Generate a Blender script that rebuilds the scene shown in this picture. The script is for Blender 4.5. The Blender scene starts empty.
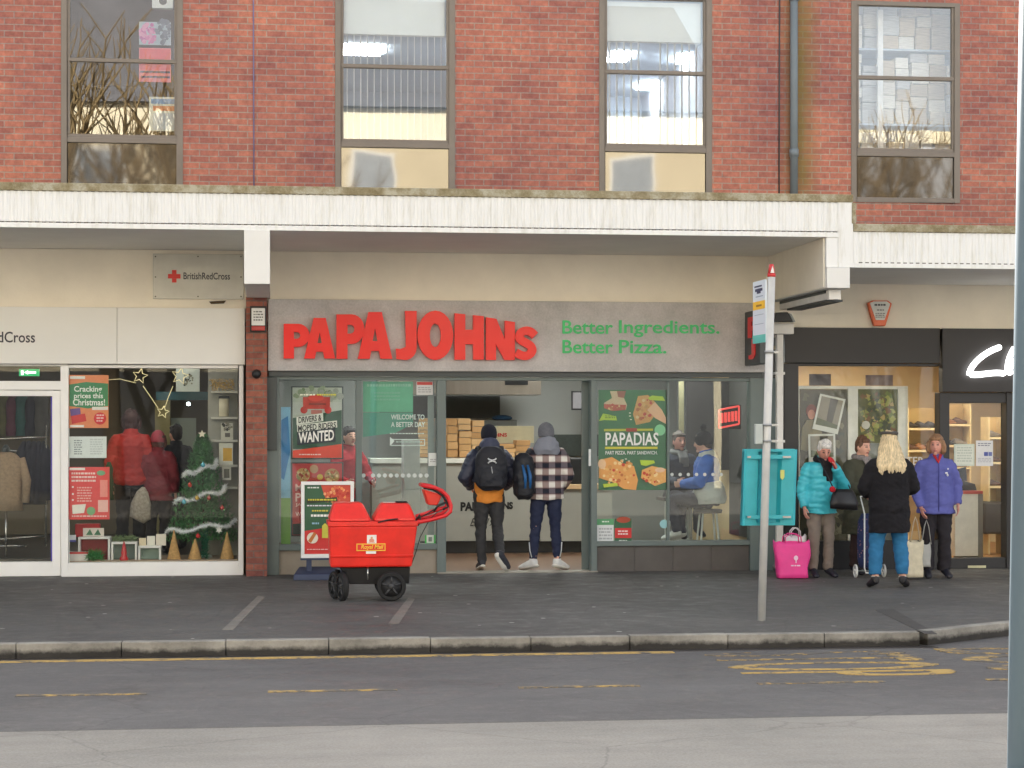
import bpy, bmesh, math, random
from mathutils import Vector, Matrix
random.seed(7)
SC = bpy.context.scene
COL = SC.collection
# ---------------------------------------------------------------- camera
F = 1950.0; TH = math.radians(7.0); CY = -23.3; CX = CY*math.tan(TH); EYE = 1.77; VH = 425.0
cd = bpy.data.cameras.new('camera'); cam = bpy.data.objects.new('camera', cd); COL.objects.link(cam)
cam.location = (CX, CY, EYE); cam.rotation_euler = (math.pi/2, 0, -TH)
cd.sensor_width = 36; cd.lens = F/1024*36; cd.shift_y = (VH-384)/1024; cd.clip_end = 2000; cd.clip_start = .05
SC.camera = cam
# ---------------------------------------------------------------- light
SUN_EL = math.radians(25); SUN_AZ = math.radians(-12)      # low winter sun behind the terrace; azimuth from +Y
w = bpy.data.worlds.new('World'); SC.world = w; w.use_nodes = True
nt = w.node_tree; nt.nodes.clear()
sky = nt.nodes.new('ShaderNodeTexSky'); sky.sky_type = 'NISHITA'; sky.sun_disc = False
sky.sun_elevation = SUN_EL; sky.sun_rotation = SUN_AZ; sky.air_density = 1.0; sky.dust_density = 2.5; sky.ozone_density = 1.0
hs = nt.nodes.new('ShaderNodeHueSaturation'); hs.inputs['Saturation'].default_value = .25
bg = nt.nodes.new('ShaderNodeBackground'); bg.inputs['Strength'].default_value = .09
ow = nt.nodes.new('ShaderNodeOutputWorld')
nt.links.new(sky.outputs[0], hs.inputs['Color']); nt.links.new(hs.outputs[0], bg.inputs[0]); nt.links.new(bg.outputs[0], ow.inputs[0])
sl = bpy.data.lights.new('sun', 'SUN'); sl.energy = 5.0; sl.angle = math.radians(.5); sl.color = (1, .94, .86)
so = bpy.data.objects.new('sun', sl); COL.objects.link(so)
sd = Vector((math.sin(SUN_AZ)*math.cos(SUN_EL), math.cos(SUN_AZ)*math.cos(SUN_EL), math.sin(SUN_EL)))
so.rotation_euler = sd.to_track_quat('Z', 'Y').to_euler()
vs = SC.view_settings; vs.view_transform = 'Standard'; vs.look = 'None'; vs.gamma = 1; vs.exposure = 2.3
SC.cycles.max_bounces = 8; SC.cycles.transparent_max_bounces = 16
SC.cycles.use_denoising = True
SC.cycles.sample_clamp_indirect = 6
# ---------------------------------------------------------------- helpers
def W(u, v, Y):
    a = (u-512)/F; dy = math.cos(TH)-math.sin(TH)*a; dx = math.sin(TH)+math.cos(TH)*a
    t = (Y-CY)/dy
    return Vector((CX+t*dx, Y, EYE+t*(VH-v)/F))
def G(u, v, z=0.0):
    t = F*(z-EYE)/(VH-v); a = (u-512)/F
    return Vector((CX+t*(math.sin(TH)+math.cos(TH)*a), CY+t*(math.cos(TH)-math.sin(TH)*a), z))
def XU(u, Y): return W(u, VH, Y).x
def ZV(v, u, Y): return W(u, v, Y).z
def lin(c): c = c/255.; return c/12.92 if c <= .04045 else ((c+.055)/1.055)**2.4
def S(r, g, b, k=1.): return (min(lin(r)*k, .9), min(lin(g)*k, .9), min(lin(b)*k, .9), 1)

class NT:
    def __init__(s, m): s.t = m.node_tree; s.b = s.t.nodes['Principled BSDF']; s.o = s.t.nodes['Material Output']
    def n(s, typ, **kw):
        x = s.t.nodes.new('ShaderNode'+typ)
        for k, v in kw.items():
            if k in x.inputs: x.inputs[k].default_value = v
            else: setattr(x, k, v)
        return x
    def l(s, a, b): s.t.links.new(a, b)
def M0(name):
    m = bpy.data.materials.new(name); m.use_nodes = True; return m, NT(m)
def mat(name, col, rough=.6, var=.12, scale=6., bump=0., metal=0., spec=.5, emit=0., bscale=None, stretch=None, coat=0., ecol=None):
    if not isinstance(col, tuple) or len(col) == 3: col = S(*col)
    m, t = M0(name); b = t.b
    b.inputs['Roughness'].default_value = rough; b.inputs['Metallic'].default_value = metal
    b.inputs['Specular IOR Level'].default_value = spec; b.inputs['Coat Weight'].default_value = coat
    tc = t.n('TexCoord'); src = tc.outputs['Object']
    if stretch:
        mp = t.n('Mapping'); mp.inputs['Scale'].default_value = stretch; t.l(src, mp.inputs[0]); src = mp.outputs[0]
    nz = t.n('TexNoise', Scale=scale, Detail=5., Roughness=.6); t.l(src, nz.inputs['Vector'])
    mr = t.n('MapRange'); mr.inputs['From Min'].default_value = .25; mr.inputs['From Max'].default_value = .75
    mr.inputs['To Min'].default_value = 1-var; mr.inputs['To Max'].default_value = 1+var; t.l(nz.outputs[0], mr.inputs[0])
    vm = t.n('VectorMath', operation='SCALE'); vm.inputs[0].default_value = col[:3]; t.l(mr.outputs[0], vm.inputs['Scale'])
    t.l(vm.outputs[0], b.inputs['Base Color'])
    if bump:
        n2 = t.n('TexNoise', Scale=bscale or scale*6, Detail=4.); t.l(src, n2.inputs['Vector'])
        bp = t.n('Bump', Strength=bump, Distance=.01); t.l(n2.outputs[0], bp.inputs['Height']); t.l(bp.outputs[0], b.inputs['Normal'])
    if emit:
        b.inputs['Emission Color'].default_value = ecol or col; b.inputs['Emission Strength'].default_value = emit
    return m
def glass(name, base=.02, k=1.3, tint=(.97, .98, .975), rough=0.):
    m, t = M0(name); t.t.nodes.remove(t.b)
    tr = t.n('BsdfTransparent'); tr.inputs[0].default_value = (*tint, 1)
    gl = t.n('BsdfGlossy'); gl.inputs['Roughness'].default_value = rough; gl.inputs[0].default_value = (1, 1, 1, 1)
    fr = t.n('Fresnel', IOR=1.5); ma = t.n('Math', operation='MULTIPLY_ADD'); ma.use_clamp = True
    ma.inputs[1].default_value = k; ma.inputs[2].default_value = base
    # faint waviness of real panes
    tc = t.n('TexCoord'); nz = t.n('TexNoise', Scale=.9, Detail=1.); t.l(tc.outputs['Object'], nz.inputs['Vector'])
    bp = t.n('Bump', Strength=.12, Distance=.004); t.l(nz.outputs[0], bp.inputs['Height']); t.l(bp.outputs[0], gl.inputs['Normal'])
    t.l(fr.outputs[0], ma.inputs[0]); mx = t.n('MixShader'); t.l(ma.outputs[0], mx.inputs[0]); t.l(tr.outputs[0], mx.inputs[1]); t.l(gl.outputs[0], mx.inputs[2])
    t.l(mx.outputs[0], t.o.inputs[0]); return m
def brickmat(name, c1, c2, mort, bias=0., patch=None, bw=.225, rh=.075, swap=False, moss=None):
    m, t = M0(name); b = t.b; b.inputs['Roughness'].default_value = .85
    g = t.n('NewGeometry'); sp = t.n('SeparateXYZ'); t.l(g.outputs['Position'], sp.inputs[0])
    ad = t.n('Math', operation='ADD'); t.l(sp.outputs[0], ad.inputs[0]); t.l(sp.outputs[1], ad.inputs[1])
    cb = t.n('CombineXYZ'); t.l(ad.outputs[0], cb.inputs[0]); t.l(sp.outputs[2], cb.inputs[1])
    br = t.n('TexBrick'); br.offset = .5
    for k, v in dict(Scale=1., Color1=c1, Color2=c2, Mortar=mort, Bias=bias).items(): br.inputs[k].default_value = v
    br.inputs['Mortar Size'].default_value = .007; br.inputs['Mortar Smooth'].default_value = .15
    br.inputs['Brick Width'].default_value = bw; br.inputs['Row Height'].default_value = rh
    # uneven hand-laid courses
    nw = t.n('TexNoise', Scale=3., Detail=2.); t.l(cb.outputs[0], nw.inputs['Vector'])
    wv = t.n('VectorMath', operation='SCALE'); wv.inputs['Scale'].default_value = .009; t.l(nw.outputs['Color'], wv.inputs[0])
    wa = t.n('VectorMath', operation='ADD'); t.l(cb.outputs[0], wa.inputs[0]); t.l(wv.outputs[0], wa.inputs[1]); t.l(wa.outputs[0], br.inputs['Vector'])
    nz = t.n('TexNoise', Scale=.55, Detail=6., Roughness=.65); t.l(g.outputs['Position'], nz.inputs['Vector'])
    rp = t.n('ValToRGB'); rp.color_ramp.elements[0].position = .38; rp.color_ramp.elements[1].position = .62
    rp.color_ramp.elements[0].color = (.72, .68, .78, 1); rp.color_ramp.elements[1].color = (1.12, 1.08, 1.0, 1); t.l(nz.outputs[0], rp.inputs[0])
    mx = t.n('MixRGB', blend_type='MULTIPLY'); mx.inputs[0].default_value = 1; t.l(br.outputs[0], mx.inputs[1]); t.l(rp.outputs[0], mx.inputs[2])
    n3 = t.n('TexNoise', Scale=14., Detail=6., Roughness=.7); t.l(g.outputs['Position'], n3.inputs['Vector'])
    r3 = t.n('MapRange'); r3.inputs['From Min'].default_value = .3; r3.inputs['From Max'].default_value = .7; r3.inputs['To Min'].default_value = .72; r3.inputs['To Max'].default_value = 1.25; t.l(n3.outputs[0], r3.inputs[0])
    v3 = t.n('VectorMath', operation='SCALE'); t.l(mx.outputs[0], v3.inputs[0]); t.l(r3.outputs[0], v3.inputs['Scale'])
    # pale salt blooms
    n5 = t.n('TexNoise', Scale=5.5, Detail=7., Roughness=.75); t.l(g.outputs['Position'], n5.inputs['Vector'])
    r5 = t.n('MapRange'); r5.inputs['From Min'].default_value = .66; r5.inputs['From Max'].default_value = .78; r5.inputs['To Max'].default_value = .5; t.l(n5.outputs[0], r5.inputs[0])
    m5 = t.n('MixRGB'); t.l(r5.outputs[0], m5.inputs[0]); t.l(v3.outputs[0], m5.inputs[1]); m5.inputs[2].default_value = S(205, 175, 165)
    out = m5.outputs[0]
    if moss:      # green streak beside the leaking pipe, a real stain on the bricks
        mn = t.n('TexNoise', Scale=3.5, Detail=6., Roughness=.7); t.l(g.outputs['Position'], mn.inputs['Vector'])
        dx = t.n('Math', operation='SUBTRACT'); t.l(sp.outputs[0], dx.inputs[0]); dx.inputs[1].default_value = moss
        ab = t.n('Math', operation='ABSOLUTE'); t.l(dx.outputs[0], ab.inputs[0])
        r6 = t.n('MapRange'); r6.inputs['From Min'].default_value = 0; r6.inputs['From Max'].default_value = .36; r6.inputs['To Min'].default_value = 1.; r6.inputs['To Max'].default_value = 0; t.l(ab.outputs[0], r6.inputs[0])
        mu = t.n('Math', operation='MULTIPLY'); t.l(r6.outputs[0], mu.inputs[0]); t.l(mn.outputs[0], mu.inputs[1])
        m7 = t.n('MapRange'); m7.inputs['From Min'].default_value = .12; m7.inputs['From Max'].default_value = .5; m7.inputs['To Max'].default_value = .75; t.l(mu.outputs[0], m7.inputs[0])
        m8 = t.n('MixRGB'); t.l(m7.outputs[0], m8.inputs[0]); t.l(out, m8.inputs[1]); m8.inputs[2].default_value = S(120, 108, 50); out = m8.outputs[0]
    t.l(out, b.inputs['Base Color'])
    bp = t.n('Bump', Strength=.5, Distance=.006); iv = t.n('Math', operation='SUBTRACT'); iv.inputs[0].default_value = 1; t.l(br.outputs['Fac'], iv.inputs[1])
    t.l(iv.outputs[0], bp.inputs['Height']); t.l(bp.outputs[0], b.inputs['Normal']); return m

class MB:
    def __init__(s, m=None): s.v = []; s.f = []; s.mi = []; s.sm = []; s.mats = []; s.m = m; s.T = Matrix.Identity(4)
    def idx(s, m):
        m = m or s.m
        if m not in s.mats: s.mats.append(m)
        return s.mats.index(m)
    def add(s, vs, fs, m=None, smooth=False):
        k = len(s.v); i = s.idx(m)
        for p in vs: s.v.append(s.T @ Vector(p))
        for f in fs: s.f.append([k+q for q in f]); s.mi.append(i); s.sm.append(smooth)
        return s
    def box(s, x0, x1, y0, y1, z0, z1, m=None):
        if x0 > x1: x0, x1 = x1, x0
        if y0 > y1: y0, y1 = y1, y0
        if z0 > z1: z0, z1 = z1, z0
        return s.add([(x0,y0,z0),(x1,y0,z0),(x1,y1,z0),(x0,y1,z0),(x0,y0,z1),(x1,y0,z1),(x1,y1,z1),(x0,y1,z1)],
                     [(3,2,1,0),(4,5,6,7),(0,1,5,4),(1,2,6,5),(2,3,7,6),(3,0,4,7)], m)
    def pb(s, u0, v0, u1, v1, Y, d, m=None):          # box whose front face spans the given picture rectangle at depth plane Y
        um, vm = (u0+u1)/2, (v0+v1)/2
        return s.box(XU(u0, Y), XU(u1, Y), Y, Y+d, ZV(v1, um, Y), ZV(v0, um, Y), m)
    def prism(s, pts, y0, y1, m=None):                # pts (x,z) counter-clockwise seen from -Y
        n = len(pts); vs = [(x, y0, z) for x, z in pts]+[(x, y1, z) for x, z in pts]
        fs = [list(range(n)), list(range(2*n-1, n-1, -1))]+[(i, i+n, (i+1) % n+n, (i+1) % n) for i in range(n)]
        return s.add(vs, fs, m)
    def cyl(s, p0, p1, r0, r1=None, n=12, m=None, caps=True):
        return s.tube([p0, p1], [r0, r0 if r1 is None else r1], n, m, caps, smooth=True)
    def tube(s, pts, radii, n=10, m=None, caps=True, smooth=True, ref=(1, 0, 0)):
        pts = [Vector(p) for p in pts]
        if not isinstance(radii, (list, tuple)): radii = [radii]*len(pts)
        vs = []; fs = []; rx = Vector(ref)
        for i, p in enumerate(pts):
            d = (pts[min(i+1, len(pts)-1)]-pts[max(i-1, 0)]).normalized()
            a = rx-d*rx.dot(d)
            if a.length < .15: a = Vector((0, 1, 0))-d*d.y
            if a.length < .15: a = Vector((0, 0, 1))-d*d.z
            a.normalize(); b = d.cross(a); rx = a
            r = radii[i]; r1, r2 = r if isinstance(r, (tuple, list)) else (r, r)
            for k in range(n):
                q = 2*math.pi*k/n; vs.append(p+a*(math.cos(q)*r1)+b*(math.sin(q)*r2))
        for i in range(len(pts)-1):
            for k in range(n):
                fs.append((i*n+k, i*n+(k+1) % n, (i+1)*n+(k+1) % n, (i+1)*n+k))
        if caps: fs.append(list(range(n-1, -1, -1))); fs.append([(len(pts)-1)*n+k for k in range(n)])
        return s.add(vs, fs, m, smooth)
    def ell(s, c, r, m=None, nu=14, nv=9, R=None, fn=None):
        vs = []; fs = []; c = Vector(c); r = (r, r, r) if not isinstance(r, (tuple, list)) else r
        for j in range(nv+1):
            th = math.pi*j/nv
            for i in range(nu):
                ph = 2*math.pi*i/nu
                p = Vector((math.sin(th)*math.cos(ph)*r[0], math.sin(th)*math.sin(ph)*r[1], math.cos(th)*r[2]))
                if fn: p = fn(p)
                if R: p = R @ p
                vs.append(c+p)
        for j in range(nv):
            for i in range(nu):
                a, b, c2, d = j*nu+i, j*nu+(i+1) % nu, (j+1)*nu+(i+1) % nu, (j+1)*nu+i
                if j == 0: fs.append((a, d, c2))
                elif j == nv-1: fs.append((a, d, b))
                else: fs.append((a, d, c2, b))
        return s.add(vs, fs, m, True)
    def build(s, name, parent=None, label=None, cat=None, group=None, kind=None, bevel=0, loc=None, local=False):
        me = bpy.data.meshes.new(name); o = bpy.data.objects.new(name, me); COL.objects.link(o)
        if parent is not None:
            base = Vector((0, 0, 0)) if local else ORG[parent.name]
            o.parent = parent; ORG[o.name] = base.copy() if not local else Vector((0, 0, 0))
        else:
            if loc is None:
                xs = [p.x for p in s.v]; ys = [p.y for p in s.v]; loc = ((min(xs)+max(xs))/2, (min(ys)+max(ys))/2, min(p.z for p in s.v))
            base = Vector(loc); o.location = base; ORG[o.name] = base.copy()
        me.from_pydata([p-base for p in s.v], [], s.f)
        for m in s.mats: me.materials.append(m)
        for i, p in enumerate(me.polygons): p.material_index = s.mi[i]; p.use_smooth = s.sm[i]
        me.validate(); me.update()
        if bevel:
            bm = bmesh.new(); bm.from_mesh(me); bmesh.ops.remove_doubles(bm, verts=bm.verts, dist=1e-5)
            es = [e for e in bm.edges if len(e.link_faces) == 2 and e.calc_face_angle(0) > .6]
            bmesh.ops.bevel(bm, geom=es, offset=bevel, segments=2, affect='EDGES', clamp_overlap=True, profile=.5)
            bm.to_mesh(me); bm.free()
        tag(o, label, cat, group, kind); return o
ORG = {}
def tag(o, label=None, cat=None, group=None, kind=None):
    if label: o['label'] = label
    if cat: o['category'] = cat
    if group: o['group'] = group
    if kind: o['kind'] = kind
    return o
def thing(name, label, cat, loc, group=None, rotz=0):
    o = bpy.data.objects.new(name, None); COL.objects.link(o); o.location = loc; o.rotation_euler = (0, 0, rotz); o.empty_display_size = .2
    ORG[o.name] = Vector(loc); return tag(o, label, cat, group)
def curve_mesh(cu):
    o = bpy.data.objects.new('tmp', cu); COL.objects.link(o)
    dg = bpy.context.evaluated_depsgraph_get(); dg.update()
    me = bpy.data.meshes.new_from_object(o.evaluated_get(dg))
    vs = [v.co.copy() for v in me.vertices]; fs = [list(p.vertices) for p in me.polygons]
    bpy.data.objects.remove(o); bpy.data.curves.remove(cu); bpy.data.meshes.remove(me); return vs, fs
TXT = {}
def txt(s, bold=0., ext=.02, shear=0., sp=1.):
    key = (s, bold, ext, shear, sp)
    if key not in TXT:
        cu = bpy.data.curves.new('t', 'FONT'); cu.body = s; cu.offset = bold; cu.extrude = ext; cu.shear = shear; cu.space_character = sp; cu.resolution_u = 3; cu.align_x = 'LEFT'
        vs, fs = curve_mesh(cu)
        x0 = min(v.x for v in vs); x1 = max(v.x for v in vs); y0 = min(v.y for v in vs); y1 = max(v.y for v in vs)
        TXT[key] = ([Vector(((v.x-x0)/(x1-x0), (v.y-y0)/(y1-y0), (1 if v.z > 0 else 0))) for v in vs], fs)
    return TXT[key]
def ptext(mb, s, u0, v0, u1, v1, Y, d, m, bold=.012, tilt=0., shear=0.):     # writing whose front is at depth plane Y, d thick
    vs, fs = txt(s, bold, .02, shear); x0, x1 = XU(u0, Y), XU(u1, Y); um = (u0+u1)/2; z0, z1 = ZV(v1, um, Y), ZV(v0, um, Y)
    mb.add([(x0+v.x*(x1-x0), Y+d*(1-v.z), z0+v.y*(z1-z0)+tilt*(v.x-.5)*(x1-x0)) for v in vs], fs, m)
def poly_letters(polys, ext=.03, off=0.):    # each item: list of closed loops (x,y); even-odd filled and extruded
    out = []
    for loops in polys:
        cu = bpy.data.curves.new('c', 'CURVE'); cu.dimensions = '2D'; cu.fill_mode = 'BOTH'; cu.extrude = ext/2; cu.offset = off
        for lp in loops:
            sp = cu.splines.new('POLY'); sp.points.add(len(lp)-1)
            for i, p in enumerate(lp): sp.points[i].co = (p[0], p[1], 0, 1)
            sp.use_cyclic_u = True
        out.append(curve_mesh(cu))
    return out
def pdisc(mb, u, v, ru, Y, d, m, n=20, rv=None):
    c = W(u, v, Y); r = ru*abs(XU(u+1, Y)-XU(u, Y)); r2 = r if rv is None else rv/ru*r
    mb.prism([(c.x+r*math.cos(2*math.pi*k/n), c.z+r2*math.sin(2*math.pi*k/n)) for k in range(n)], Y, Y+d, m)
def ppoly(mb, pts, Y, d, m):         # picture-space polygon extruded at depth plane Y
    q = [(W(u, v, Y).x, W(u, v, Y).z) for u, v in pts]
    ar = sum(q[i][0]*q[(i+1) % len(q)][1]-q[(i+1) % len(q)][0]*q[i][1] for i in range(len(q)))
    if ar < 0: q.reverse()
    mb.prism(q, Y, Y+d, m)
_mc = {}
def flat(r, g, b, rough=.55, var=.06):
    k = (r, g, b, rough)
    if k not in _mc: _mc[k] = mat('print_%d_%d_%d' % (r, g, b), (r, g, b), rough, var, 20)
    return _mc[k]

# ---------------------------------------------------------------- materials
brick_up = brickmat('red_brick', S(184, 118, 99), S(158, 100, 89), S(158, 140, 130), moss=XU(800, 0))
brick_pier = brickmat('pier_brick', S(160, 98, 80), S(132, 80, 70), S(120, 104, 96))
cream = mat('cream_render', (236, 228, 212), .85, .08, 1.6, bump=.15, bscale=40)
def grime_white(name, col=(232, 232, 230)):
    m, t = M0(name); b = t.b; b.inputs['Roughness'].default_value = .5
    g = t.n('NewGeometry'); mp = t.n('Mapping'); mp.inputs['Scale'].default_value = (5, 5, .7); t.l(g.outputs['Position'], mp.inputs[0])
    nz = t.n('TexNoise', Scale=2., Detail=7., Roughness=.7); t.l(mp.outputs[0], nz.inputs['Vector'])
    rp = t.n('ValToRGB'); e = rp.color_ramp.elements; e[0].position = .3; e[0].color = S(212, 210, 202); e[1].position = .5; e[1].color = S(*col); t.l(nz.outputs[0], rp.inputs[0])
    t.l(rp.outputs[0], b.inputs['Base Color']); return m
flute_white = grime_white('fluted_white_paint')
def mossy(name):
    m, t = M0(name); b = t.b; b.inputs['Roughness'].default_value = .95
    g = t.n('NewGeometry'); nz = t.n('TexNoise', Scale=5., Detail=9., Roughness=.75); t.l(g.outputs['Position'], nz.inputs['Vector'])
    rp = t.n('ValToRGB'); e = rp.color_ramp.elements; e[0].position = .36; e[0].color = S(126, 114, 84); e[1].position = .6; e[1].color = S(178, 172, 152)
    q = e.new(.48); q.color = S(150, 140, 112); t.l(nz.outputs[0], rp.inputs[0]); t.l(rp.outputs[0], b.inputs['Base Color'])
    bp = t.n('Bump', Strength=.8, Distance=.02); t.l(nz.outputs[0], bp.inputs['Height']); t.l(bp.outputs[0], b.inputs['Normal']); return m
ledge_m = mossy('mossy_concrete')
soffit_m = mat('soffit_paint', (238, 236, 230), .8, .06, 1.2)
win_brown = mat('bronze_window_frame', (122, 112, 102), .5, .1, 3)
pane_up = glass('upper_glass', .05, 1.3, (.93, .96, .97)); pane_shop = glass('shop_glass', .0, .38, (.96, .975, .97)); pane_pj = glass('tinted_shop_glass', .01, .8, (.9, .94, .935))
def spandrel():
    m, t = M0('mirror_spandrel'); b = t.b; b.inputs['Base Color'].default_value = S(104, 102, 98); b.inputs['Roughness'].default_value = .03; b.inputs['Metallic'].default_value = .75
    tc = t.n('TexCoord'); nz = t.n('TexNoise', Scale=1.3, Detail=1.); t.l(tc.outputs['Object'], nz.inputs['Vector'])
    bp = t.n('Bump', Strength=.2, Distance=.01); t.l(nz.outputs[0], bp.inputs['Height']); t.l(bp.outputs[0], b.inputs['Normal']); return m
spandrel_m = spandrel()
white_frame = mat('white_painted_frame', (236, 236, 234), .35, .04, 3)
white_board = mat('white_fascia_board', (226, 225, 220), .45, .04, 1.)
gg = mat('grey_green_aluminium', (100, 113, 112), .42, .08, 3); gg_l = mat('light_grey_aluminium', (140, 150, 148), .4, .08, 3)
gg_d = mat('dark_grey_aluminium', (58, 66, 68), .45, .08, 3)
def concrete_panel():
    m, t = M0('grey_concrete_panel'); b = t.b; b.inputs['Roughness'].default_value = .75
    tc = t.n('TexCoord'); n1 = t.n('TexNoise', Scale=2.2, Detail=9., Roughness=.72); t.l(tc.outputs['Object'], n1.inputs['Vector'])
    n2 = t.n('TexNoise', Scale=45., Detail=5., Roughness=.7); t.l(tc.outputs['Object'], n2.inputs['Vector'])
    mx = t.n('MixRGB'); mx.inputs[0].default_value = .4; t.l(n1.outputs[0], mx.inputs[1]); t.l(n2.outputs[0], mx.inputs[2])
    rp = t.n('ValToRGB'); e = rp.color_ramp.elements; e[0].position = .38; e[0].color = S(164, 161, 159); e[1].position = .62; e[1].color = S(198, 194, 192); t.l(mx.outputs[0], rp.inputs[0]); t.l(rp.outputs[0], b.inputs['Base Color']); return m
pj_panel = concrete_panel()
black_fascia = mat('black_fascia', (34, 31, 31), .5, .12, 2.)
black_frame = mat('black_frame', (34, 33, 35), .45, .1, 3)
tile_grey = mat('grey_riser_tile', (84, 80, 78), .5, .15, 5); tile_beige = mat('beige_riser_panel', (150, 140, 126), .6, .15, 4)
steel = mat('galvanised_pole', (200, 200, 198), .45, .12, 5)
plastic_white = mat('white_plastic', (228, 228, 224), .4, .05, 5)
black_pl = mat('black_plastic', (26, 26, 28), .45, .1, 8); rubber = mat('black_rubber', (30, 30, 31), .8, .2, 20, bump=.2)
red_pl = mat('red_moulded_plastic', (.80, .022, .012, 1), .4, .16, 5, bump=.06, bscale=9, coat=.12)
yellow_paint = None
def asphalt(name, c0, c1, spots=False, rough=.8, stain=.0, sc=60.):
    m, t = M0(name); b = t.b; b.inputs['Roughness'].default_value = rough
    g = t.n('NewGeometry'); n1 = t.n('TexNoise', Scale=.35, Detail=8., Roughness=.65); t.l(g.outputs['Position'], n1.inputs['Vector'])
    n2 = t.n('TexNoise', Scale=sc, Detail=3., Roughness=.8); t.l(g.outputs['Position'], n2.inputs['Vector'])
    n4 = t.n('TexNoise', Scale=4., Detail=6., Roughness=.7); t.l(g.outputs['Position'], n4.inputs['Vector'])
    a = t.n('MixRGB'); a.inputs[0].default_value = .5; t.l(n1.outputs[0], a.inputs[1]); t.l(n2.outputs[0], a.inputs[2])
    a2 = t.n('MixRGB'); a2.inputs[0].default_value = .25; t.l(a.outputs[0], a2.inputs[1]); t.l(n4.outputs[0], a2.inputs[2])
    ms = t.n('Mapping'); ms.inputs['Scale'].default_value = (.35, 3.2, 1); t.l(g.outputs['Position'], ms.inputs[0])
    n6 = t.n('TexNoise', Scale=1., Detail=7., Roughness=.7); t.l(ms.outputs[0], n6.inputs['Vector'])
    a3 = t.n('MixRGB'); a3.inputs[0].default_value = .16; t.l(a2.outputs[0], a3.inputs[1]); t.l(n6.outputs[0], a3.inputs[2])
    rp = t.n('ValToRGB'); e = rp.color_ramp.elements; e[0].position = .40; e[0].color = c0; e[1].position = .60; e[1].color = c1; t.l(a3.outputs[0], rp.inputs[0])
    rr_ = t.n('MapRange'); rr_.inputs['From Min'].default_value = .35; rr_.inputs['From Max'].default_value = .65; rr_.inputs['To Min'].default_value = rough-.3; rr_.inputs['To Max'].default_value = rough+.1; t.l(n4.outputs[0], rr_.inputs[0]); t.l(rr_.outputs[0], b.inputs['Roughness'])
    # fine cracks
    vc = t.n('TexVoronoi', Scale=.55); vc.feature = 'DISTANCE_TO_EDGE'; wd = t.n('MixRGB'); wd.inputs[0].default_value = .12; t.l(g.outputs['Position'], wd.inputs[1]); t.l(n4.outputs['Color'], wd.inputs[2]); t.l(wd.outputs[0], vc.inputs['Vector'])
    cr = t.n('MapRange'); cr.inputs['From Min'].default_value = .0; cr.inputs['From Max'].default_value = .006; cr.inputs['To Min'].default_value = .72; cr.inputs['To Max'].default_value = 1.; t.l(vc.outputs['Distance'], cr.inputs[0])
    cv = t.n('VectorMath', operation='SCALE'); t.l(rp.outputs[0], cv.inputs[0]); t.l(cr.outputs[0], cv.inputs['Scale'])
    out = cv.outputs[0]
    if spots:
        vo = t.n('TexVoronoi', Scale=2.1); vo.feature = 'F1'; t.l(g.outputs['Position'], vo.inputs['Vector'])
        sz = t.n('TexNoise', Scale=30., Detail=1.); t.l(g.outputs['Position'], sz.inputs['Vector'])
        ad = t.n('Math', operation='MULTIPLY_ADD'); t.l(sz.outputs[0], ad.inputs[0]); ad.inputs[1].default_value = .06; t.l(vo.outputs['Distance'], ad.inputs[2])
        mr = t.n('MapRange'); mr.inputs['From Min'].default_value = .075; mr.inputs['From Max'].default_value = .088; mr.inputs['To Min'].default_value = .95; mr.inputs['To Max'].default_value = 0; t.l(ad.outputs[0], mr.inputs[0])
        mx = t.n('MixRGB'); t.l(mr.outputs[0], mx.inputs[0]); t.l(out, mx.inputs[1]); mx.inputs[2].default_value = S(190, 188, 180); out = mx.outputs[0]
    t.l(out, b.inputs['Base Color'])
    bp = t.n('Bump', Strength=.35, Distance=.006); t.l(n2.outputs[0], bp.inputs['Height']); t.l(bp.outputs[0], b.inputs['Normal']); return m
pave_m = asphalt('pavement_asphalt', S(66, 65, 64), S(104, 102, 99), True)
bus_m = asphalt('dark_road_asphalt', S(78, 76, 76), S(110, 108, 107))
road_m = asphalt('pale_road_asphalt', S(118, 115, 109), S(164, 159, 151), sc=60.)
ground_m = asphalt('far_ground', S(110, 108, 104), S(140, 136, 130))
def kerbmat():
    m, t = M0('kerb_stone'); b = t.b; b.inputs['Roughness'].default_value = .85
    g = t.n('NewGeometry'); nz = t.n('TexNoise', Scale=6., Detail=8., Roughness=.75); t.l(g.outputs['Position'], nz.inputs['Vector'])
    sp = t.n('SeparateXYZ'); t.l(g.outputs['Position'], sp.inputs[0])
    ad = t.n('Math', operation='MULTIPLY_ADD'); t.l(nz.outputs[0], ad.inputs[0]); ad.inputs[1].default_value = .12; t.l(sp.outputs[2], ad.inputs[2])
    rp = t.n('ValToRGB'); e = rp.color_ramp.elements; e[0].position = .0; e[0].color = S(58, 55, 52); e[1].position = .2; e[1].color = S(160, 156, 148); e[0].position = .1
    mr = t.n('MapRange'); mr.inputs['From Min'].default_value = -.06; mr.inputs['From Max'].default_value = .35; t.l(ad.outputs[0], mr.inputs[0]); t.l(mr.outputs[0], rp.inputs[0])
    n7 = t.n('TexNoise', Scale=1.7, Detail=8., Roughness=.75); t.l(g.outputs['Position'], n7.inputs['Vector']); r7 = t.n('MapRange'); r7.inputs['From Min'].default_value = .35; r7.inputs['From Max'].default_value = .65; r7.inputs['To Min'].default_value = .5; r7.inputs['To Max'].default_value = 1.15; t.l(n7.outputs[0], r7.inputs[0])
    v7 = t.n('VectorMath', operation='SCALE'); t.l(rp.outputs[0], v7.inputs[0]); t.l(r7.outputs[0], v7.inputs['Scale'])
    t.l(v7.outputs[0], b.inputs['Base Color']); return m
kerb_m = kerbmat()
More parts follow.
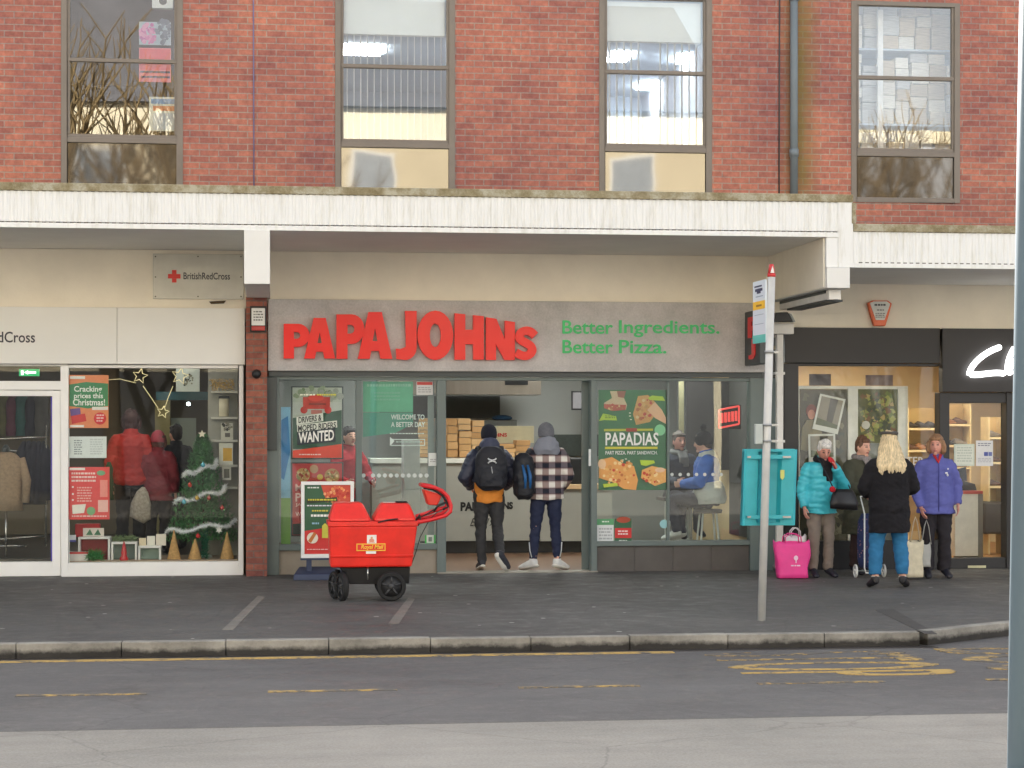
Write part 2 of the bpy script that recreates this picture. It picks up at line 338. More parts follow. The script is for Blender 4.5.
def worn_yellow(name, thr, grad=0.):
    m, t = M0(name); b = t.b; b.inputs['Roughness'].default_value = .8
    g = t.n('NewGeometry'); nz = t.n('TexNoise', Scale=7., Detail=8., Roughness=.75); t.l(g.outputs['Position'], nz.inputs['Vector'])
    rp = t.n('ValToRGB'); e = rp.color_ramp.elements; e[0].position = thr-.06; e[0].color = S(98, 94, 90); e[1].position = thr+.06; e[1].color = S(190, 158, 92)
    
    sp = t.n('SeparateXYZ'); t.l(g.outputs['Position'], sp.inputs[0]); mr = t.n('MapRange'); mr.inputs['From Min'].default_value = -9.; mr.inputs['From Max'].default_value = -7.5; mr.inputs['To Min'].default_value = grad*.5; mr.inputs['To Max'].default_value = -grad; t.l(sp.outputs[1], mr.inputs[0])
    ad = t.n('Math', operation='ADD'); t.l(nz.outputs[0], ad.inputs[0]); t.l(mr.outputs[0], ad.inputs[1]); t.l(ad.outputs[0], rp.inputs[0]); t.l(rp.outputs[0], b.inputs['Base Color']); return m
yl_faint = worn_yellow('worn_yellow_paint', .53); yl_mid = worn_yellow('yellow_road_paint', .45); yl_str = worn_yellow('bright_yellow_road_paint', .46, .12)

# ---------------------------------------------------------------- ground, road, pavement
KY = -7.2; RZ = -.12
MB(ground_m).box(-400, 400, -400, 400, RZ-.5, RZ-.02).build('ground', kind='structure')
MB(road_m).box(-60, 60, -20, -11.0, RZ-.02, RZ).build('road_carriageway', kind='structure')
MB(bus_m).box(-60, 60, -10.996, -5.2, RZ-.02, RZ+.001).build('road_bus_lane', kind='structure')
kx1 = G(937, 637).x; kq = G(1034, 620); kx2 = kq.x; KY2 = kq.y
mb = MB(pave_m)
poly = [(-60, KY+.125), (kx1, KY+.125), (kx2, KY2+.125), (60, KY2+.125), (60, 9), (-60, 9)]
n = len(poly); mb.add([(x, y, -.11) for x, y in poly]+[(x, y, 0) for x, y in poly], [list(range(n-1, -1, -1)), list(range(n, 2*n))]+[(i, (i+1) % n, (i+1) % n+n, i+n) for i in range(n)])
mb.build('pavement', kind='structure')
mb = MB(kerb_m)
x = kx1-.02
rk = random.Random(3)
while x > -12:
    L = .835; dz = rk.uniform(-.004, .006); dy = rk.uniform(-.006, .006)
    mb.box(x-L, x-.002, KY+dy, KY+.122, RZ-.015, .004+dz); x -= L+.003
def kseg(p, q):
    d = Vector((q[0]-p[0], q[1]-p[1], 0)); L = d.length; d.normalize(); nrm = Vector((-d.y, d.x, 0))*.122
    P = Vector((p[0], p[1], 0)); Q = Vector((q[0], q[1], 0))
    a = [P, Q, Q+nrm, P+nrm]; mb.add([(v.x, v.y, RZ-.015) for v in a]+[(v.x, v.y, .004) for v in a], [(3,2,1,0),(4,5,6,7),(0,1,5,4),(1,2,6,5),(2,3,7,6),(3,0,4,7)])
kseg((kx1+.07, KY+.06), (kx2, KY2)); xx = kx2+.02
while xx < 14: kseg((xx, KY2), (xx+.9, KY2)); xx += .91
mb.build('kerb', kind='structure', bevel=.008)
MB(mat('wet_gutter', (62, 58, 57), .5, .25, 5)).box(-60, kx1+.1, KY-.125, KY-.008, RZ-.01, RZ+.004).build('road_gutter', kind='structure')
# pale scuffs on the pavement
scuff = asphalt('pale_pavement_patch', S(106, 102, 96), S(140, 135, 127))
def gpoly(mb, pts, z0, z1, m=None, z=0.):
    q = [G(u, v, z) for u, v in pts]; ar = sum(q[i].x*q[(i+1) % len(q)].y-q[(i+1) % len(q)].x*q[i].y for i in range(len(q)))
    if ar < 0: q.reverse()
    n = len(q); mb.add([(p.x, p.y, z0) for p in q]+[(p.x, p.y, z1) for p in q], [list(range(n-1, -1, -1)), list(range(n, 2*n))]+[(i, (i+1) % n, (i+1) % n+n, i+n) for i in range(n)], m)
mb = MB(scuff); gpoly(mb, [(222, 630), (258, 596), (265, 597), (233, 630)], -.001, .003); gpoly(mb, [(388, 624), (408, 598), (415, 599), (399, 624)], -.001, .003)
mb.build('pavement_patch', kind='structure')
mb = MB(mat('dark_tar_repair', (70, 68, 66), .7, .2, 10)); gpoly(mb, [(875, 610), (893, 609), (937, 634), (925, 634)], -.001, .0032)
mb.build('pavement_repair', kind='structure')
# road markings
def gy(v): return G(512, v, RZ).y
mb = MB(yl_mid); mb.box(-30, kx1-2.2, KY-.24, KY-.13, RZ-.001, RZ+.006); mb.build('kerb_yellow_line', kind='structure')
for k, (u0, u1) in enumerate([(-222, -95), (22, 150), (268, 394), (512, 630), (745, 868), (968, 1084)]):
    p = G(u0, 686.5+(-.017*(u0-200)), RZ); q = G(u1, 686.5+(-.017*(u1-200)), RZ)
    MB(yl_faint).box(p.x, q.x, -9.43, -9.36, RZ-.001, RZ+.006).build('bay_dash_marking', kind='structure')
def roadword(s, x0, x1, y0, y1, m_):
    vs, fs = txt(s, -.005, .02); mb = MB(m_)
    mb.add([(x0+v.y*(x1-x0), y0+v.x*(y1-y0), RZ+(.007 if v.z > .5 else 0)) for v in vs], fs); return mb.build('road_lettering', kind='structure')
roadword('STOP', G(728, 668, RZ).x, G(948, 668, RZ).x, -7.5, -9.05, yl_str)
roadword('BUS', G(962, 660, RZ).x, G(1190, 660, RZ).x, -7.42, -8.9, yl_faint)
# ---------------------------------------------------------------- terrace building
CANY = -2.5
zL0, zL1, zLt = 3.83, 4.22, 4.30            # left canopy: soffit, top of fluting, top of ledge
zR0, zR1, zRt = 3.50, 3.90, 3.98
xs = XU(853, CANY)                          # step between the canopy levels
BL, BR = -15., 15.; TOP = 7.8; BACK = 9.
bt = thing('terrace_building', 'red brick upper storey with four tall bronze framed windows above a white fluted canopy', 'building', (0, 0, 0))
wins = [(62, 182), (336, 454), (600, 711), (852, 959)]
wx = [(XU(a, 0), XU(b, 0)) for a, b in wins]; WZ0, WZ1 = EYE+2.745, EYE+5.22
mb = MB(brick_up); x = BL
for a, b in wx+[(BR, BR)]:
    mb.box(x, a, 0, .28, 3.55, TOP)
    if a < BR: mb.box(a, b, 0, .28, 3.55, WZ0); mb.box(a, b, 0, .28, WZ1, TOP)
    x = b
mb.box(BL, BL+.28, .285, BACK-.29, 0, TOP); mb.box(BR-.28, BR, .285, BACK-.29, 0, TOP); mb.box(BL, BR, BACK-.28, BACK, 0, TOP)
mb.build('brick_wall', bt)
MB(mat('roof_felt', (90, 90, 92), .9)).box(BL-.1, BR+.1, -.1, BACK+.1, TOP+.002, TOP+.2).build('roof', bt)
MB(mat('inner_slab', (150, 148, 142), .9)).box(BL+.29, BR-.29, .29, BACK-.29, 3.4, 3.7).build('floor_slab', bt)
# cream band between shop fascias and canopy
mb = MB(cream); xm = XU(256, -.05); xn = XU(778, -.05)
mb.box(BL, xm, -.05, .2, 3.0, zL0-.003); mb.box(xm+.002, xn, -.05, .2, 3.0, zL0-.003); mb.box(xn+.002, BR, -.05, .2, 2.85, zR0+.3)
mb.box(BL, BR, -.06, -.053, 3.14, 3.165)
mb.build('cream_wall', bt)
# canopy
mb = MB(soffit_m); mb.box(BL, xs-.11, CANY+.06, -.002, zL0, zLt-.09); mb.box(xs-.1, BR, CANY+.06, -.002, zR0, zRt-.09); mb.build('canopy_slab', bt)
mb = MB(ledge_m); mb.box(BL, xs, CANY-.02, -.002, zLt-.085, zLt); mb.box(xs+.002, BR, CANY-.02, -.002, zRt-.085, zRt); mb.box(xs-.015, xs+.03, CANY-.018, -.5, zRt+.001, zLt-.09); mb.build('canopy_ledge', bt, bevel=.008)
mb = MB(flute_white)
def flute(x0, x1, z0, z1):
    pts = []; x = x0; P = .072
    while x < x1-.01:
        for dx, dy in ((0, 0), (.030, 0), (.044, .009), (.058, .009)):
            if x+dx < x1: pts.append((x+dx, dy))
        x += P
    pts.append((x1, 0)); n = len(pts)
    vsx = [(p, CANY+q, z0) for p, q in pts]+[(p, CANY+q, z1) for p, q in pts]+[(p, CANY+.055, z0) for p, q in pts]+[(p, CANY+.055, z1) for p, q in pts]
    fs = []
    for i in range(n-1): fs += [(i, i+1, n+i+1, n+i), (2*n+i+1, 2*n+i, 3*n+i, 3*n+i+1), (i+1, i, 2*n+i, 2*n+i+1), (n+i, n+i+1, 3*n+i+1, 3*n+i)]
    fs += [(0, n, 3*n, 2*n), (n-1, 3*n-1, 4*n-1, 2*n-1)]
    mb.add(vsx, fs)
flute(BL, xs-.17, zL0+.065, zL1-.006); flute(xs+.004, BR, zR0+.05, zR1-.006)
mb.box(xs-.168, xs+.0, CANY-.004, CANY+.055, zR0+.05, zL1-.006)
mb.box(BL, xs-.17, CANY-.012, CANY+.055, zL0, zL0+.052); mb.box(xs-.168, BR, CANY-.012, CANY+.055, zR0, zR0+.048)
mb.build('canopy_fascia', bt)
# small dark drip holes under the fluting
mb = MB(mat('drip_slot', (96, 90, 84), .9)); x = BL+.03
while x < BR:
    z = zL0+.0525 if x < xs-.2 else zR0+.0485
    if not (xs-.2 < x < xs): mb.box(x, x+.038, CANY-.006, CANY+.02, z, z+.011)
    x += .072
x = BL+.03
while x < BR:
    z = zL1-.004 if x < xs-.2 else zR1-.004
    if not (xs-.2 < x < xs): mb.box(x, x+.04, CANY-.008, CANY+.02, z-.004, z+.012)
    x += .072
mb.build('drip_slots', bt)
# brackets
def beam(u0, u1, vb, ztop, name='canopy_beam'):
    x0, x1 = XU(u0, CANY-.03), XU(u1, CANY-.03); zb = ZV(vb, (u0+u1)/2, CANY-.03)
    MB(mat('beam_paint', (226, 225, 221), .55, .06, 2)).box(x0, x1, CANY-.03, -.052, zb, ztop).build(name, bt, bevel=.006); return x0, x1, zb
beam(244, 270, 284, zL0-.002)
bx0, bx1, bzb = beam(827, 850, 288, zR0-.003)
MB(flute_white).box(bx0, xs-.171, CANY-.001, CANY+.055, zR0+.002, zL0-.003).build('canopy_corner', bt)
MB(cream).box(bx0-.02, bx0-.002, CANY+.05, -.053, bzb+.01, zL0-.003).build('beam_cheek', bt)
# windows
pane_up4 = glass('clear_upper_glass', .05, 1.0, (.97, .98, .985))
for i, (a, b) in enumerate(wx):
    fr = MB(win_brown); t_ = .06; y0, y1 = -.012, .09
    zt = EYE+3.95+.0; zb = EYE+3.37        # mid bar, transom
    zt = EYE+(425-78)/81.0; zb = EYE+(425-153.5)/81.0; 
    fr.box(a-.012, a+t_, y0, y1, WZ0, WZ1); fr.box(b-t_, b+.012, y0, y1, WZ0, WZ1)
    fr.box(a+t_, b-t_, y0, y1, WZ1-.05, WZ1); fr.box(a+t_, b-t_, y0, y1, WZ0, WZ0+.06)
    fr.box(a+t_, b-t_, y0-.004, y1, zb-.04, zb+.02); fr.box(a+t_, b-t_, y0+.02, y1-.01, zb+.021, zb+.062)
    fr.box(a+t_, b-t_, y0+.012, y1-.01, zt-.022, zt+.022)
    fr.box(a+t_, a+t_+.03, y0+.018, y1-.012, zb+.063, WZ1-.051); fr.box(b-t_-.03, b-t_, y0+.018, y1-.012, zb+.063, WZ1-.051)
    f = fr.build('window', bt, bevel=.004)
    g = MB(pane_up if i < 3 else pane_up4); g.box(a+t_+.03, b-t_-.03, .03, .036, zb+.062, zt-.022); g.box(a+t_+.03, b-t_-.03, .032, .038, zt+.022, WZ1-.05); g.build('window_pane', f)
    MB(spandrel_m).box(a+t_, b-t_, .02, .05, WZ0+.06, zb-.04).build('lower_panel', f)
    # small room behind
    rc = [(70, 76, 82), (196, 208, 220), (190, 204, 218), (190, 196, 204)][i]
    rm = mat('office_wall', rc, .9, .05, 1.)
    r = MB(rm); D = BACK-.5; xa, xb = a-.9, b+.9
    r.box(xa, xb, D, D+.1, 3.71, 7.3); r.box(xa-.1, xa, .3, D-.003, 3.71, 7.3); r.box(xb, xb+.1, .3, D-.003, 3.71, 7.3); r.box(xa, xb, .3, D-.003, 7.2, 7.297)
    r.build('office_room', bt)
# drainpipe and cables
pp = MB(mat('grey_blue_pipe', (112, 122, 128), .5, .1, 4)); px = XU(794, -.07)
pp.cyl((px, -.07, zLt-.01), (px, -.07, TOP-.1), .048, m=None, n=14)
for z in (5.05, 6.95, 7.4): pp.cyl((px, -.07, z), (px, -.07, z+.09), .058, n=14)
pp.build('drainpipe', bt)
cb = MB(mat('dark_cable', (70, 66, 66), .6)); c1 = XU(779, -.012); cb.cyl((c1, -.012, zLt), (c1+.01, -.012, TOP-.1), .009, n=6); cb.build('wall_cable', bt)
c2 = XU(254, -.012); cb = MB(mat('blue_grey_cable', (120, 120, 160), .6)); cb.cyl((c2, -.012, zLt), (c2-.01, -.012, TOP-.1), .007, n=6); cb.build('wall_cable', bt)
# upstairs contents
lamp_white = mat('lit_panel', (245, 248, 250), .5, emit=12, ecol=(1, 1, 1, 1))
def clight(u0, v0, u1, v1, wh='office', zc=7.195):
    a = G(u0, v1, zc); b = G(u1, v1, zc); c = G(u0, v0, zc)
    y0, y1 = min(a.y, c.y), max(a.y, c.y)
    if y1-y0 > 1.3: y1 = y0+1.2
    return MB(lamp_white).box(a.x, b.x, y0, y1, zc-.03, zc)
for (q, s_) in (((343, 44, 381, 53), 'lit white ceiling light panel seen through the second window from the left'),
          ((606, 51, 626, 60), 'smaller lit ceiling panel at the left edge inside the third window, above the bar'),
          ((636, 81, 681, 88), 'lit ceiling panel deepest in the room, seen just under the bar of the third window'),
          ((674, 53, 702, 62), 'lit ceiling panel at the right edge inside the third window, above the bar')):
    clight(*q).build('ceiling_light', label=s_, cat='ceiling light', group='ceiling lights in the office upstairs')
blind_m = mat('white_blind_fabric', (242, 244, 246), .8, .04, 3)
def blinds(i, n, ang, skip, lbl, zcut):
    a, b = wx[i]; a += .1; b -= .1
    t = thing('vertical_blind', lbl, 'blind', ((a+b)/2, .16, zcut))
    z0 = EYE+(425-150)/82
    for k in range(n):
        if k in skip: continue
        x = a+(b-a)*(k+.5)/n; h = .045; c, s_ = math.cos(ang)*h, math.sin(ang)*h
        mb = MB(blind_m); nx, ny = -math.sin(ang)*.0015, math.cos(ang)*.0015
        vs_ = [(x-c-nx, .17-s_-ny), (x+c-nx, .17+s_-ny), (x+c+nx, .17+s_+ny), (x-c+nx, .17-s_+ny)]
        mb.add([(p, q, z0) for p, q in vs_]+[(p, q, WZ1-.1) for p, q in vs_], [(3,2,1,0),(4,5,6,7),(0,1,5,4),(1,2,6,5),(2,3,7,6),(3,0,4,7)])
        mb.build('slat', t)
    MB(blind_m).box(a, b, .12, .21, zcut, WZ1-.06).build('sky_reflection_band', t, bevel=.004)  # white band over the blind top, painting in the bright sky reflection
blinds(1, 15, 1.4, (), 'white vertical blind turned open in the second window from the left', ZV(35, 395, .12))
blinds(2, 13, 1.15, (5, 6), 'white vertical blind with slightly wider slats in the third window from the left', ZV(42, 655, .12))
# window 1: things stood in the glass
def sheet(name, label, cat, rect, Y, col, items=(), group=None, d=.004, tilt=None):
    mb = MB(flat(*col)) if isinstance(col, tuple) else MB(col)
    mb.pb(*rect, Y, d)
    printitems(mb, items, Y)
    return mb.build(name, label=label, cat=cat, group=group)
def printitems(mb, items, Y):
    y = Y-.0015
    for it in items:
        k = it[0]; cc = it[6] if k == 'T' else it[-1]; c = flat(*cc) if isinstance(cc, tuple) else cc
        if k == 'r': mb.pb(*it[1:5], y, .001, c)
        elif k == 'd': pdisc(mb, it[1], it[2], it[3], y, .001, c, rv=it[4] if len(it) > 5 else None)
        elif k == 'p': ppoly(mb, it[1], y, .001, c)
        elif k == 't': ptext(mb, it[1], it[2], it[3], it[4], it[5], y, .001, c, bold=.018)
        elif k == 'T': ptext(mb, it[1], it[2], it[3], it[4], it[5], y, .001, c, bold=.025, tilt=it[7])
        elif k == 'l':      # rows of unreadable small print
            u0, v0, u1, v1, nr = it[1:6]; h = (v1-v0)/nr; rr = random.Random(int(u0*7+v0))
            for q in range(nr):
                uu = u0
                while uu < u1-1:
                    ww = rr.uniform(1.2, 3.6); mb.pb(uu, v0+q*h, min(uu+ww, u1), v0+q*h+h*.5, y, .001, c); uu += ww+.6
        elif k == 'b':      # mottled food picture: scattered small blobs
            u0, v0, u1, v1, nn = it[1:6]; cols = it[6]; rr = random.Random(int(u0*3+v1)); yy = y
            for q in range(nn):
                yy -= .00008; r = rr.uniform(.8, 2.2)*it[7] if len(it) > 8 else rr.uniform(.8, 2.2)
                an = rr.uniform(0, 6.28); ra = math.sqrt(rr.random()); uu = (u0+u1)/2+(u1-u0)/2*ra*math.cos(an); vv = (v0+v1)/2+(v1-v0)/2*ra*math.sin(an)
                pdisc(mb, uu, vv, r, yy, .0006, flat(*rr.choice(cols)), n=7)
            y = yy
        y -= .0012
sheet('poster', 'pink and red picture poster stuck inside the left upstairs window', 'poster', (139, 48, 171, 82), .07, (236, 120, 130),
      [('r', 140, 49, 170, 70, (232, 84, 100)), ('r', 140, 71, 170, 73, (60, 50, 80)), ('r', 141, 76, 170, 78, (90, 80, 110))])
sheet('poster', 'torn magenta photo print stuck in the upper pane of the left upstairs window', 'poster', (139, 22, 171, 45), .07, (176, 190, 204),
      [('b', 140, 24, 158, 44, 60, [(214, 110, 170), (190, 90, 160), (225, 150, 190)], 1.2, (0, 0, 0)), ('b', 156, 18, 170, 44, 40, [(90, 100, 120), (110, 118, 140)], 1.2, (0, 0, 0))])
sheet('notice', 'white notice with blue and orange strips in the lower corner of the left upstairs window', 'notice', (149, 97, 178, 131), .07, (222, 222, 212),
      [('r', 151, 99, 177, 104, (120, 160, 205)), ('r', 153, 106, 177, 111, (214, 130, 90)), ('r', 153, 113, 176, 130, (196, 200, 206))])
mb = MB(plastic_white); mb.pb(152, -4, 173, 8, .08, .08); pdisc(mb, 163, 1, 4, .078, .003, flat(60, 60, 60)); mb.build('extractor_fan', label='small white square extractor fan at the top of the left upstairs window', cat='fan')
# window 4: shelves of paper stacks
t = thing('storage_rack', 'white metal storage rack packed with paper behind the right upstairs window', 'shelving', (XU(905, .8), .8, 3.7))
rackw = mat('rack_white', (238, 242, 246), .4); 
for u in (800, 880.5, 965): MB(rackw).box(XU(u, .5)-.035, XU(u, .5)+.035, .5, .55, 3.72, 7.0).build('upright', t)
for v in (124, 49, -27): MB(mat('shelf_blue_white', (190, 205, 222), .4)).box(XU(798, .56), XU(967, .56), .56, 1.1, ZV(v, 905, .56)-.025, ZV(v, 905, .56)).build('shelf', t)
rr = random.Random(5)
papers = [mat('paper_stack_%s' % nm, c, .8, .22, 7, stretch=(1, 1, 9)) for nm, c in (('white', (236, 236, 230)), ('cream', (222, 218, 208)), ('grey', (196, 200, 204)), ('buff', (196, 184, 166)))]
for v0, v1 in ((49, -20), (124, 52), (200, 128)):
    zb = ZV(v0, 905, .6); zt = ZV(v1, 905, .6)
    x = XU(812, .6)
    while x < XU(962, .6):
        wdt = rr.uniform(.17, .26); z = zb+.002; top = zt-rr.uniform(.0, .2)
        while z < top-.08:
            h = rr.uniform(.1, .3); h = min(h, top-z); j = rr.uniform(-.012, .012)
            MB(rr.choice(papers)).box(x+.01+j, x+wdt-.01+j, .6+rr.uniform(0, .05), .95, z, z+h-.006).build('paper_stack', label='bundle of pale papers packed on the rack behind the right upstairs window', cat='paper', group='paper bundles on the upstairs rack', bevel=.008)
            z += h
        x += wdt
# ---------------------------------------------------------------- place across the street (seen mirrored in the upper windows)
ob = thing('opposite_building', 'long cream rendered building with a grey slate roof across the street', 'building', (0, -34, 0))
mb = MB(mat('cream_sunlit_render', (206, 194, 166), .85, .12, .4)); mb.box(-26, 10.5, -44, -34, RZ, 11.1); mb.build('wall', ob)
mb = MB(mat('slate', (92, 90, 92), .8, .2, 2)); mb.prism([(-26.3, 11.1), (10.8, 11.1), (9, 14.2), (-25, 14.2)], -43, -33.7); mb.build('roof', ob)
mb = MB(mat('dimming_band_dark', (66, 66, 68), .6, .3, .6)); mb.box(-25.5, 10.2, -33.99, -33.7, RZ, 3.3); mb.build('dimming_band', ob)  # unseen dark band added to weaken reflections in the shop glass
for k in range(9):
    for z in (5., 8.):
        x = -24+k*3.9; f = MB(mat('sash_white', (225, 225, 220), .5)).box(x-.1, x+1.3, -33.98, -33.94, z-.1, z+1.8).build('window', ob)
        MB(mat('dark_pane', (150, 158, 166), .2)).box(x, x+1.2, -33.93, -33.90, z, z+1.7).build('pane', f)
ob = thing('opposite_building', 'grey rendered building with a flat parapet across the street', 'building', (20, -36, 0))
MB(mat('grey_render', (150, 152, 156), .85, .08, .5)).box(12.2, 30, -46, -36, RZ, 10.6).build('wall', ob)
MB(mat('parapet', (200, 190, 160), .85)).box(12, 30.2, -46.2, -35.8, 10.602, 11.).build('parapet', ob)
for k in range(4):
    f = MB(mat('sash_white', (225, 225, 220), .5)).box(14+k*4, 16+k*4, -35.98, -35.94, 6, 8).build('window', ob)
def bare_tree(x, y, H, seed, lbl):
    rr = random.Random(seed); mb = MB(mat('bark', (88, 74, 56), .9, .2, 6)); tw = MB(mat('twig', (120, 100, 66), .9, .2, 6))
    def br(p, d, L, r, dep):
        pts = [p]; q = p.copy(); dd = d.copy()
        for k in range(3):
            dd = (dd+Vector((rr.uniform(-.16, .16), rr.uniform(-.16, .16), rr.uniform(-.02, .14)))).normalized(); q = q+dd*L/3; pts.append(q.copy())
        (mb if dep < 2 else tw).tube(pts, [r, r*.85, r*.72, r*.6], n=6 if dep < 2 else 4, caps=False)
        if dep >= 5: return
        for k in range(4 if dep < 3 else 3):
            ax = Vector((rr.uniform(-1, 1), rr.uniform(-1, 1), rr.uniform(.0, .5))).normalized()
            br(pts[2 if k % 2 else 3], (dd*.9+ax*.75).normalized(), L*rr.uniform(.62, .8), r*.58, dep+1)
    br(Vector((x, y, RZ)), Vector((0, 0, 1)), H*.26, H*.017, 0)
    t = thing('bare_tree', lbl, 'tree', (x, y, RZ)); mb.build('trunk', t); tw.build('crown', t)
bare_tree(-6.9, -27.5, 17.5, 11, 'tall leafless street tree opposite the charity shop')
bare_tree(-3.0, -29.5, 12, 5, 'short leafless street tree opposite the pizza shop')
bare_tree(14.8, -29, 15.5, 8, 'leafless street tree opposite the shoe shop')

# ---------------------------------------------------------------- shops: common
def room(x0, x1, depth, zc, wall, floor, ceil, parent, name='interior'):
    r = MB(wall); r.box(x0, x1, depth, depth+.08, .002, zc); r.box(x0-.08, x0-.001, .12, depth, .002, zc); r.box(x1+.001, x1+.08, .12, depth, .002, zc); r.build('interior_wall', parent)
    MB(ceil).box(x0, x1, .1, depth-.002, zc, zc+.08).build('interior_ceiling', parent)
    MB(floor).box(x0, x1, .1, depth-.002, -.05, .006).build('interior_floor', parent)
xA = XU(246, 0); xB = XU(267, 0); xC = XU(784, 0)
def tray_light(x, y, z, L, Wd, en, col, label, group):
    m = mat('lamp_face_'+group.replace(' ', '_'), (250, 250, 250), .5, emit=en, ecol=(*col, 1))
    t = thing('ceiling_light', label, 'ceiling light', (x, y, z), group=group)
    MB(plastic_white).box(x-L/2, x+L/2, y-Wd/2, y+Wd/2, z-.03, z-.001).build('housing', t)
    MB(m).box(x-L/2+.02, x+L/2-.02, y-Wd/2+.02, y+Wd/2-.02, z-.042, z-.031).build('lamp_face', t)
# brick pier
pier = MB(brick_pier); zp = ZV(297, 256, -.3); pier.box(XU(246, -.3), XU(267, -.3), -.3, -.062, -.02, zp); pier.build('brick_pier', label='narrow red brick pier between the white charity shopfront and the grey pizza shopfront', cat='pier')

# ---------------------------------------------------------------- charity shop (left)
rc = thing('charity_shopfront', 'white framed charity shopfront with a wide display window left of the brick pier', 'shopfront', (XU(100, 0), 0, 0))
Yf = -.16
zf0, zf1 = ZV(364, 122, Yf), ZV(307.5, 122, Yf); xr = XU(245, Yf)
xj = XU(117, Yf); MB(white_board).box(-14, xj-.002, Yf, -.062, zf0, zf1).box(xj+.002, xr, Yf, -.062, zf0, zf1).build('fascia', rc, bevel=.003)
dark_txt = mat('dark_vinyl_lettering', (52, 50, 60), .5)
crossred = mat('red_cross_vinyl', (222, 44, 36), .45)
mb = MB(dark_txt); ptext(mb, 'BritishRedCross', -50, 331.5, 35, 342.5, Yf-.004, .004, dark_txt, bold=.012)
mb.pb(-92, 334, -76, 339, Yf-.004, .004, crossred); mb.pb(-86.6, 328.6, -81.4, 333.9, Yf-.004, .004, crossred); mb.pb(-86.6, 339.1, -81.4, 344.4, Yf-.004, .004, crossred); mb.build('fascia_lettering', rc)
Yw = -.08; X = lambda u: XU(u, Yw); Z = lambda v, u=122: ZV(v, u, Yw)
fm = MB(white_frame); xl = -14.
xd = X(0)   # reference
fm.box(X(238.5), X(243.5), Yw, .06, .0, zf0-.003)            # right post
fm.box(X(61), X(68), Yw, .06, 0, zf0-.003)                  # middle post
fm.box(X(68), X(238.5), Yw, .06, Z(368), zf0-.003)          # head
fm.box(X(68), X(238.5), Yw, .06, .0, Z(562.5))               # bottom rail
fm.box(xl, X(61), Yw, .06, Z(366, 30), zf0-.003)
fm.box(xl, X(61), Yw, .06, Z(390, 30), Z(381, 30))           # transom over door
fm.build('window_frame', rc, bevel=.006)
MB(pane_shop).box(X(68), X(238.5), -.02, -.012, Z(562.5), Z(368)).build('window_pane', rc)
MB(pane_shop).box(xl, X(61), -.02, -.012, Z(381, 30), Z(366, 30)).build('fanlight_pane', rc)
dm = MB(white_frame); dm.box(X(52), X(60.5), Yw+.02, .04, .01, Z(390.5, 30)); dm.box(X(-80), X(52), Yw+.02, .04, Z(396, 30), Z(390.5, 30)); dm.box(X(-80), X(52), Yw+.02, .04, .01, Z(562, 30)); dm.box(X(-88), X(-80), Yw+.02, .04, .01, Z(390.5, 30))
d = dm.build('door', rc, bevel=.005); MB(pane_shop).box(X(-80), X(52), -.022, -.014, Z(562, 30), Z(396, 30)).build('door_pane', d)
MB(mat('blue_edge_seal', (70, 60, 170), .4)).box(X(50.3), X(51.9), -.03, -.023, Z(561.5, 30), Z(397, 30)).build('edge_seal', d)
room(-12, xA-.1, 6.5, 2.95, mat('dim_shop_wall', (104, 98, 84), .9, .1, 1), mat('shop_floor_grey', (96, 92, 88), .5, .1, 2), mat('shop_ceiling', (120, 118, 110), .9), rc)
MB(mat('raised_floor_vinyl', (92, 88, 84), .5)).box(-11.9, xA-.12, 1.02, 6.4, .007, .14).build('raised_floor', rc)
MB(mat('display_plinth', (170, 150, 130), .7)).box(X(68.5), X(238), .07, 1.0, .007, Z(561.5)).build('display_plinth', rc)
for k, (x, y) in enumerate(((-9, 3.2), (-5.3, 3.4), (-4.4, .75))): tray_light(x, y, 2.95, 1.2, .3, 3.0, (1, .95, .85), 'long ceiling light %s' % (('deep inside the charity shop door', 'above the two shoppers in red coats', 'added to brighten the charity window display')[k]), 'ceiling lights in the charity shop')  # third lamp is added fill light for the window display
t = thing('exit_sign', 'small lit green exit sign above the charity shop door', 'exit sign', tuple(W(29, 375, .5)))
MB(mat('exit_green', (40, 150, 90), .5, emit=.3)).pb(19, 369, 39, 376, .5, .05).build('panel', t); mb = MB(mat('exit_white', (240, 255, 245), .5, emit=.4)); mb.pb(28, 371.5, 36, 373.5, .496, .003); mb.prism([(W(24, 372.5, .496).x, W(24, 372.5, .496).z), (W(28, 374.5, .496).x, W(28, 374.5, .496).z), (W(28, 370.2, .496).x, W(28, 370.2, .496).z)], .496, .499); mb.pb(21, 370.5, 23.5, 375, .496, .003); mb.build('arrow', t)
# wall sign on the cream band
t = thing('wall_sign', 'rectangular grey sign with a red cross on the cream wall left of the beam', 'sign', tuple(W(198, 299, -.09)))
MB(mat('sign_board_grey', (196, 194, 184), .3, .12, 3., coat=.3)).pb(153, 254, 243.5, 299, -.09, .035).build('board', t, bevel=.004)
mb = MB(dark_txt); ptext(mb, 'BritishRedCross', 183.5, 272.5, 230, 279.5, -.093, .003, dark_txt); mb.build('lettering', t)
mb = MB(crossred); mb.pb(168, 274, 180.5, 278.5, -.093, .003); mb.pb(172, 270, 176.5, 273.95, -.093, .003); mb.pb(172, 278.55, 176.5, 282.5, -.093, .003); mb.build('cross_emblem', t)
mb = MB(flat(90, 85, 75));
for u, v in ((155.5, 256.5), (198, 256.5), (241, 256.5), (155.5, 296.5), (198, 296.5), (241, 296.5), (155.5, 277), (241, 277)): pdisc(mb, u, v, .8, -.094, .004, None, n=8)
mb.build('screws', t)
mb = MB(mat('torn_black_patch', (84, 70, 52), .9, .2, 10)); ppoly(mb, [(209, 301.5), (226, 300.5), (224, 303.5), (211, 304)], -.068, .004, None); mb.build('torn_patch', label='small dark torn patch on the cream wall under the wall sign', cat='patch')
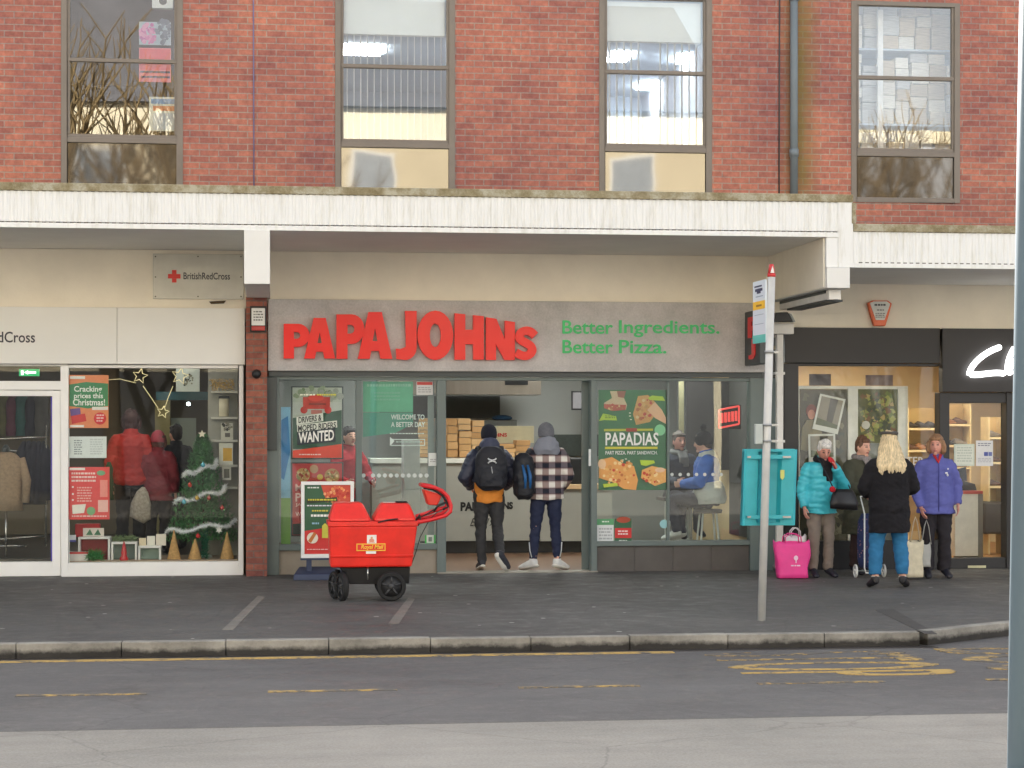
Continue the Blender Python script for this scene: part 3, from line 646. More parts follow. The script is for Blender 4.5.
# alarm box and camera on the pier
t = thing('alarm_box', 'white alarm box with a red base high on the brick pier', 'alarm box', tuple(W(257.5, 332, -.37)))
MB(black_pl).pb(250, 306, 266.5, 332, -.34, .036).build('backplate', t, bevel=.004); MB(plastic_white).pb(251.5, 308, 265, 325.5, -.38, .036).build('cover', t, bevel=.008); mb = MB(mat('alarm_red', (180, 50, 46), .4)); mb.pb(251.5, 326, 265, 330.5, -.38, .036); mb.build('lens', t, bevel=.004)
mb = MB(flat(110, 110, 108)); printitems(mb, [('l', 253.5, 311, 263, 322, 4, (120, 118, 116))], -.382); mb.build('print', t)
mb = MB(black_pl); c = W(256.5, 374, -.36); mb.ell(c, .055); mb.cyl((c.x, c.y, c.z), (c.x, -.302, c.z), .035); mb.build('wall_lamp', label='round black fitting on the brick pier beside the grey fascia', cat='light fitting')
# posters in charity window
Yp = .012
sheet('poster', 'green and orange poster reading Cracking prices this Christmas, topmost in the charity window', 'poster', (69, 375, 108.5, 428), Yp, (232, 140, 92),
      [('p', [(69.3, 384.5), (86, 382), (108.2, 383.5), (108.2, 406), (88, 408.5), (69.3, 406)], (62, 140, 92)), ('t', 'Cracking', 74, 386, 102, 393.5, (240, 244, 238)), ('t', 'prices this', 74, 393.2, 103, 399.8, (240, 244, 238)), ('t', 'Christmas!', 73, 399, 105, 405.5, (240, 244, 238)),
       ('r', 70, 376.2, 85, 379, (240, 236, 230)), ('r', 92, 406.8, 108, 410, (238, 232, 224)), ('p', [(70, 409), (80, 408), (81, 416), (71, 417)], (110, 80, 150)), ('p', [(71, 416), (85, 413.5), (86.5, 421), (72, 424)], (214, 52, 50)), ('d', 100, 418.5, 6.2, (214, 44, 50)), ('l', 96.5, 414.5, 104, 423, 3, (245, 200, 196)), ('r', 70, 425, 84, 427.3, (240, 236, 230))], group='posters in the charity shop window')
sheet('notice', 'plain white opening hours sheet between the two posters in the charity window', 'notice', (69, 436.5, 106.5, 458), Yp, (224, 230, 228), [('l', 74, 440, 82, 455.5, 7, (150, 158, 160)), ('l', 90, 439, 103, 455.5, 7, (200, 206, 206))])
sheet('poster', 'red poster of Christmas opening details, lower one in the charity window', 'poster', (69, 467, 109.5, 519.5), Yp, (226, 74, 74),
      [('r', 69.6, 467.8, 85, 470.2, (240, 232, 228)), ('l', 71.5, 472.5, 96, 483.5, 3, (248, 214, 208)), ('d', 101, 473, 4.3, 2.6, (120, 170, 130)), ('l', 77, 487, 92, 503, 6, (240, 176, 170)), ('d', 72.8, 487, 1, (250, 240, 240)), ('d', 72.8, 494, 1, (250, 240, 240)), ('d', 72.8, 500, 1, (250, 240, 240)), ('r', 100, 480, 107.5, 497, (240, 150, 140)), ('p', [(72, 505), (86, 504), (84, 513), (72.5, 514)], (236, 232, 222)), ('d', 91, 511, 4.3, (120, 170, 120)), ('r', 98, 500, 108, 512, (240, 190, 180)), ('l', 72, 515.5, 107, 518, 1, (245, 200, 195))], group='posters in the charity shop window')

# ---------------------------------------------------------------- shoe shop (right)
cl = thing('shoe_shopfront', 'black framed shoe shopfront with a warmly lit window at the right', 'shopfront', (XU(900, 0), 0, 0))
Yc = -.2; XX = lambda u, Y=Yc: XU(u, Y)
zt = ZV(328, 860, -.09); z2 = ZV(363, 860, Yc); z3 = ZV(392, 980, Yc)
xe = 14.
mb = MB(black_fascia); mb.box(XX(786), XX(941.5), -.15, -.062, z2, zt); mb.box(XX(942.5), xe, Yc, -.062, z3, zt-.003); mb.build('fascia', cl, bevel=.004)
mb = MB(black_frame); Yk = -.1
mb.box(XX(784, Yk), XX(798.5, Yk), Yk, .06, 0, z2-.003); mb.box(XX(939, Yk), XX(949, Yk), Yk-.02, .06, 0, z3-.003)
mb.box(XX(798.5, Yk), XX(939, Yk), Yk, .06, ZV(366, 860, Yk), z2-.003); mb.box(XX(798.5, Yk), XX(939, Yk), Yk, .06, 0, ZV(541, 860, Yk))
mb.box(XX(949, Yk), XX(1006, Yk), Yk, .06, ZV(403, 980, Yk), z3-.003); mb.box(XX(949, Yk), XX(1006, Yk), Yk, .06, 0, ZV(558, 980, Yk))
mb.box(XX(1006, Yk), XX(1019, Yk), Yk-.02, .06, 0, z3-.003); mb.build('shop_frame', cl, bevel=.005)
MB(pane_shop).box(XX(798.5, Yk), XX(939, Yk), -.02, -.012, ZV(541, 860, Yk), ZV(366, 860, Yk)).build('window_pane', cl)
MB(pane_shop).box(XX(949, Yk), XX(1006, Yk), -.02, -.012, ZV(558, 980, Yk), ZV(403, 980, Yk)).build('door_pane', cl)
MB(mat('brass_plate', (190, 185, 150), .3, metal=.6)).pb(968, 565.5, 986, 568, -.106, .005).build('kick_plate', cl)
MB(pane_shop).box(XX(1019, Yk), xe, -.02, -.012, .35, z3-.01).build('side_pane', cl)
MB(black_frame).box(XX(1019, Yk), xe, Yk, .06, 0, .345).build('side_riser', cl)
warm_wall = mat('warm_shop_wall', (200, 178, 136), .8, .06, 1)
room(XX(786, 0), 13.5, 5.0, 2.75, warm_wall, mat('wood_floor', (176, 132, 84), .5, .15, 2), mat('warm_ceiling', (214, 190, 140), .9), cl)
for k in range(4): tray_light(XX(800, 0)+.5+k*1.0, 1.6, 2.75, .5, .5, 6, (1, .87, .68), 'square warm ceiling lamp in the shoe shop, %s' % ('nearest the pizza shop', 'second from the pizza shop', 'third from the pizza shop', 'nearest the entrance door')[k], 'ceiling lamps in the shoe shop')
tray_light(XX(800, 0)+1.5, 3.9, 2.75, 2.2, .25, 6, (1, .87, .68), 'long warm ceiling lamp near the shoe shop back wall', 'ceiling lamps in the shoe shop')
# script sign letters
lit = mat('lit_white_letter', (250, 250, 255), .4, emit=1.1, ecol=(1, 1, 1, 1)); side = mat('letter_side', (90, 86, 90), .5)
t = thing('shop_sign', 'glowing white handwritten style letters on the black fascia at the right edge', 'sign', tuple(W(1000, 380, Yc-.06)))
def stroke(pts, r=3.1):
    mb = MB(lit); P = [W(u, v, Yc-.05) for u, v in pts]; k = abs(XU(1, Yc)-XU(0, Yc)); n = len(P)
    rad = [r*k]*n; mb.tube(P, [(q, .028) for q in rad], n=14, ref=(1, 0, 0)); 
    mb.ell(P[0], (r*k, .028, r*k)); mb.ell(P[-1], (r*k*.8, .028, r*k*.8)); return mb
def bez(ps, n=10):
    out = []
    for i in range(n+1):
        q = i/n; c = [Vector(p) for p in ps]
        while len(c) > 1: c = [c[j].lerp(c[j+1], q) for j in range(len(c)-1)]
        out.append((c[0].x, c[0].y))
    return out
stroke(bez([(999, 347.5), (985, 352), (972, 362), (967, 373), (970, 377)])[:-1]+bez([(969.5, 374), (976, 377), (992, 371), (1004, 373.5)]), 3.1).build('letter', t)
stroke(bez([(1013.5, 349), (1007, 360), (1006, 372), (1010, 373)], 8), 3.).build('letter', t)
for k, pts in enumerate(([(1030, 362), (1016, 356), (1010, 372), (1026, 374), (1032, 362), (1034, 374)], [(1040, 360), (1040, 374), (1040, 362), (1050, 358)], [(1058, 346), (1057, 374), (1057, 366), (1070, 356), (1060, 366), (1072, 374)], [(1084, 358), (1074, 358), (1082, 368), (1082, 376), (1072, 372)])):
    stroke(pts, 2.7).build('letter', t)
# shield alarm
t = thing('alarm_box', 'shield shaped white and orange alarm box on the cream wall above the black fascia', 'alarm box', tuple(W(880, 327, -.14)))
mb = MB(mat('alarm_orange', (226, 98, 40), .35)); ppoly(mb, [(868, 303), (873, 300.5), (888, 300.5), (892, 303.5), (889, 315), (885.5, 326), (874.5, 326), (871, 315)], -.13, .07, None); mb.build('body', t, bevel=.008)
mb = MB(mat('alarm_silver', (206, 206, 200), .3)); ppoly(mb, [(870, 303), (874, 301.3), (887, 301.3), (890.2, 304), (884.5, 320), (876, 320)], -.138, .007, None); mb.build('face_plate', t)
mb = MB(); printitems(mb, [('l', 874.5, 304, 886, 307.5, 1, (60, 60, 62)), ('l', 877, 309.5, 884, 311.5, 1, (70, 70, 72)), ('l', 875.5, 313, 885, 318.5, 3, (120, 118, 116))], -.1385); mb.build('print', t)
# window display
disp_w = mat('display_white', (232, 230, 220), .5)
t = thing('display_screen', 'tall white display screen with two photo panels in the shoe shop window', 'display', tuple(W(852, 541, .35)))
mb = MB(disp_w); mb.pb(796, 386, 908, 389, .35, .06); mb.pb(796, 389, 799.5, 541, .35, .06); mb.pb(848, 389, 858, 541, .35, .06); mb.pb(898, 389, 908, 541, .35, .06); mb.build('frame', t, bevel=.004)
def photo_panel(name, rect, Y, cols, n, size, parent=None, **kw):
    mb = MB(flat(*cols[0])); mb.pb(*rect, Y, .01); rr = random.Random(int(rect[0])); u0, v0, u1, v1 = rect; yy = Y-.001
    for q in range(n):
        yy -= .00003; uu, vv = rr.uniform(u0+size, u1-size), rr.uniform(v0+size, v1-size); r = rr.uniform(.4, 1)*size
        c = W(uu, vv, yy); k = abs(XU(1, yy)-XU(0, yy)); an = rr.uniform(0, 3); m_ = rr.randint(5, 8)
        mb.prism([(c.x+r*k*(1 if j % 2 else .6)*math.cos(2*math.pi*j/m_+an), c.z+r*k*(1 if j % 2 else .7)*math.sin(2*math.pi*j/m_+an)) for j in range(m_)], yy, yy+.0006, flat(*rr.choice(cols)))
    return mb.build(name, parent, **kw)
photo_panel('leaf_photo', (858.2, 389.2, 897.8, 443), .37, [(92, 92, 40), (140, 140, 60), (160, 160, 70), (120, 84, 44), (176, 150, 80), (70, 74, 40), (110, 120, 50)], 170, 4.2, t)
mb = MB(mat('photo_grey', (128, 130, 120), .6, .25, 8)); mb.pb(858.2, 443.1, 897.8, 540.8, .37, .01); pdisc(mb, 866, 425, 4, .35, .02, flat(210, 205, 190)); mb.build('lower_photo', t)
photo_panel('portrait_photo', (799.7, 389.2, 847.8, 540.8), .37, [(90, 84, 62), (110, 104, 76), (66, 62, 48), (130, 122, 96), (74, 78, 62)], 150, 6, t)
mb = MB(flat(132, 62, 44)); pdisc(mb, 811.5, 411, 5.4, .346, .012, None, rv=6.5); pdisc(mb, 811.5, 414.5, 3.6, .343, .01, flat(206, 140, 112), rv=4.8); ppoly(mb, [(800.5, 450), (802, 428), (807, 420), (816, 420), (822, 432), (823, 450)], .345, .012, flat(142, 132, 96)); mb.build('portrait_figure', t)
def polaroid(u, v, w_, h, a, lbl):
    def R(du, dv): c, s_ = math.cos(a), math.sin(a); return (u+du*c-dv*s_, v+du*s_+dv*c)
    mb = MB(flat(226, 226, 216)); ppoly(mb, [R(-w_, -h), R(w_, -h), R(w_, h), R(-w_, h)], .3, .006, None)
    ppoly(mb, [R(-w_+2, -h+2), R(w_-2, -h+2), R(w_-2, h-5), R(-w_+2, h-5)], .298, .001, flat(150, 142, 124)); ppoly(mb, [R(-2, -h+2.1), R(6, -h+2.1), R(5, h-9), R(-1, h-10)], .2965, .001, flat(92, 88, 80)); ppoly(mb, [R(-w_+2.1, h-12), R(w_-2.1, h-9), R(w_-2.1, h-5.1), R(-w_+2.1, h-5.1)], .2955, .001, flat(100, 106, 74))
    mb.build('photo_card', label=lbl, cat='photo card', group='oversized photo cards in the shoe shop window')
polaroid(829, 414, 13, 18, .22, 'large tilted white bordered photo card in the shoe shop window'); polaroid(822, 448, 13.5, 14, -.02, 'upright white bordered photo card behind the white haired woman')
MB(flat(52, 36, 30)).pb(809.5, 374, 831, 385.6, .6, .02).build('picture', label='dark small picture above the display screen, nearest the black corner', cat='picture')
MB(mat('mauve_print', (128, 110, 108), .6, .25, 9)).pb(866, 375, 893, 385.6, .6, .02).build('picture', label='mauve grey picture above the leafy photo panel', cat='picture')
# vinyl word on glass low at the right of the window
mb = MB(); ptext(mb, 'WINTER', 885, 457, 924, 465, -.024, .002, flat(220, 216, 206), bold=.01); mb.build('window_lettering', label='pale capital lettering on the shoe shop glass behind the women', cat='lettering')
# shelves with shoes
shelf_c = mat('beige_shelf', (222, 200, 150), .6)
shoe_mats = [mat('shoe_%s' % n_, c, .5) for n_, c in (('black', (40, 34, 32)), ('tan', (150, 100, 60)), ('brown', (92, 60, 42)), ('grey', (120, 112, 104)))]
def shoe_at(x, y, z, m, L=.25):
    mb = MB(m)
    secs = [(-.5, .032, .035, .035), (-.32, .036, .05, .048), (-.1, .034, .042, .04), (.12, .038, .03, .03), (.35, .042, .024, .024), (.5, .022, .015, .016)]
    mb.tube([(x+s_[0]*L, y, z+s_[3]) for s_ in secs], [(s_[1], s_[2]) for s_ in secs], n=10, ref=(0, 1, 0)); return mb
def shoe_shelves(u0, u1, vs_, Y, lbl, seed, n):
    t = thing('shoe_rack', lbl, 'shelving', tuple(W((u0+u1)/2, 540, Y)))
    MB(mat('rack_back', (190, 160, 104), .8)).box(XU(u0, Y), XU(u1, Y), Y+.28, Y+.3, .3, ZV(min(vs_)-20, (u0+u1)/2, Y)).build('back_panel', t)
    for sx in (XU(u0, Y)-.02, XU(u1, Y)): MB(shelf_c).box(sx, sx+.02, Y, Y+.3, .01, ZV(min(vs_)-20, (u0+u1)/2, Y)).build('side_panel', t)
    rr = random.Random(seed)
    for v in vs_:
        z = ZV(v, (u0+u1)/2, Y); MB(shelf_c).box(XU(u0, Y)+.002, XU(u1, Y)-.002, Y, Y+.278, z-.03, z).build('shelf', t)
        for k in range(n):
            x = XU(u0, Y)+(k+.6)*(XU(u1, Y)-XU(u0, Y))/(n+.2)
            shoe_at(x, Y+.13, z+.001, rr.choice(shoe_mats), .2).build('shoe', label='small shoe displayed on the lit shelves inside the shoe shop', cat='shoe', group='shoes on the shop shelves')
shoe_shelves(909, 942, (428, 450, 472, 494), 2.6, 'beige shoe rack right of the display screen behind the purple coat', 2, 3)
shoe_shelves(946, 970, (424, 445, 467), 2.6, 'narrow beige shoe rack seen through the glass door', 4, 2)
shoe_shelves(990, 1004, (437, 462, 486), 2.2, 'white shelf unit at the right of the glass door', 9, 1)
# counter in door
t = thing('shop_counter', 'white counter with a red edged top inside the glass door', 'counter', tuple(W(970, 556, .5)))
MB(mat('counter_white', (226, 220, 206), .5)).pb(955, 494, 978, 556, .5, .9).build('body', t); MB(mat('counter_red', (190, 60, 44), .4)).pb(953, 491, 983, 494, .48, .94).build('top', t, bevel=.004)
MB(mat('counter_grey_side', (120, 112, 100), .6)).box(XU(978, .5)+.002, XU(983, .5), .5, 1.4, .01, ZV(494.2, 970, .5)).build('side_cladding', t)
t = thing('till', 'black till with a small lit screen on the white counter', 'till', tuple(W(967, 491, .7))); mb = MB(black_pl); ppoly(mb, [(957, 491), (957, 483), (964, 481), (975, 484), (977, 491)], .7, .3, None); mb.build('base', t); mb = MB(black_pl); ppoly(mb, [(957, 481), (958, 469), (966, 467), (967, 481)], .72, .05, None); mb.build('screen', t); MB(mat('till_display', (170, 190, 220), .4, emit=.6)).pb(957.5, 483.5, 961, 488, .696, .004).build('display', t)
MB(mat('dark_bench', (58, 52, 46), .6)).pb(984, 502, 1006, 534, 2.0, .6).build('bench', label='dark padded bench deep inside the glass door', cat='bench', bevel=.03)
sheet('notice', 'pale green edged notice on the glass door, left of the pair', 'notice', (954, 444, 974.5, 466), -.028, (206, 216, 202), [('r', 955.5, 445.5, 973, 464.5, (222, 226, 214)), ('l', 957, 447, 972, 463, 6, (190, 198, 186))])
sheet('notice', 'white notice with small blue pictures on the glass door, right of the pair', 'notice', (976, 440.5, 993, 466), -.028, (226, 226, 226), [('l', 978, 443, 991, 447, 2, (140, 140, 150)), ('r', 984, 452, 988, 456, (80, 90, 160)), ('r', 988.5, 452, 992, 456, (110, 120, 180)), ('l', 978, 458, 991, 463, 3, (190, 190, 196))])
# ---------------------------------------------------------------- pizza shop
pj = thing('pizza_shopfront', 'grey framed pizza shopfront with a concrete grey fascia and an open central doorway', 'shopfront', (XU(510, 0), 0, 0))
Yg = -.22; a0, a1 = XU(268, Yg), XU(767, Yg); zg0, zg1 = ZV(371.5, 510, Yg), ZV(301, 510, Yg)
MB(pj_panel).box(a0, a1, Yg, -.062, zg0, zg1).build('fascia', pj, bevel=.004)
MB(gg_d).box(a0+.01, a1-.05, Yg+.06, -.062, zg0-.06, zg0-.003).build('fascia_trim', pj)
# domed capital letters of the fascia sign
def arc(cx, cy, rx, ry, a0_, a1_, n=12): return [(cx+rx*math.cos(math.radians(a0_+(a1_-a0_)*i/n)), cy+ry*math.sin(math.radians(a0_+(a1_-a0_)*i/n))) for i in range(n+1)]
def LP(x0, x1, yt, yb):   # P
    w_, h = x1-x0, yb-yt; s = w_*.38
    return [[(x0, yb), (x0, yt)]+[(q[0], yt+h*.33+q[1]) for q in arc(x0+w_*.55, 0, w_*.45, h*.33, -90, 90)]+[(x0+s, yt+h*.66), (x0+s, yb)],
            [(x0+s, yt+h*.22), (x0+s, yt+h*.44)]+[(q[0], yt+h*.33+q[1]) for q in arc(x0+w_*.5, 0, w_*.16, h*.11, 90, -90, 6)]]
def LA(x0, x1, yt, yb):
    w_, h = x1-x0, yb-yt; c = (x0+x1)/2
    return [[(x0, yb), (c-w_*.19, yt), (c+w_*.19, yt), (x1, yb), (x1-w_*.33, yb), (x1-w_*.38, yb-h*.17), (x0+w_*.38, yb-h*.17), (x0+w_*.33, yb)],
            [(c-w_*.085, yb-h*.37), (c+w_*.085, yb-h*.37), (c, yt+h*.3)]]
def LJ(x0, x1, yt, yb):
    w_, h = x1-x0, yb-yt
    return [[(x1-w_*.55, yt), (x1, yt), (x1, yb-h*.25)]+arc(x0+w_*.45, yb-h*.25, w_*.55, h*.25, 0, 90, 8)+[(x0+w_*.02, yb-h*.02), (x0, yb-h*.22), (x0+w_*.2, yb-h*.21), (x1-w_*.5, yb-h*.26), (x1-w_*.52, yt+h*.4)]]
def LO(x0, x1, yt, yb):
    c, d = (x0+x1)/2, (yt+yb)/2; w_, h = x1-x0, yb-yt
    return [arc(c, d, w_/2, h/2, 0, 345, 23), arc(c, d, w_*.17, h*.25, 0, 340, 17)]
def LH(x0, x1, yt, yb, sl):
    w_, h = x1-x0, yb-yt; s = w_*.35
    return [[(x0, yt), (x0+s, yt+sl*.35), (x0+s, yt+h*.36), (x1-s, yt+h*.36), (x1-s, yt+sl*.65), (x1, yt+sl), (x1, yb), (x1-s, yb), (x1-s, yb-h*.34), (x0+s, yb-h*.34), (x0+s, yb), (x0, yb)]]
def LN(x0, x1, yt, yb, sl):
    w_, h = x1-x0, yb-yt; s = w_*.33
    return [[(x0, yt), (x0+s*1.05, yt+sl*.3), (x1-s, yt+h*.56), (x1-s, yt+sl*.7), (x1, yt+sl), (x1, yb), (x1-s*1.05, yb), (x0+s, yb-h*.4), (x0+s, yb), (x0, yb)]]
def LS(x0, x1, yt, yb):
    P = [(.9, .27), (.72, .15), (.48, .12), (.24, .2), (.2, .36), (.45, .47), (.72, .56), (.82, .72), (.62, .86), (.35, .87), (.08, .77)]
    w_, h = x1-x0, yb-yt; P = [Vector((x0+p[0]*w_, yt+p[1]*h)) for p in P]; L, R_ = [], []
    for _ in range(3):      # corner cutting
        Q_ = [P[0]]
        for a, b in zip(P, P[1:]): Q_ += [a.lerp(b, .25), a.lerp(b, .75)]
        P = Q_+[P[-1]]
    for i, p in enumerate(P):
        d = (P[min(i+1, len(P)-1)]-P[max(0, i-1)]).normalized(); nn = Vector((-d.y, d.x))*h*.112; L.append(tuple(p+nn)); R_.append(tuple(p-nn))
    return [L+R_[::-1]]
zz = 3.4133; letters = [LP(82, 168, 151, 267), LA(152, 255, 131, 267), LP(262, 355, 119, 268), LA(335, 450, 111, 268), LJ(465, 533, 107, 272), LO(538, 658, 106, 272), LH(665, 762, 115, 271, 10), LN(772, 868, 129, 272, 16), LS(868, 945, 158, 275)]
sign_red = mat('glossy_sign_red', (.86, .012, .010, 1), .35, .05, 2, spec=.3, coat=.08)
t = thing('shop_sign', 'large raised red capital letters arched across the grey fascia', 'sign', tuple(W(410, 361, Yg-.06)))
for vs_, fs_ in poly_letters(letters, off=1.3):
    mb = MB(sign_red); out = []
    for p in vs_: q = W(260+p.x/zz, 280+p.y/zz, Yg-.05); out.append((q.x, Yg-.001-(.075 if p.z > 0 else 0), q.z))
    mb.add(out, fs_); mb.build('letter', t)
green_txt = mat('green_sign_lettering', (36, 184, 100), .4)
t = thing('slogan_lettering', 'two lines of green lettering on the grey fascia right of the red letters', 'lettering', tuple(W(640, 354, Yg-.02)))
for w_, ua, ub, vt_ in (('Better', 562.5, 613, 334), ('Ingredients.', 619, 719.5, 337.5)): mb = MB(green_txt); ptext(mb, w_, ua, 320.5, ub, vt_, Yg-.012, .011, green_txt, bold=.014); mb.build('word', t)
for w_, ua, ub in (('Better', 562.5, 613), ('Pizza.', 619, 666.5)): mb = MB(green_txt); ptext(mb, w_, ua, 340, ub, 353.5, Yg-.012, .011, green_txt, bold=.014); mb.build('word', t)
# projecting sign
xq = XU(743, Yg); t = thing('projecting_sign', 'dark box sign with red letters projecting from the right end of the grey fascia', 'sign', (xq, -.5, ZV(365, 750, -.5)))
za, zb = ZV(365, 750, -.5), ZV(311, 750, -.5)
MB(gg_d).box(xq+.02, xq+.14, -.95, Yg-.002, za, zb).build('box', t, bevel=.01)
mb = MB(sign_red); sm_ = [(0, -.3), (0, .3), (.2, .3), (.2, .13), (.3, .13), (.3, -.3)]
def sideprism(mb, pts, x0, x1, m=None):
    n = len(pts); vs_ = [(x0, y, z) for y, z in pts]+[(x1, y, z) for y, z in pts]
    mb.add(vs_, [list(range(n-1, -1, -1)), list(range(n, 2*n))]+[(i, (i+1) % n, (i+1) % n+n, i+n) for i in range(n)], m)
zc = (za+zb)/2
for loops in poly_letters([LP(0, .42, -.26, .0)]):
    out = [(xq+.008+(.01 if p.z > 0 else 0), -.42-p.x*1.1, zc-p.y*.95) for p in loops[0]]; mb.add(out, loops[1])
for loops in poly_letters([LJ(0, .3, .0, .24)]):
    out = [(xq+.008+(.01 if p.z > 0 else 0), -.46-p.x, zc-.02-p.y) for p in loops[0]]; mb.add(out, loops[1])
mb.build('sign_letters', t)
# frame
Yp0 = -.1; P = lambda u: XU(u, Yp0); Q = lambda v, u=510: ZV(v, u, Yp0)
zt = zg0-.066
mb = MB(gg)
mb.box(P(266.5), P(279), Yp0-.02, .06, 0, zt); mb.box(P(279), P(750), Yp0, .06, Q(380.5), zt)
mb.box(P(750), P(776), Yp0-.02, .06, 0, zt); mb.box(P(437), P(446), Yp0-.01, .06, 0, Q(380.5)); mb.box(P(591), P(597), Yp0-.01, .06, 0, Q(380.5))
mb.box(P(279), P(437), Yp0, .06, Q(549), Q(543)); mb.box(P(597), P(750), Yp0, .06, Q(547), Q(542))
mb.box(P(356), P(362), Yp0, .06, Q(543), Q(380.5)); mb.box(P(668), P(670.5), Yp0+.05, .04, Q(542), Q(380.5))
mb.build('shop_frame', pj, bevel=.005)
MB(gg_d).box(P(266), P(277), Yp0-.05, Yp0-.022, Q(450), zt-.01).build('shutter_box', pj, bevel=.004)
MB(tile_beige).box(P(279), P(437), -.06, .06, 0, Q(549.2)).build('stall_riser', pj)
mb = MB(tile_grey); x = P(597); e = P(750); wt = (e-x)/4
for k in range(4): mb.box(x+k*wt, x+(k+1)*wt-.004, -.06, .06, 0, Q(547.2))
mb.build('stall_riser', pj)
def pane(u0, u1, v0, v1, Y=-.02, name='window_pane'): return MB(pane_pj).box(P(u0), P(u1), Y, Y+.008, Q(v1), Q(v0)).build(name, pj)
pane(279, 356, 380.5, 543); pane(362, 437, 380.5, 543); pane(597, 668, 380.5, 542); pane(670.5, 750, 380.5, 542)
# sliding door leaf standing open behind the right pane
mb = MB(gg); Yd = .12; D_ = lambda u: XU(u, Yd); mb.box(D_(582), D_(590), Yd, Yd+.05, .01, Q(380)); dd = mb.build('door', pj, bevel=.004); MB(gg_l).box(D_(428), D_(434), Yd, Yd+.05, .01, Q(380)).build('door_stile', pj)
MB(flat(215, 220, 220)).pb(588.6, 449, 591, 466, Yp0-.014, .003).build('door_label', dd)
MB(mat('steel_threshold', (150, 146, 138), .4, metal=.4)).box(P(437), P(597), Yp0-.06, .1, .001, .014).build('threshold', pj)
pw = mat('grey_shop_wall', (150, 152, 148), .8, .05, 1)
room(xB+.1, XU(780, 0), 6.2, 2.9, pw, mat('brown_shop_floor', (118, 88, 66), .35, .2, 1.5), mat('pale_shop_ceiling', (170, 170, 166), .9), pj)
for k, (x, y) in enumerate(((-1.6, 1.6), (.6, 1.8), (1.2, 4.6), (-1.4, 4.6), (2.4, 1.8))): tray_light(x, y, 2.9, .58, .58, 8, (.97, 1, .96), 'square ceiling lamp in the pizza shop %s' % ('over the left window', 'just inside the doorway', 'behind the counter, right one', 'behind the counter, left one', 'over the high table')[k], 'ceiling lamps in the pizza shop')
# counter
ctr = mat('grey_counter_front', (160, 158, 148), .5, .08, 2); Yk = 3.3
t = thing('shop_counter', 'long grey counter with a white top facing the pizza shop doorway', 'counter', tuple(W(510, 553, Yk)))
MB(ctr).pb(372, 463.5, 540, 541, Yk, .6).build('front_panel', t); MB(mat('counter_top_white', (222, 220, 210), .4)).pb(370, 458.5, 541, 463.2, Yk-.05, .7).build('top', t, bevel=.006)
MB(black_pl).pb(372, 541.2, 610, 553, Yk+.06, .5).build('kickboard', t)
MB(ctr).pb(540.3, 489.5, 612, 541, Yk, .6).build('low_panel', t); MB(mat('pale_wood_edge', (205, 172, 130), .5)).pb(540, 484.5, 613, 489.2, Yk-.04, .66).build('low_top', t, bevel=.005)
for w_, q_, bo_, sh_ in (('PAPA', (460.5, 502, 484.5, 511), .05, 0), ('JOHNS', (487, 502, 513, 511), .05, 0), ('Est. 1984', (470, 518, 503, 526), 0., .5)): mb = MB(mat('counter_black_lettering', (24, 24, 26), .5)); ptext(mb, w_, *q_, Yk-.006, .005, None, bold=bo_, shear=sh_); mb.build('lettering', t)
MB(black_pl).pb(541, 458, 590, 484, Yk+.2, .3).build('oven', label='black low oven on the right worktop behind the plaid shirt', cat='oven', bevel=.02)
# back of shop
t = thing('extractor_hood', 'stainless extractor hood across the top of the kitchen wall', 'hood', tuple(W(485, 395, 4.6)))
hoodm = mat('brushed_hood', (150, 140, 128), .35, .3, 1.2, metal=.5, stretch=(2.5, 1, .3))
MB(hoodm).pb(380, 377, 541, 394.5, 4.6, .9).build('body', t); MB(black_pl).pb(505, 380, 528, 385, 4.57, .02).build('handle_frame', t)
MB(mat('dark_tiling', (52, 60, 58), .3, .3, 20)).pb(548, 434.5, 600, 456, 6.1, .05).build('tile_panel', label='dark green tiled strip on the back wall right of the grey hood', cat='tiling')
t = thing('notice_board', 'small pale board in a dark frame on the kitchen wall near the door edge', 'board', tuple(W(577, 410, 5.6))); MB(black_pl).pb(571.5, 391, 585, 410, 5.6, .03).build('frame', t); MB(flat(140, 138, 142)).pb(573, 392.5, 584, 408.5, 5.59, .008).build('sheet', t)
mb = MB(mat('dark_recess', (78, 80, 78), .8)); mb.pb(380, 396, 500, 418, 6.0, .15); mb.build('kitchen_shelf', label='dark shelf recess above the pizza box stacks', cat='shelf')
MB(mat('card_cream', (200, 192, 160), .7)).pb(497, 426, 534, 443, 4.25, .5).build('carton', label='large cream carton with red print behind the man in the orange shirt', cat='carton', bevel=.004)
mb = MB(); ptext(mb, 'JOHNS', 488, 433, 507, 438, 4.245, .003, flat(190, 50, 50), bold=.04); mb.build('carton_print', label='red word printed on the cream carton', cat='lettering')
mb = MB(mat('grey_oven', (96, 98, 96), .4, .1, 3, metal=.4)); mb.pb(484, 420, 517, 432, 5.0, .6); mb.build('oven', label='grey pizza oven top just behind the cream carton', cat='oven', bevel=.01)
mb = MB(mat('blue_cloth', (30, 62, 92), .8)); c = W(503, 418, 5.0); mb.ell(c+Vector((0, .1, 0)), (.15, .1, .045)); mb.build('cloth_bundle', label='dark blue bundle lying on top of the grey oven', cat='cloth')
card = [mat('kraft_card_%s' % q, c_, .8, .1, 6) for q, c_ in (('a', (196, 154, 104)), ('b', (180, 138, 90)), ('c', (206, 168, 120)))]
rr = random.Random(9)
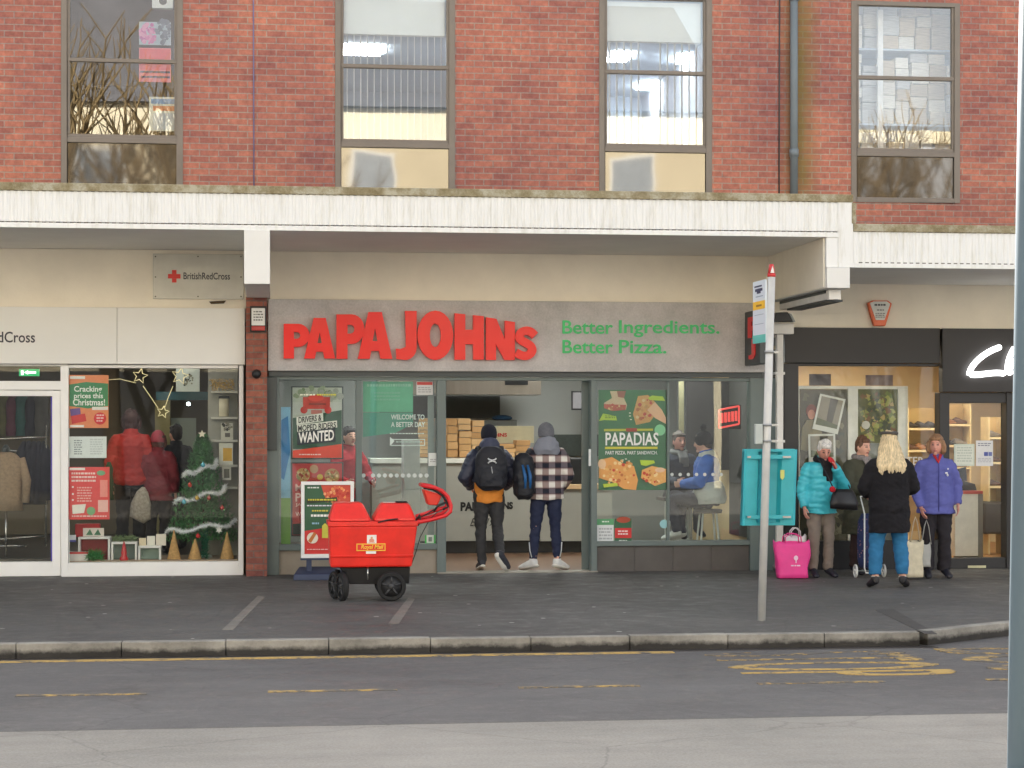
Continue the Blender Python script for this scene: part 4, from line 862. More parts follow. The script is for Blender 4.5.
def boxstack(u0, u1, vt, vb, Y, n, where, dep=.36):
    vs0 = [vb-(vb-vt)*k/n for k in range(n+1)]
    for k in range(n):
        j = rr.uniform(-.5, .5); MB(rr.choice(card)).pb(u0+j, vs0[k+1]+.35, u1+j, vs0[k]-.15, Y+rr.uniform(0, .03), dep).build('pizza_box', label='flat brown pizza box in the '+where, cat='pizza box', group='pizza boxes stacked behind the counter', bevel=.004)
boxstack(420, 434, 418, 457.5, 3.55, 10, 'stack seen through the left glass beside the doorway edge')
boxstack(447.5, 457.5, 418, 457.5, 3.55, 5, 'leftmost stack in the doorway'); boxstack(458.5, 471, 418, 430, 3.55, 2, 'second stack from the left, upper run'); boxstack(459, 471.5, 430.5, 457.5, 3.6, 4, 'second stack from the left, lower run')
boxstack(472, 484, 420, 457.5, 3.6, 6, 'third stack from the left, by the beanie'); boxstack(499, 515, 443.5, 457.5, 3.6, 3, 'low stack under the cream carton'); boxstack(516, 530, 440, 457.5, 3.65, 3, 'stack between the two men')
MB(mat('white_plinth_l', (196, 200, 196), .5)).pb(404, 440, 420, 545, 1.6, .5).build('pillar', label='pale square pillar inside the left glass of the pizza shop', cat='pillar')
t = thing('window_banner', 'tall blue and green lit panel at the left edge of the pizza shop window', 'banner', tuple(W(285.5, 546, .03))); mb = MB(flat(150, 200, 232)); mb.pb(281, 407, 290.5, 498, .03, .02); mb.build('upper_panel', t); mb = MB(flat(130, 178, 70)); mb.pb(281, 498.2, 290.5, 545, .03, .02); mb.build('lower_panel', t); mb = MB(flat(60, 140, 205)); ppoly(mb, [(281.3, 420), (288, 416), (290.2, 452), (284, 480), (281.3, 478)], .0285, .0012, None); mb.build('blue_shape', t)
FR = (210, 60, 50)
def holder(rect, Y, name='frame'):
    u0, v0, u1, v1 = rect; mb = MB(gg_d); mb.pb(u0-1.4, v0-1.2, u1+1.4, v1+1.2, Y+.006, .02); return mb
t = thing('poster', 'poster reading Drivers and moped riders wanted, in the upper frame of the left window', 'poster', tuple(W(317, 458, .0)), group='framed posters in the pizza shop window')
holder((292.5, 387.5, 342, 458), .0).build('frame', t, bevel=.003)
mb = MB(flat(196, 196, 184)); mb.pb(292.5, 387.5, 342, 458, 0, .005); c_ = (40, 88, 62)
printitems(mb, [('b', 294, 388, 341, 402, 60, [(150, 160, 130), (190, 190, 170), (120, 140, 100), (170, 170, 160)], 1.8, (0, 0, 0)), ('r', 293, 402, 341.6, 415, (206, 204, 196)), ('p', [(292.8, 418), (341.8, 410), (341.8, 449), (292.8, 449)], c_), ('r', 303, 397, 330, 409, (216, 64, 48)), ('d', 304, 410, 3.6, (206, 50, 40)), ('d', 328, 410, 3.6, (206, 50, 40)), ('d', 316, 398, 8, 3.5, (220, 76, 60)), ('r', 309, 403, 326, 405, (150, 60, 50)), ('r', 311, 410, 322, 414, (190, 120, 110)),
    ('p', [(292.8, 450.5), (341.8, 444), (341.8, 457.8), (292.8, 457.8)], (226, 78, 52)), ('p', [(296.5, 417), (323, 413), (323.3, 421), (296.6, 425)], (232, 232, 224)), ('p', [(297, 425), (337, 420.5), (337.2, 427.5), (297.2, 432)], (232, 232, 224)), ('p', [(297, 432), (335, 427.8), (335.5, 441.5), (297.2, 445)], (34, 48, 56)),
    ('T', 'DRIVERS &', 298.5, 415.8, 321.5, 422, (50, 56, 56), .11), ('T', 'MOPED RIDERS', 298, 423.6, 336, 429.8, (50, 56, 56), .1), ('T', 'WANTED', 298.5, 431, 334, 441.8, (240, 240, 234), .09), ('l', 300, 394, 315, 397, 1, (240, 240, 220)), ('l', 317, 394, 337, 397, 1, (226, 220, 90)), ('l', 299, 454, 322, 456, 1, (240, 210, 200))], 0)
mb.build('sheet', t)
t = thing('poster', 'red pizza poster in the lower frame of the left window, partly behind the pavement sign', 'poster', tuple(W(317, 536, .0)), group='framed posters in the pizza shop window')
holder((292.5, 463.5, 342, 535), .0).build('frame', t, bevel=.003)
mb = MB(flat(204, 52, 50)); mb.pb(292.5, 463.5, 342, 535, 0, .005); pc = [(214, 178, 110), (196, 90, 50), (170, 60, 40), (120, 120, 60), (232, 204, 150)]
printitems(mb, [('d', 303, 475, 7, 7, (206, 160, 96)), ('d', 332, 476, 7.5, 7.5, (200, 150, 90)), ('d', 314, 469, 4.3, 4.3, (196, 150, 110)), ('d', 314, 479, 3, (190, 60, 40)), ('d', 320, 477, 3, (232, 190, 70)), ('b', 297, 469, 309, 481, 26, pc, .8, (0, 0, 0)), ('b', 326, 470, 338, 482, 26, pc, .8, (0, 0, 0)),
    ('t', 'M', 295.5, 484, 302, 491, (240, 200, 190)), ('t', 'P', 295.5, 493, 301, 501.5, (240, 200, 190)), ('t', 'JA', 295.5, 503, 301.5, 507, (240, 190, 180)), ('t', 'W', 295.5, 512, 301, 516, (240, 190, 180)), ('p', [(292.8, 524), (341.8, 520), (341.8, 534.7), (292.8, 534.7)], (60, 66, 60))], 0)
mb.build('sheet', t)
# door glass vinyls
Yv = -.0235; wv = flat(196, 216, 208)
mb = MB(mat('green_film', (96, 186, 146), .5)); mb.pb(363, 381.5, 413, 412, .03, .002); ppoly(mb, [(363, 412.5), (413, 412.5), (413, 424), (395, 433), (363, 437)], .03, .002, flat(84, 160, 136)); printitems(mb, [('l', 367, 384, 411, 389, 1, (150, 206, 180)), ('l', 374, 392, 400, 402, 3, (120, 190, 160))], .03)
mb.build('window_film', label='translucent green film behind the upper left door glass', cat='window film')
t = thing('window_lettering', 'white lettering reading Welcome to a better day on the left door glass', 'lettering', tuple(W(408, 445, Yv)))
for s_, u0, v0, u1, v1 in (('WELCOME TO', 391, 414.5, 424.5, 419.5), ('A BETTER DAY', 391, 422, 425, 427)):
    mb = MB(wv); ptext(mb, s_, u0, v0, u1, v1, Yv, .002, wv, bold=.02); mb.build('line', t)
mb = MB(wv); printitems(mb, [('l', 390, 433, 424, 435, 1, (196, 216, 208)), ('r', 391, 439, 425, 439.8, (196, 216, 208)), ('r', 391, 445, 425, 445.8, (196, 216, 208)), ('r', 424.2, 439, 425, 445.8, (196, 216, 208)), ('l', 396, 441.4, 422, 443.4, 1, (180, 204, 196)), ('p', [(390, 437), (394.5, 441), (390, 446)], (206, 222, 216))], Yv); mb.build('small_print', t)
dot_m = mat('frosted_dot', (205, 212, 210), .6)
for u in [363.5]+[373+5.95*k for k in range(10)]:
    mb = MB(dot_m); pdisc(mb, u, 475.5, 2.1, -.0232, .002, None, 12); mb.build('manifestation_dot', label='frosted white dot in the row across the left door glass', cat='glass dot', group='dots across the left door glass')
for k in range(7):
    u = 669+8.2*k; mb = MB(dot_m); pdisc(mb, u+3, 474.5, 1.7, -.0232, .002, None, 12); mb.build('manifestation_dot', label='frosted white dot in the row across the right window glass', cat='glass dot', group='dots across the right window glass')
sheet('sticker', 'small white and red notice at the top of the left door glass', 'sticker', (416.5, 381.5, 433, 395), -.025, (206, 206, 204), [('r', 417, 382, 432.5, 385, (190, 70, 66)), ('l', 418, 387, 431, 393.5, 3, (160, 160, 160))])
sheet('sticker', 'white opening hours card beside the handle edge of the left door glass', 'sticker', (428.5, 453, 437, 466), -.025, (222, 226, 224), [('l', 430, 459, 436, 463, 2, (170, 170, 170))])
sheet('sticker', 'green square hygiene sticker low on the left door glass', 'sticker', (425, 535, 435.5, 545), -.025, (206, 216, 206), [('r', 425, 535, 426.6, 545, (60, 180, 80)), ('r', 433.9, 535, 435.5, 545, (60, 180, 80)), ('r', 425, 543, 435.5, 545, (60, 180, 80)), ('r', 428.5, 537, 432, 541.5, (120, 130, 124))])
# big green poster in the right window
t = thing('poster', 'big green Papadias poster with pizza sandwiches in the right window', 'poster', tuple(W(633, 491, .0)))
mb = MB(mat('deep_green_print', (36, 116, 62), .5, .1, 4)); mb.pb(598.5, 390, 666.5, 490, 0, .005)
bread = [(226, 180, 110), (206, 150, 80), (236, 206, 150), (190, 110, 60), (196, 70, 50)]
def sandwich(poly, base, cols, n, fill):
    return [('p', poly, base)]+[('b', *fill, n, cols, .9, (0, 0, 0))]
its = [('p', [(610, 391), (622, 391), (624, 398), (627, 405), (626, 410), (604, 408), (604, 403), (612, 398)], (224, 196, 160)), ('p', [(604, 404), (626, 405), (625.5, 410), (612, 411), (604, 408)], (196, 84, 56)), ('b', 605, 404, 625, 410, 16, bread, .6, (0, 0, 0)), ('p', [(617, 391), (626, 391), (624, 398), (618, 397)], (170, 100, 80)),
 ('p', [(638, 396), (648, 395), (656, 403), (657, 412), (650, 422), (636, 425), (633, 414)], (224, 164, 90)), ('b', 635, 397, 654, 422, 34, bread, .9, (0, 0, 0)), ('p', [(655, 402), (662, 410), (666, 418), (666, 424), (655, 418), (647, 410)], (220, 184, 150)),
 ('p', [(648, 398), (652, 395.5), (663, 396.5), (665, 401), (650, 400)], (176, 206, 70)), ('p', [(603, 413.5), (616, 416), (617, 420.5), (604, 420), (599, 421)], (176, 206, 70)), ('l', 605, 415.5, 615, 419, 2, (90, 130, 50)),
 ('p', [(604, 429), (653, 428.6), (653, 430.8), (604, 431.2)], (196, 196, 70)), ('r', 626, 428.2, 637, 431.5, (170, 70, 50)), ('d', 660, 430, 5.5, (140, 205, 160)), ('t', 'PAPADIAS', 605.5, 432.5, 658.5, 445.5, (226, 232, 226)), ('r', 605, 446.8, 657.5, 449, (196, 196, 70)), ('t', 'PART PIZZA. PART SANDWICH.', 605.5, 451, 657.5, 454.5, (214, 224, 216)),
 ('p', [(599, 460), (612, 457), (622, 463), (634, 466), (638, 480), (636, 490), (624, 489), (612, 482), (599, 478)], (222, 160, 90)), ('b', 603, 460, 636, 486, 46, bread, 1., (0, 0, 0)), ('d', 602, 464, 4, 5, (226, 190, 150)), ('p', [(640, 460), (654, 460.5), (655, 463), (646, 466), (641, 465)], (176, 206, 70)),
 ('p', [(642, 470), (652, 466), (666, 469), (666, 482), (655, 486), (641, 478)], (224, 170, 100)), ('b', 642, 470, 664, 483, 28, bread, .8, (0, 0, 0)), ('d', 660, 470, 5, 2.5, (226, 190, 155)), ('p', [(603, 484), (617, 483), (618, 486), (604, 487.5)], (186, 206, 70))]
for k, (u, v) in enumerate(((630, 416), (631, 419.5), (630, 413), (623, 460), (626, 459), (629, 461))): its.append(('d', u, v, 1.0, .5, (220, 226, 200)))
printitems(mb, its, 0); mb.build('sheet', t)
sheet('sticker', 'white calendar like notice with a green strip low in the right window', 'sticker', (596.5, 519, 614, 543), -.025, (90, 160, 110), [('r', 597, 525, 613.6, 542.6, (218, 222, 224)), ('l', 599, 528, 612, 541, 4, (170, 176, 180)), ('l', 602, 521, 609, 523.5, 1, (220, 230, 220))])
sheet('sticker', 'red offer sticker with a pizza, low in the right window', 'sticker', (615, 518.5, 631.5, 543), -.025, (46, 96, 66), [('d', 623.5, 519.8, 7, 3, (170, 70, 46)), ('r', 615, 528, 631.5, 538, (204, 46, 46)), ('l', 618, 530.5, 629, 536, 2, (240, 220, 216)), ('l', 619, 540, 628, 542, 1, (210, 220, 210))])
mb = MB(flat(150, 200, 206)); pdisc(mb, 664, 524, 4.2, -.025, .003, None); mb.build('sticker', label='round pale blue sticker beside the slim mullion of the right window', cat='sticker')
# neon sign
neon = mat('neon_red', (140, 26, 24), .5, emit=.22, ecol=(1, .1, .08, 1)); t = thing('neon_sign', 'small glowing red sign hanging inside the right window', 'neon sign', tuple(W(728, 425, 1.2)))
mb = MB(neon)
def seg(p, q, r=.012, Y=1.2): mb.cyl(W(*p, Y), W(*q, Y), r, n=6)
for a_, b_ in (((719, 410), (739, 406)), ((739, 406), (739, 424)), ((739, 424), (719, 428)), ((719, 428), (719, 410))): seg(a_, b_)
mb.build('outline', t); mb = MB(neon)
for u in (722, 725.5, 729, 732.5, 736): seg((u, 413-(u-722)*.15), (u, 423-(u-722)*.15), .018)
mb.build('letters', t); mb = MB(black_pl); mb.pb(717, 405, 741, 429, 1.23, .02); mb.build('backboard', t)
MB(mat('pale_inner_post', (190, 180, 140), .6)).pb(679.5, 381, 684, 440, 1.9, .06).build('inner_post', label='slim pale yellow post behind the seated man in the right window', cat='post')
MB(mat('dark_inner_panel', (50, 46, 44), .8, .2, 3)).pb(686, 381, 776, 470, 2.6, .05).build('wall_panel', label='dark wall panel behind the red neon sign', cat='wall panel')
MB(mat('wall_dimming_dark', (60, 58, 54), .8, .2, 3)).box(XU(780, 0)-.03, XU(780, 0)-.004, .13, 2.55, .3, 2.7).build('wall_dimming_board', label='dark board added to dim the side wall at the right end of the pizza shop', cat='wall panel')  # board put in to darken the strongly lit side wall
# high table and stools
t = thing('high_table', 'high white legged table between the two seated customers', 'table', tuple(G(686, 540)[:2])+(.0,)); 
YT = .95; mb = MB(mat('table_top_dark', (60, 54, 50), .5)); mb.pb(664, 498, 700, 501, YT, .5); mb.build('tabletop', t, bevel=.005); mb = MB(plastic_white)
for u, y in ((667, YT+.05), (697, YT+.42)): c = XU(u, YT); MB(plastic_white).box(c-.015, c+.015, y, y+.03, .007, ZV(501.2, u, YT)).build('leg', t)
def stool(x, y, h, lbl):
    t = thing('bar_stool', lbl, 'stool', (x, y, .006), group='bar stools at the high table'); mb = MB(mat('stool_seat', (56, 50, 48), .5)); mb.tube([(x, y, h-.05), (x, y, h-.01), (x, y, h)], [.17, .18, .16], n=18, ref=(1, 0, 0)); mb.build('seat', t)
    for k in range(4):
        a_ = math.pi/4+k*math.pi/2; mb = MB(plastic_white); mb.cyl((x+.12*math.cos(a_), y+.12*math.sin(a_), h-.05), (x+.2*math.cos(a_), y+.2*math.sin(a_), .008), .013, n=8); mb.build('leg', t)
    mb = MB(plastic_white); mb.tube([(x+.175*math.cos(q*math.pi/8), y+.175*math.sin(q*math.pi/8), .28) for q in range(17)], .009, n=6, ref=(0, 0, 1)); mb.build('footrest', t)
SX, SY = XU(708, .6), .6; stool(SX, SY, .72, 'white legged bar stool under the customer in the blue and white jacket')
S2X, S2Y = XU(679, 1.75), 1.75; stool(S2X, S2Y, .72, 'white legged bar stool under the man facing the window')
# ---------------------------------------------------------------- contents of the charity window
def zs(v, u, Y): return ZV(v, u, Y)
xmas = mat('fir_needles', (84, 146, 88), .8, .5, 9); tinsel_m = mat('silver_tinsel', (236, 240, 242), .5, .1, 30)
TX, TY = XU(203, .55), .55; tz0 = .165
t = thing('christmas_tree', 'small green artificial Christmas tree draped with white tinsel in the charity window', 'christmas tree', (TX, TY, tz0))
ztop = zs(436, 203, TY); zlow = zs(536, 203, TY); rr = random.Random(4)
mb = MB(mat('tree_stem', (70, 54, 40), .9)); mb.cyl((TX, TY, tz0+.03), (TX, TY, ztop), .02, .006, n=8); mb.build('stem', t)
mb = MB(plastic_white); mb.cyl((TX, TY, tz0), (TX, TY, tz0+.03), .12, .1, n=14); mb.build('stand', t)
mb = MB(xmas)
for k in range(2600):
    h = rr.random()**1.15; z = zlow+(ztop-zlow)*h; R_ = .40*(1-h)**.85+.03; an = rr.uniform(0, 6.283); rad = R_*rr.uniform(.35, 1.05)
    c = Vector((TX+rad*math.cos(an), TY+rad*math.sin(an)*.75, z-rad*.12)); L = rr.uniform(.05, .085)
    d = Vector((math.cos(an), math.sin(an), rr.uniform(-.25, .45))).normalized()
    for j in range(5):
        e = (d+Vector((rr.uniform(-.8, .8), rr.uniform(-.8, .8), rr.uniform(-.8, .8)))).normalized(); s_ = e.cross(Vector((0, 0, 1))).normalized()*.009
        mb.add([c-s_, c+s_, c+e*L], [(0, 1, 2)])
mb.build('foliage', t)
def spiral(z0, z1, a0, a1, n=40, k=1.05):
    out = []
    for i in range(n+1):
        q = i/n; z = z0+(z1-z0)*q+.025*math.sin(q*14); h = (z-zlow)/(ztop-zlow); R_ = (.40*(1-max(h, 0))**.85+.04)*k; a = a0+(a1-a0)*q
        out.append(Vector((TX+R_*math.cos(a), TY+R_*math.sin(a)*.75, z)))
    return out
for k, (z0, z1, lb) in enumerate(((zs(532, 203, .4), zs(522, 203, .4), 'lowest'), (zs(503, 203, .4), zs(488, 203, .4), 'middle'), (zs(476, 203, .4), zs(462, 203, .4), 'topmost'))):
    pts = spiral(z0, z1, math.radians(-165), math.radians(-15)); mb = MB(tinsel_m)
    mb.tube(pts, .009, n=6)
    for p in pts:
        for j in range(24):
            e = Vector((rr.uniform(-1, 1), rr.uniform(-1, 1), rr.uniform(-1, 1))).normalized(); q = p+Vector((rr.uniform(-.01, .01), 0, rr.uniform(-.01, .01))); s_ = e.orthogonal().normalized()*.004
            mb.add([q-s_, q+s_, q+e*.045], [(0, 1, 2)])
    mb.build('tinsel_garland', label='white tinsel garland, %s one across the Christmas tree' % lb, cat='tinsel')
for u, v, col, lb in ((203, 465, (90, 180, 200), 'pale blue bauble, higher of the two blue ones on the tree'), (184, 502, (90, 180, 200), 'pale blue bauble, lower of the two blue ones on the tree'), (190, 485, (190, 60, 40), 'red bauble at the left side of the tree'), (222, 508, (170, 40, 36), 'red bauble at the lower right side of the tree'), (197, 498, (196, 160, 60), 'gold bauble in the middle of the tree'), (209, 498, (150, 50, 40), 'dark red bauble near the middle of the tree'), (198, 536, (214, 40, 40), 'bright red heart shaped bauble under the tree branches')):
    c = W(u, v, .2); mb = MB(mat('bauble_%d' % u, col, .2, .05, 3, coat=.5)); mb.ell(c, .027, nu=12, nv=8); mb.cyl((c.x, c.y, c.z+.025), (c.x, c.y, c.z+.038), .007, n=6); mb.build('bauble', label=lb, cat='bauble')
def star2d(cx, cz, r0, r1, n, Y, d, m):
    mb = MB(m); mb.prism([(cx+(r0 if k % 2 == 0 else r1)*math.sin(math.pi*k/n), cz+(r0 if k % 2 == 0 else r1)*math.cos(math.pi*k/n)) for k in range(2*n)][::-1], Y, Y+d); return mb
c = W(202, 434, .4); star2d(c.x, c.z, .05, .022, 5, .4, .02, mat('cream_star', (226, 220, 196), .5)).build('tree_star', label='cream star on top of the Christmas tree', cat='star')
c = W(219, 530, .15); star2d(c.x, c.z, .045, .02, 6, .15, .012, plastic_white).build('snowflake', label='white snowflake ornament hanging low on the right of the tree', cat='ornament')
# string of wire stars
wire = mat('lit_wire', (236, 220, 170), .5, emit=.12, ecol=S(255, 225, 160)); t = thing('star_lights', 'hanging string of wire stars glowing at the top of the charity window', 'string lights', tuple(W(165, 368, .12)))
def wirestar(u, v, r, parent, r1=.45):
    c = W(u, v, .12); k = abs(XU(1, .12)-XU(0, .12)); pts = [(c.x+(r if j % 2 == 0 else r*r1)*k*math.sin(math.pi*j/5+.2), .12, c.z+(r if j % 2 == 0 else r*r1)*k*math.cos(math.pi*j/5+.2)) for j in range(11)]
    mb = MB(wire); mb.tube(pts, .0055, n=5, ref=(0, 1, 0)); mb.build('wire_star', parent)
wirestar(140, 376, 8, t); wirestar(180, 376, 9, t); wirestar(163, 412, 6.5, t)
mb = MB(wire); mb.tube([W(u, v, .12) for u, v in ((143, 386), (150, 396), (158, 408))], .004, n=5); mb.build('wire', t); mb = MB(wire); mb.tube([W(u, v, .12) for u, v in ((173, 386), (168, 398), (165, 407))], .004, n=5); mb.build('wire', t)
mb = MB(wire); mb.tube([W(u, v, .12) for u, v in ((104, 380), (120, 379), (136, 383))], .003, n=5); mb.build('wire', t)
wick = mat('woven_wicker', (192, 152, 98), .8, .3, 40, bump=.5)
for u, w_, vt, lb in ((174, 7, 530, 'left woven wicker cone beside the white display boxes'), (195, 7.5, 538, 'middle woven wicker cone under the red heart bauble'), (227, 7.5, 532, 'right woven wicker cone in the corner of the charity window')):
    a = XU(u, .25); z0 = .162; zt_ = zs(vt, u, .25); r = w_*abs(XU(1, .25)-XU(0, .25)); mb = MB(wick)
    n = 14; mb.tube([(a, .25, z0+(zt_-z0)*k/n) for k in range(n+1)], [(r*(1-k/n*.93)*(1+.05*(k % 2))) for k in range(n+1)], n=14); mb.build('wicker_cone', label=lb, cat='wicker cone')
def dbox(u0, v0, u1, v1, lb, inner):
    t = thing('display_box', lb, 'display box', tuple(W((u0+u1)/2, v1, .2))); Y = .2; mb = MB(plastic_white)
    mb.pb(u0, v0, u1, v0+2.2, Y, .22); mb.pb(u0, v0+2.2, u0+2.2, v1, Y, .22); mb.pb(u1-2.2, v0+2.2, u1, v1, Y, .22); mb.build('frame', t, bevel=.006)
    MB(flat(*inner)).pb(u0+2.3, v0+2.3, u1-2.3, v1, Y+.12, .01).build('backing', t)
dbox(78, 537, 110, 561, 'largest open white display box beneath the red poster', (130, 40, 44)); dbox(111, 542, 137, 561, 'white open display box holding the red ornament', (110, 126, 120)); dbox(138, 546, 161, 561, 'smallest white display box beside the wicker cone', (130, 150, 140))
MB(flat(176, 34, 40)).pb(75, 524, 100, 537, .3, .12).build('gift_box', label='red box behind the snowy card on the display boxes', cat='box', bevel=.01)
sheet('greeting_card', 'white card with two small green trees standing on the display box', 'card', (83, 528, 104, 536.5), .24, (222, 214, 206), [('p', [(86, 535), (90, 529), (93, 535)], (70, 120, 90)), ('p', [(94, 535), (98, 529), (101, 535)], (70, 120, 90))])
sheet('price_card', 'small white price card at the far left of the charity window floor', 'card', (67.8, 535, 76, 542), .1, (224, 224, 228), [('r', 68, 540, 76, 542, (80, 80, 150))])
sheet('gift_box', 'flat white box with a red lid in the left corner of the charity window', 'box', (69, 552, 88, 561.3), .1, (206, 200, 196), [('r', 69, 552, 88, 554, (190, 50, 50))], d=.12)
mb = MB(mat('green_foil', (60, 130, 70), .3, .4, 30, metal=.3)); c = W(96, 555, .1)
for k in range(220):
    e = Vector((rr.uniform(-1, 1), rr.uniform(-.4, .4), rr.uniform(-.6, 1))).normalized(); q = c+Vector((rr.uniform(-.09, .06), rr.uniform(-.03, .05), rr.uniform(-.05, .02))); s_ = e.orthogonal().normalized()*.006; mb.add([q-s_, q+s_, q+e*.09], [(0, 1, 2)])
mb.build('foil_decoration', label='spiky green foil decoration in front of the largest display box', cat='decoration')
mb = MB(mat('dark_green_tinsel', (24, 92, 66), .4, .4, 30))
for k in range(300):
    q = Vector((XU(205, .22)+rr.uniform(-.03, .03), .22+rr.uniform(-.03, .03), rr.uniform(.18, .5))); e = Vector((rr.uniform(-1, 1), rr.uniform(-1, 1), rr.uniform(-.5, .8))).normalized(); s_ = e.orthogonal().normalized()*.006; mb.add([q-s_, q+s_, q+e*.05], [(0, 1, 2)])
mb.build('tinsel_tree', label='thin dark green tinsel tree between two wicker cones', cat='tinsel tree')
mb = MB(mat('red_ornament', (190, 26, 34), .3, .1, 4, coat=.4)); c = W(124, 559.5, .12); mb.tube([(c.x, c.y, .163), (c.x, c.y, .19), (c.x, c.y, .23), (c.x, c.y, .26), (c.x, c.y, .34), (c.x, c.y, .40)], [.045, .055, .03, .035, .02, .004], n=12); mb.build('ornament', label='red spindle ornament in front of the middle display box', cat='ornament')
mb = MB(mat('holly_mix', (110, 130, 90), .6, .5, 30)); c = W(122, 540, .26)
for k in range(200):
    q = W(rr.uniform(113, 136), rr.uniform(537, 541), .26+rr.uniform(0, .08)); e = Vector((rr.uniform(-1, 1), rr.uniform(-.5, .5), rr.uniform(-.2, 1))).normalized(); s_ = e.orthogonal().normalized()*.008; mb.add([q-s_, q+s_, q+e*.05], [(0, 1, 2)])
mb.build('garland', label='frosted leafy garland lying on the middle display box', cat='garland')
for k, (u0, v0, u1, v1, c_) in enumerate(((139, 538, 146, 545.5, (214, 200, 170)), (147, 536, 155, 545.5, (230, 226, 214)), (156, 534, 166, 545.5, (222, 214, 200)))):
    MB(flat(*c_)).pb(u0, v0, u1, v1, .27+k*.02, .01).build('greeting_card', label='%s pale greeting card standing on the smallest display box' % ('left', 'middle', 'right')[k], cat='card')
# wall unit with gifts at the right
t = thing('shelf_unit', 'narrow pale shelf unit with gifts at the right side of the charity window', 'shelving', tuple(W(228, 561, .62)))
MB(mat('shelf_back_grey', (150, 150, 142), .8)).pb(208, 368, 240, 561, .9, .02).build('back_panel', t)
for v in (391, 417, 440, 465, 487): MB(mat('shelf_pale', (196, 194, 186), .6)).pb(211, v, 238, v+2, .62, .278).build('shelf', t)
t = thing('lantern', 'cream candle lantern on the upper shelf at the right of the charity window', 'lantern', tuple(W(224, 417, .68))); mb = MB(mat('lantern_cream', (214, 206, 180), .4)); c = W(224, 416.6, .7); mb.tube([(c.x, .7, c.z), (c.x, .7, c.z+.22)], .06, n=14); mb.build('body', t); mb = MB(gg_d); mb.tube([(c.x, .7, c.z+.221), (c.x, .7, c.z+.25)], .066, n=14); mb.build('lid', t)
sheet('framed_picture', 'white frame with a yellow card on the middle shelf', 'photo frame', (219, 443, 233, 464.6), .66, (222, 222, 210), [('r', 223, 448, 232, 461, (222, 172, 50))], d=.02)
sheet('framed_picture', 'small white frame with a grey picture on the lower shelf', 'photo frame', (222, 467, 231, 480), .66, (214, 212, 204), [('r', 224, 469, 229.5, 478, (96, 92, 84))], d=.02)
sheet('framed_picture', 'small dark patterned frame on the shelf between lantern and yellow card', 'photo frame', (221, 423, 233, 439.6), .66, (200, 198, 186), [('b', 222, 422, 232, 431, 22, [(60, 60, 54), (140, 136, 120)], .8, (0, 0, 0)), ('r', 225, 433, 230, 437, (100, 96, 88))], d=.02)
sheet('picture', 'pale square picture with a dark wire motif high in the charity window', 'picture', (176, 368, 199.5, 391.5), .95, (176, 184, 178), [('b', 182, 373, 193, 386, 26, [(60, 66, 66), (120, 120, 104)], .6, (0, 0, 0))], d=.03)
mb = MB(mat('teal_shelf_edge', (24, 66, 76), .6)); mb.pb(156, 391.7, 211, 400, 1.0, .25); mb.build('hanging_shelf', label='dark teal shelf under the pale square picture in the charity window', cat='shelf')
mb = MB(mat('basket_gold', (180, 150, 90), .7, .4, 20, bump=.5)); c = W(222, 386, .7)
for k in range(30):
    a = rr.uniform(0, 6.28); mb.tube([(c.x+.13*math.cos(a+q*.5)+rr.uniform(-.03, .03), .7+.08*math.sin(a+q*.5), c.z+rr.uniform(-.07, .09)) for q in range(4)], .004, n=4)
mb.build('wire_basket', label='tangle of gold wire basket on the top shelf of the charity window', cat='basket')
mb = MB(mat('pale_door_panel', (150, 158, 146), .7, .1, 2)); mb.pb(171, 418, 196, 500, 3.2, .05); mb.build('backdrop_board', label='pale panel board deep in the charity shop left of the tree', cat='panel')
mb = MB(mat('olive_post', (150, 140, 96), .7)); mb.pb(155, 400, 170, 545, 2.9, .1); mb.build('inner_post', label='olive square post behind the shoppers in the charity shop', cat='post')
mb = MB(mat('spotlight_face', (255, 255, 250), .5, emit=9, ecol=(.85, 1, 1, 1))); c = W(188.5, 404, 2.6); mb.ell(c, .022); mb.build('spotlight', label='tiny bright spotlight in the charity shop above the pale panel', cat='spotlight')
# rail of clothes behind the glass door
t = thing('clothes_rail', 'chrome clothes rail behind the glass door of the charity shop', 'clothes rail', tuple(W(20, 545, 1.9))); ch = mat('chrome', (190, 190, 186), .25, .05, 3, metal=.8)
for p, q in (((-30, 440), (46, 437)), ((46, 425), (46, 546)), ((-30, 541), (46, 536)), ((4, 450), (32, 452)), ((-10, 546), (26, 546))): mb = MB(ch); mb.cyl(W(*p, 1.9), W(*q, 1.9), .014, n=6); mb.build('rail_tube', t)
gm = [mat('garment_%s' % n_, c_, .9, .2, 6) for n_, c_ in (('navy', (36, 40, 54)), ('grey', (80, 80, 78)), ('olive', (84, 84, 50)), ('plum', (86, 44, 62)), ('teal', (40, 84, 84)))]
def garment(u, v0, v1, Y, m, lbl, wd=.09, dp=.2):
    c = XU(u, Y); z1, z0 = ZV(v0, u, Y), ZV(v1, u, Y); mb = MB(m); N = 6
    mb.tube([(c, Y, z0+(z1-z0)*k/N) for k in range(N+1)], [(wd*(1.1-.12*k/N)*(1+.12*math.sin(k*2.1+u)), dp*(1.1-.1*k/N)) if k < N else (.02, .05) for k in range(N+1)], n=14); return mb.build('hanging_garment', label=lbl, cat='garment', group='garments hanging in the charity shop')
for k in range(7): garment(-16+k*9.5, 392+2*(k % 2), 436, 2.6, gm[k % 5], 'dark garment on the high rail deep behind the charity shop door')
for k in range(5): garment(24+k*5, 441, 500+4*(k % 2), 2.0, gm[(k*2) % 2], 'dark garment on the lower rail right of the beige cardigan')
t = thing('display_bust', 'beige cardigan on a display bust behind the charity shop door', 'mannequin', tuple(W(6, 545, 1.2))); c = XU(6, 1.2); card_m = mat('beige_knit', (158, 136, 112), .95, .2, 30, bump=.6)
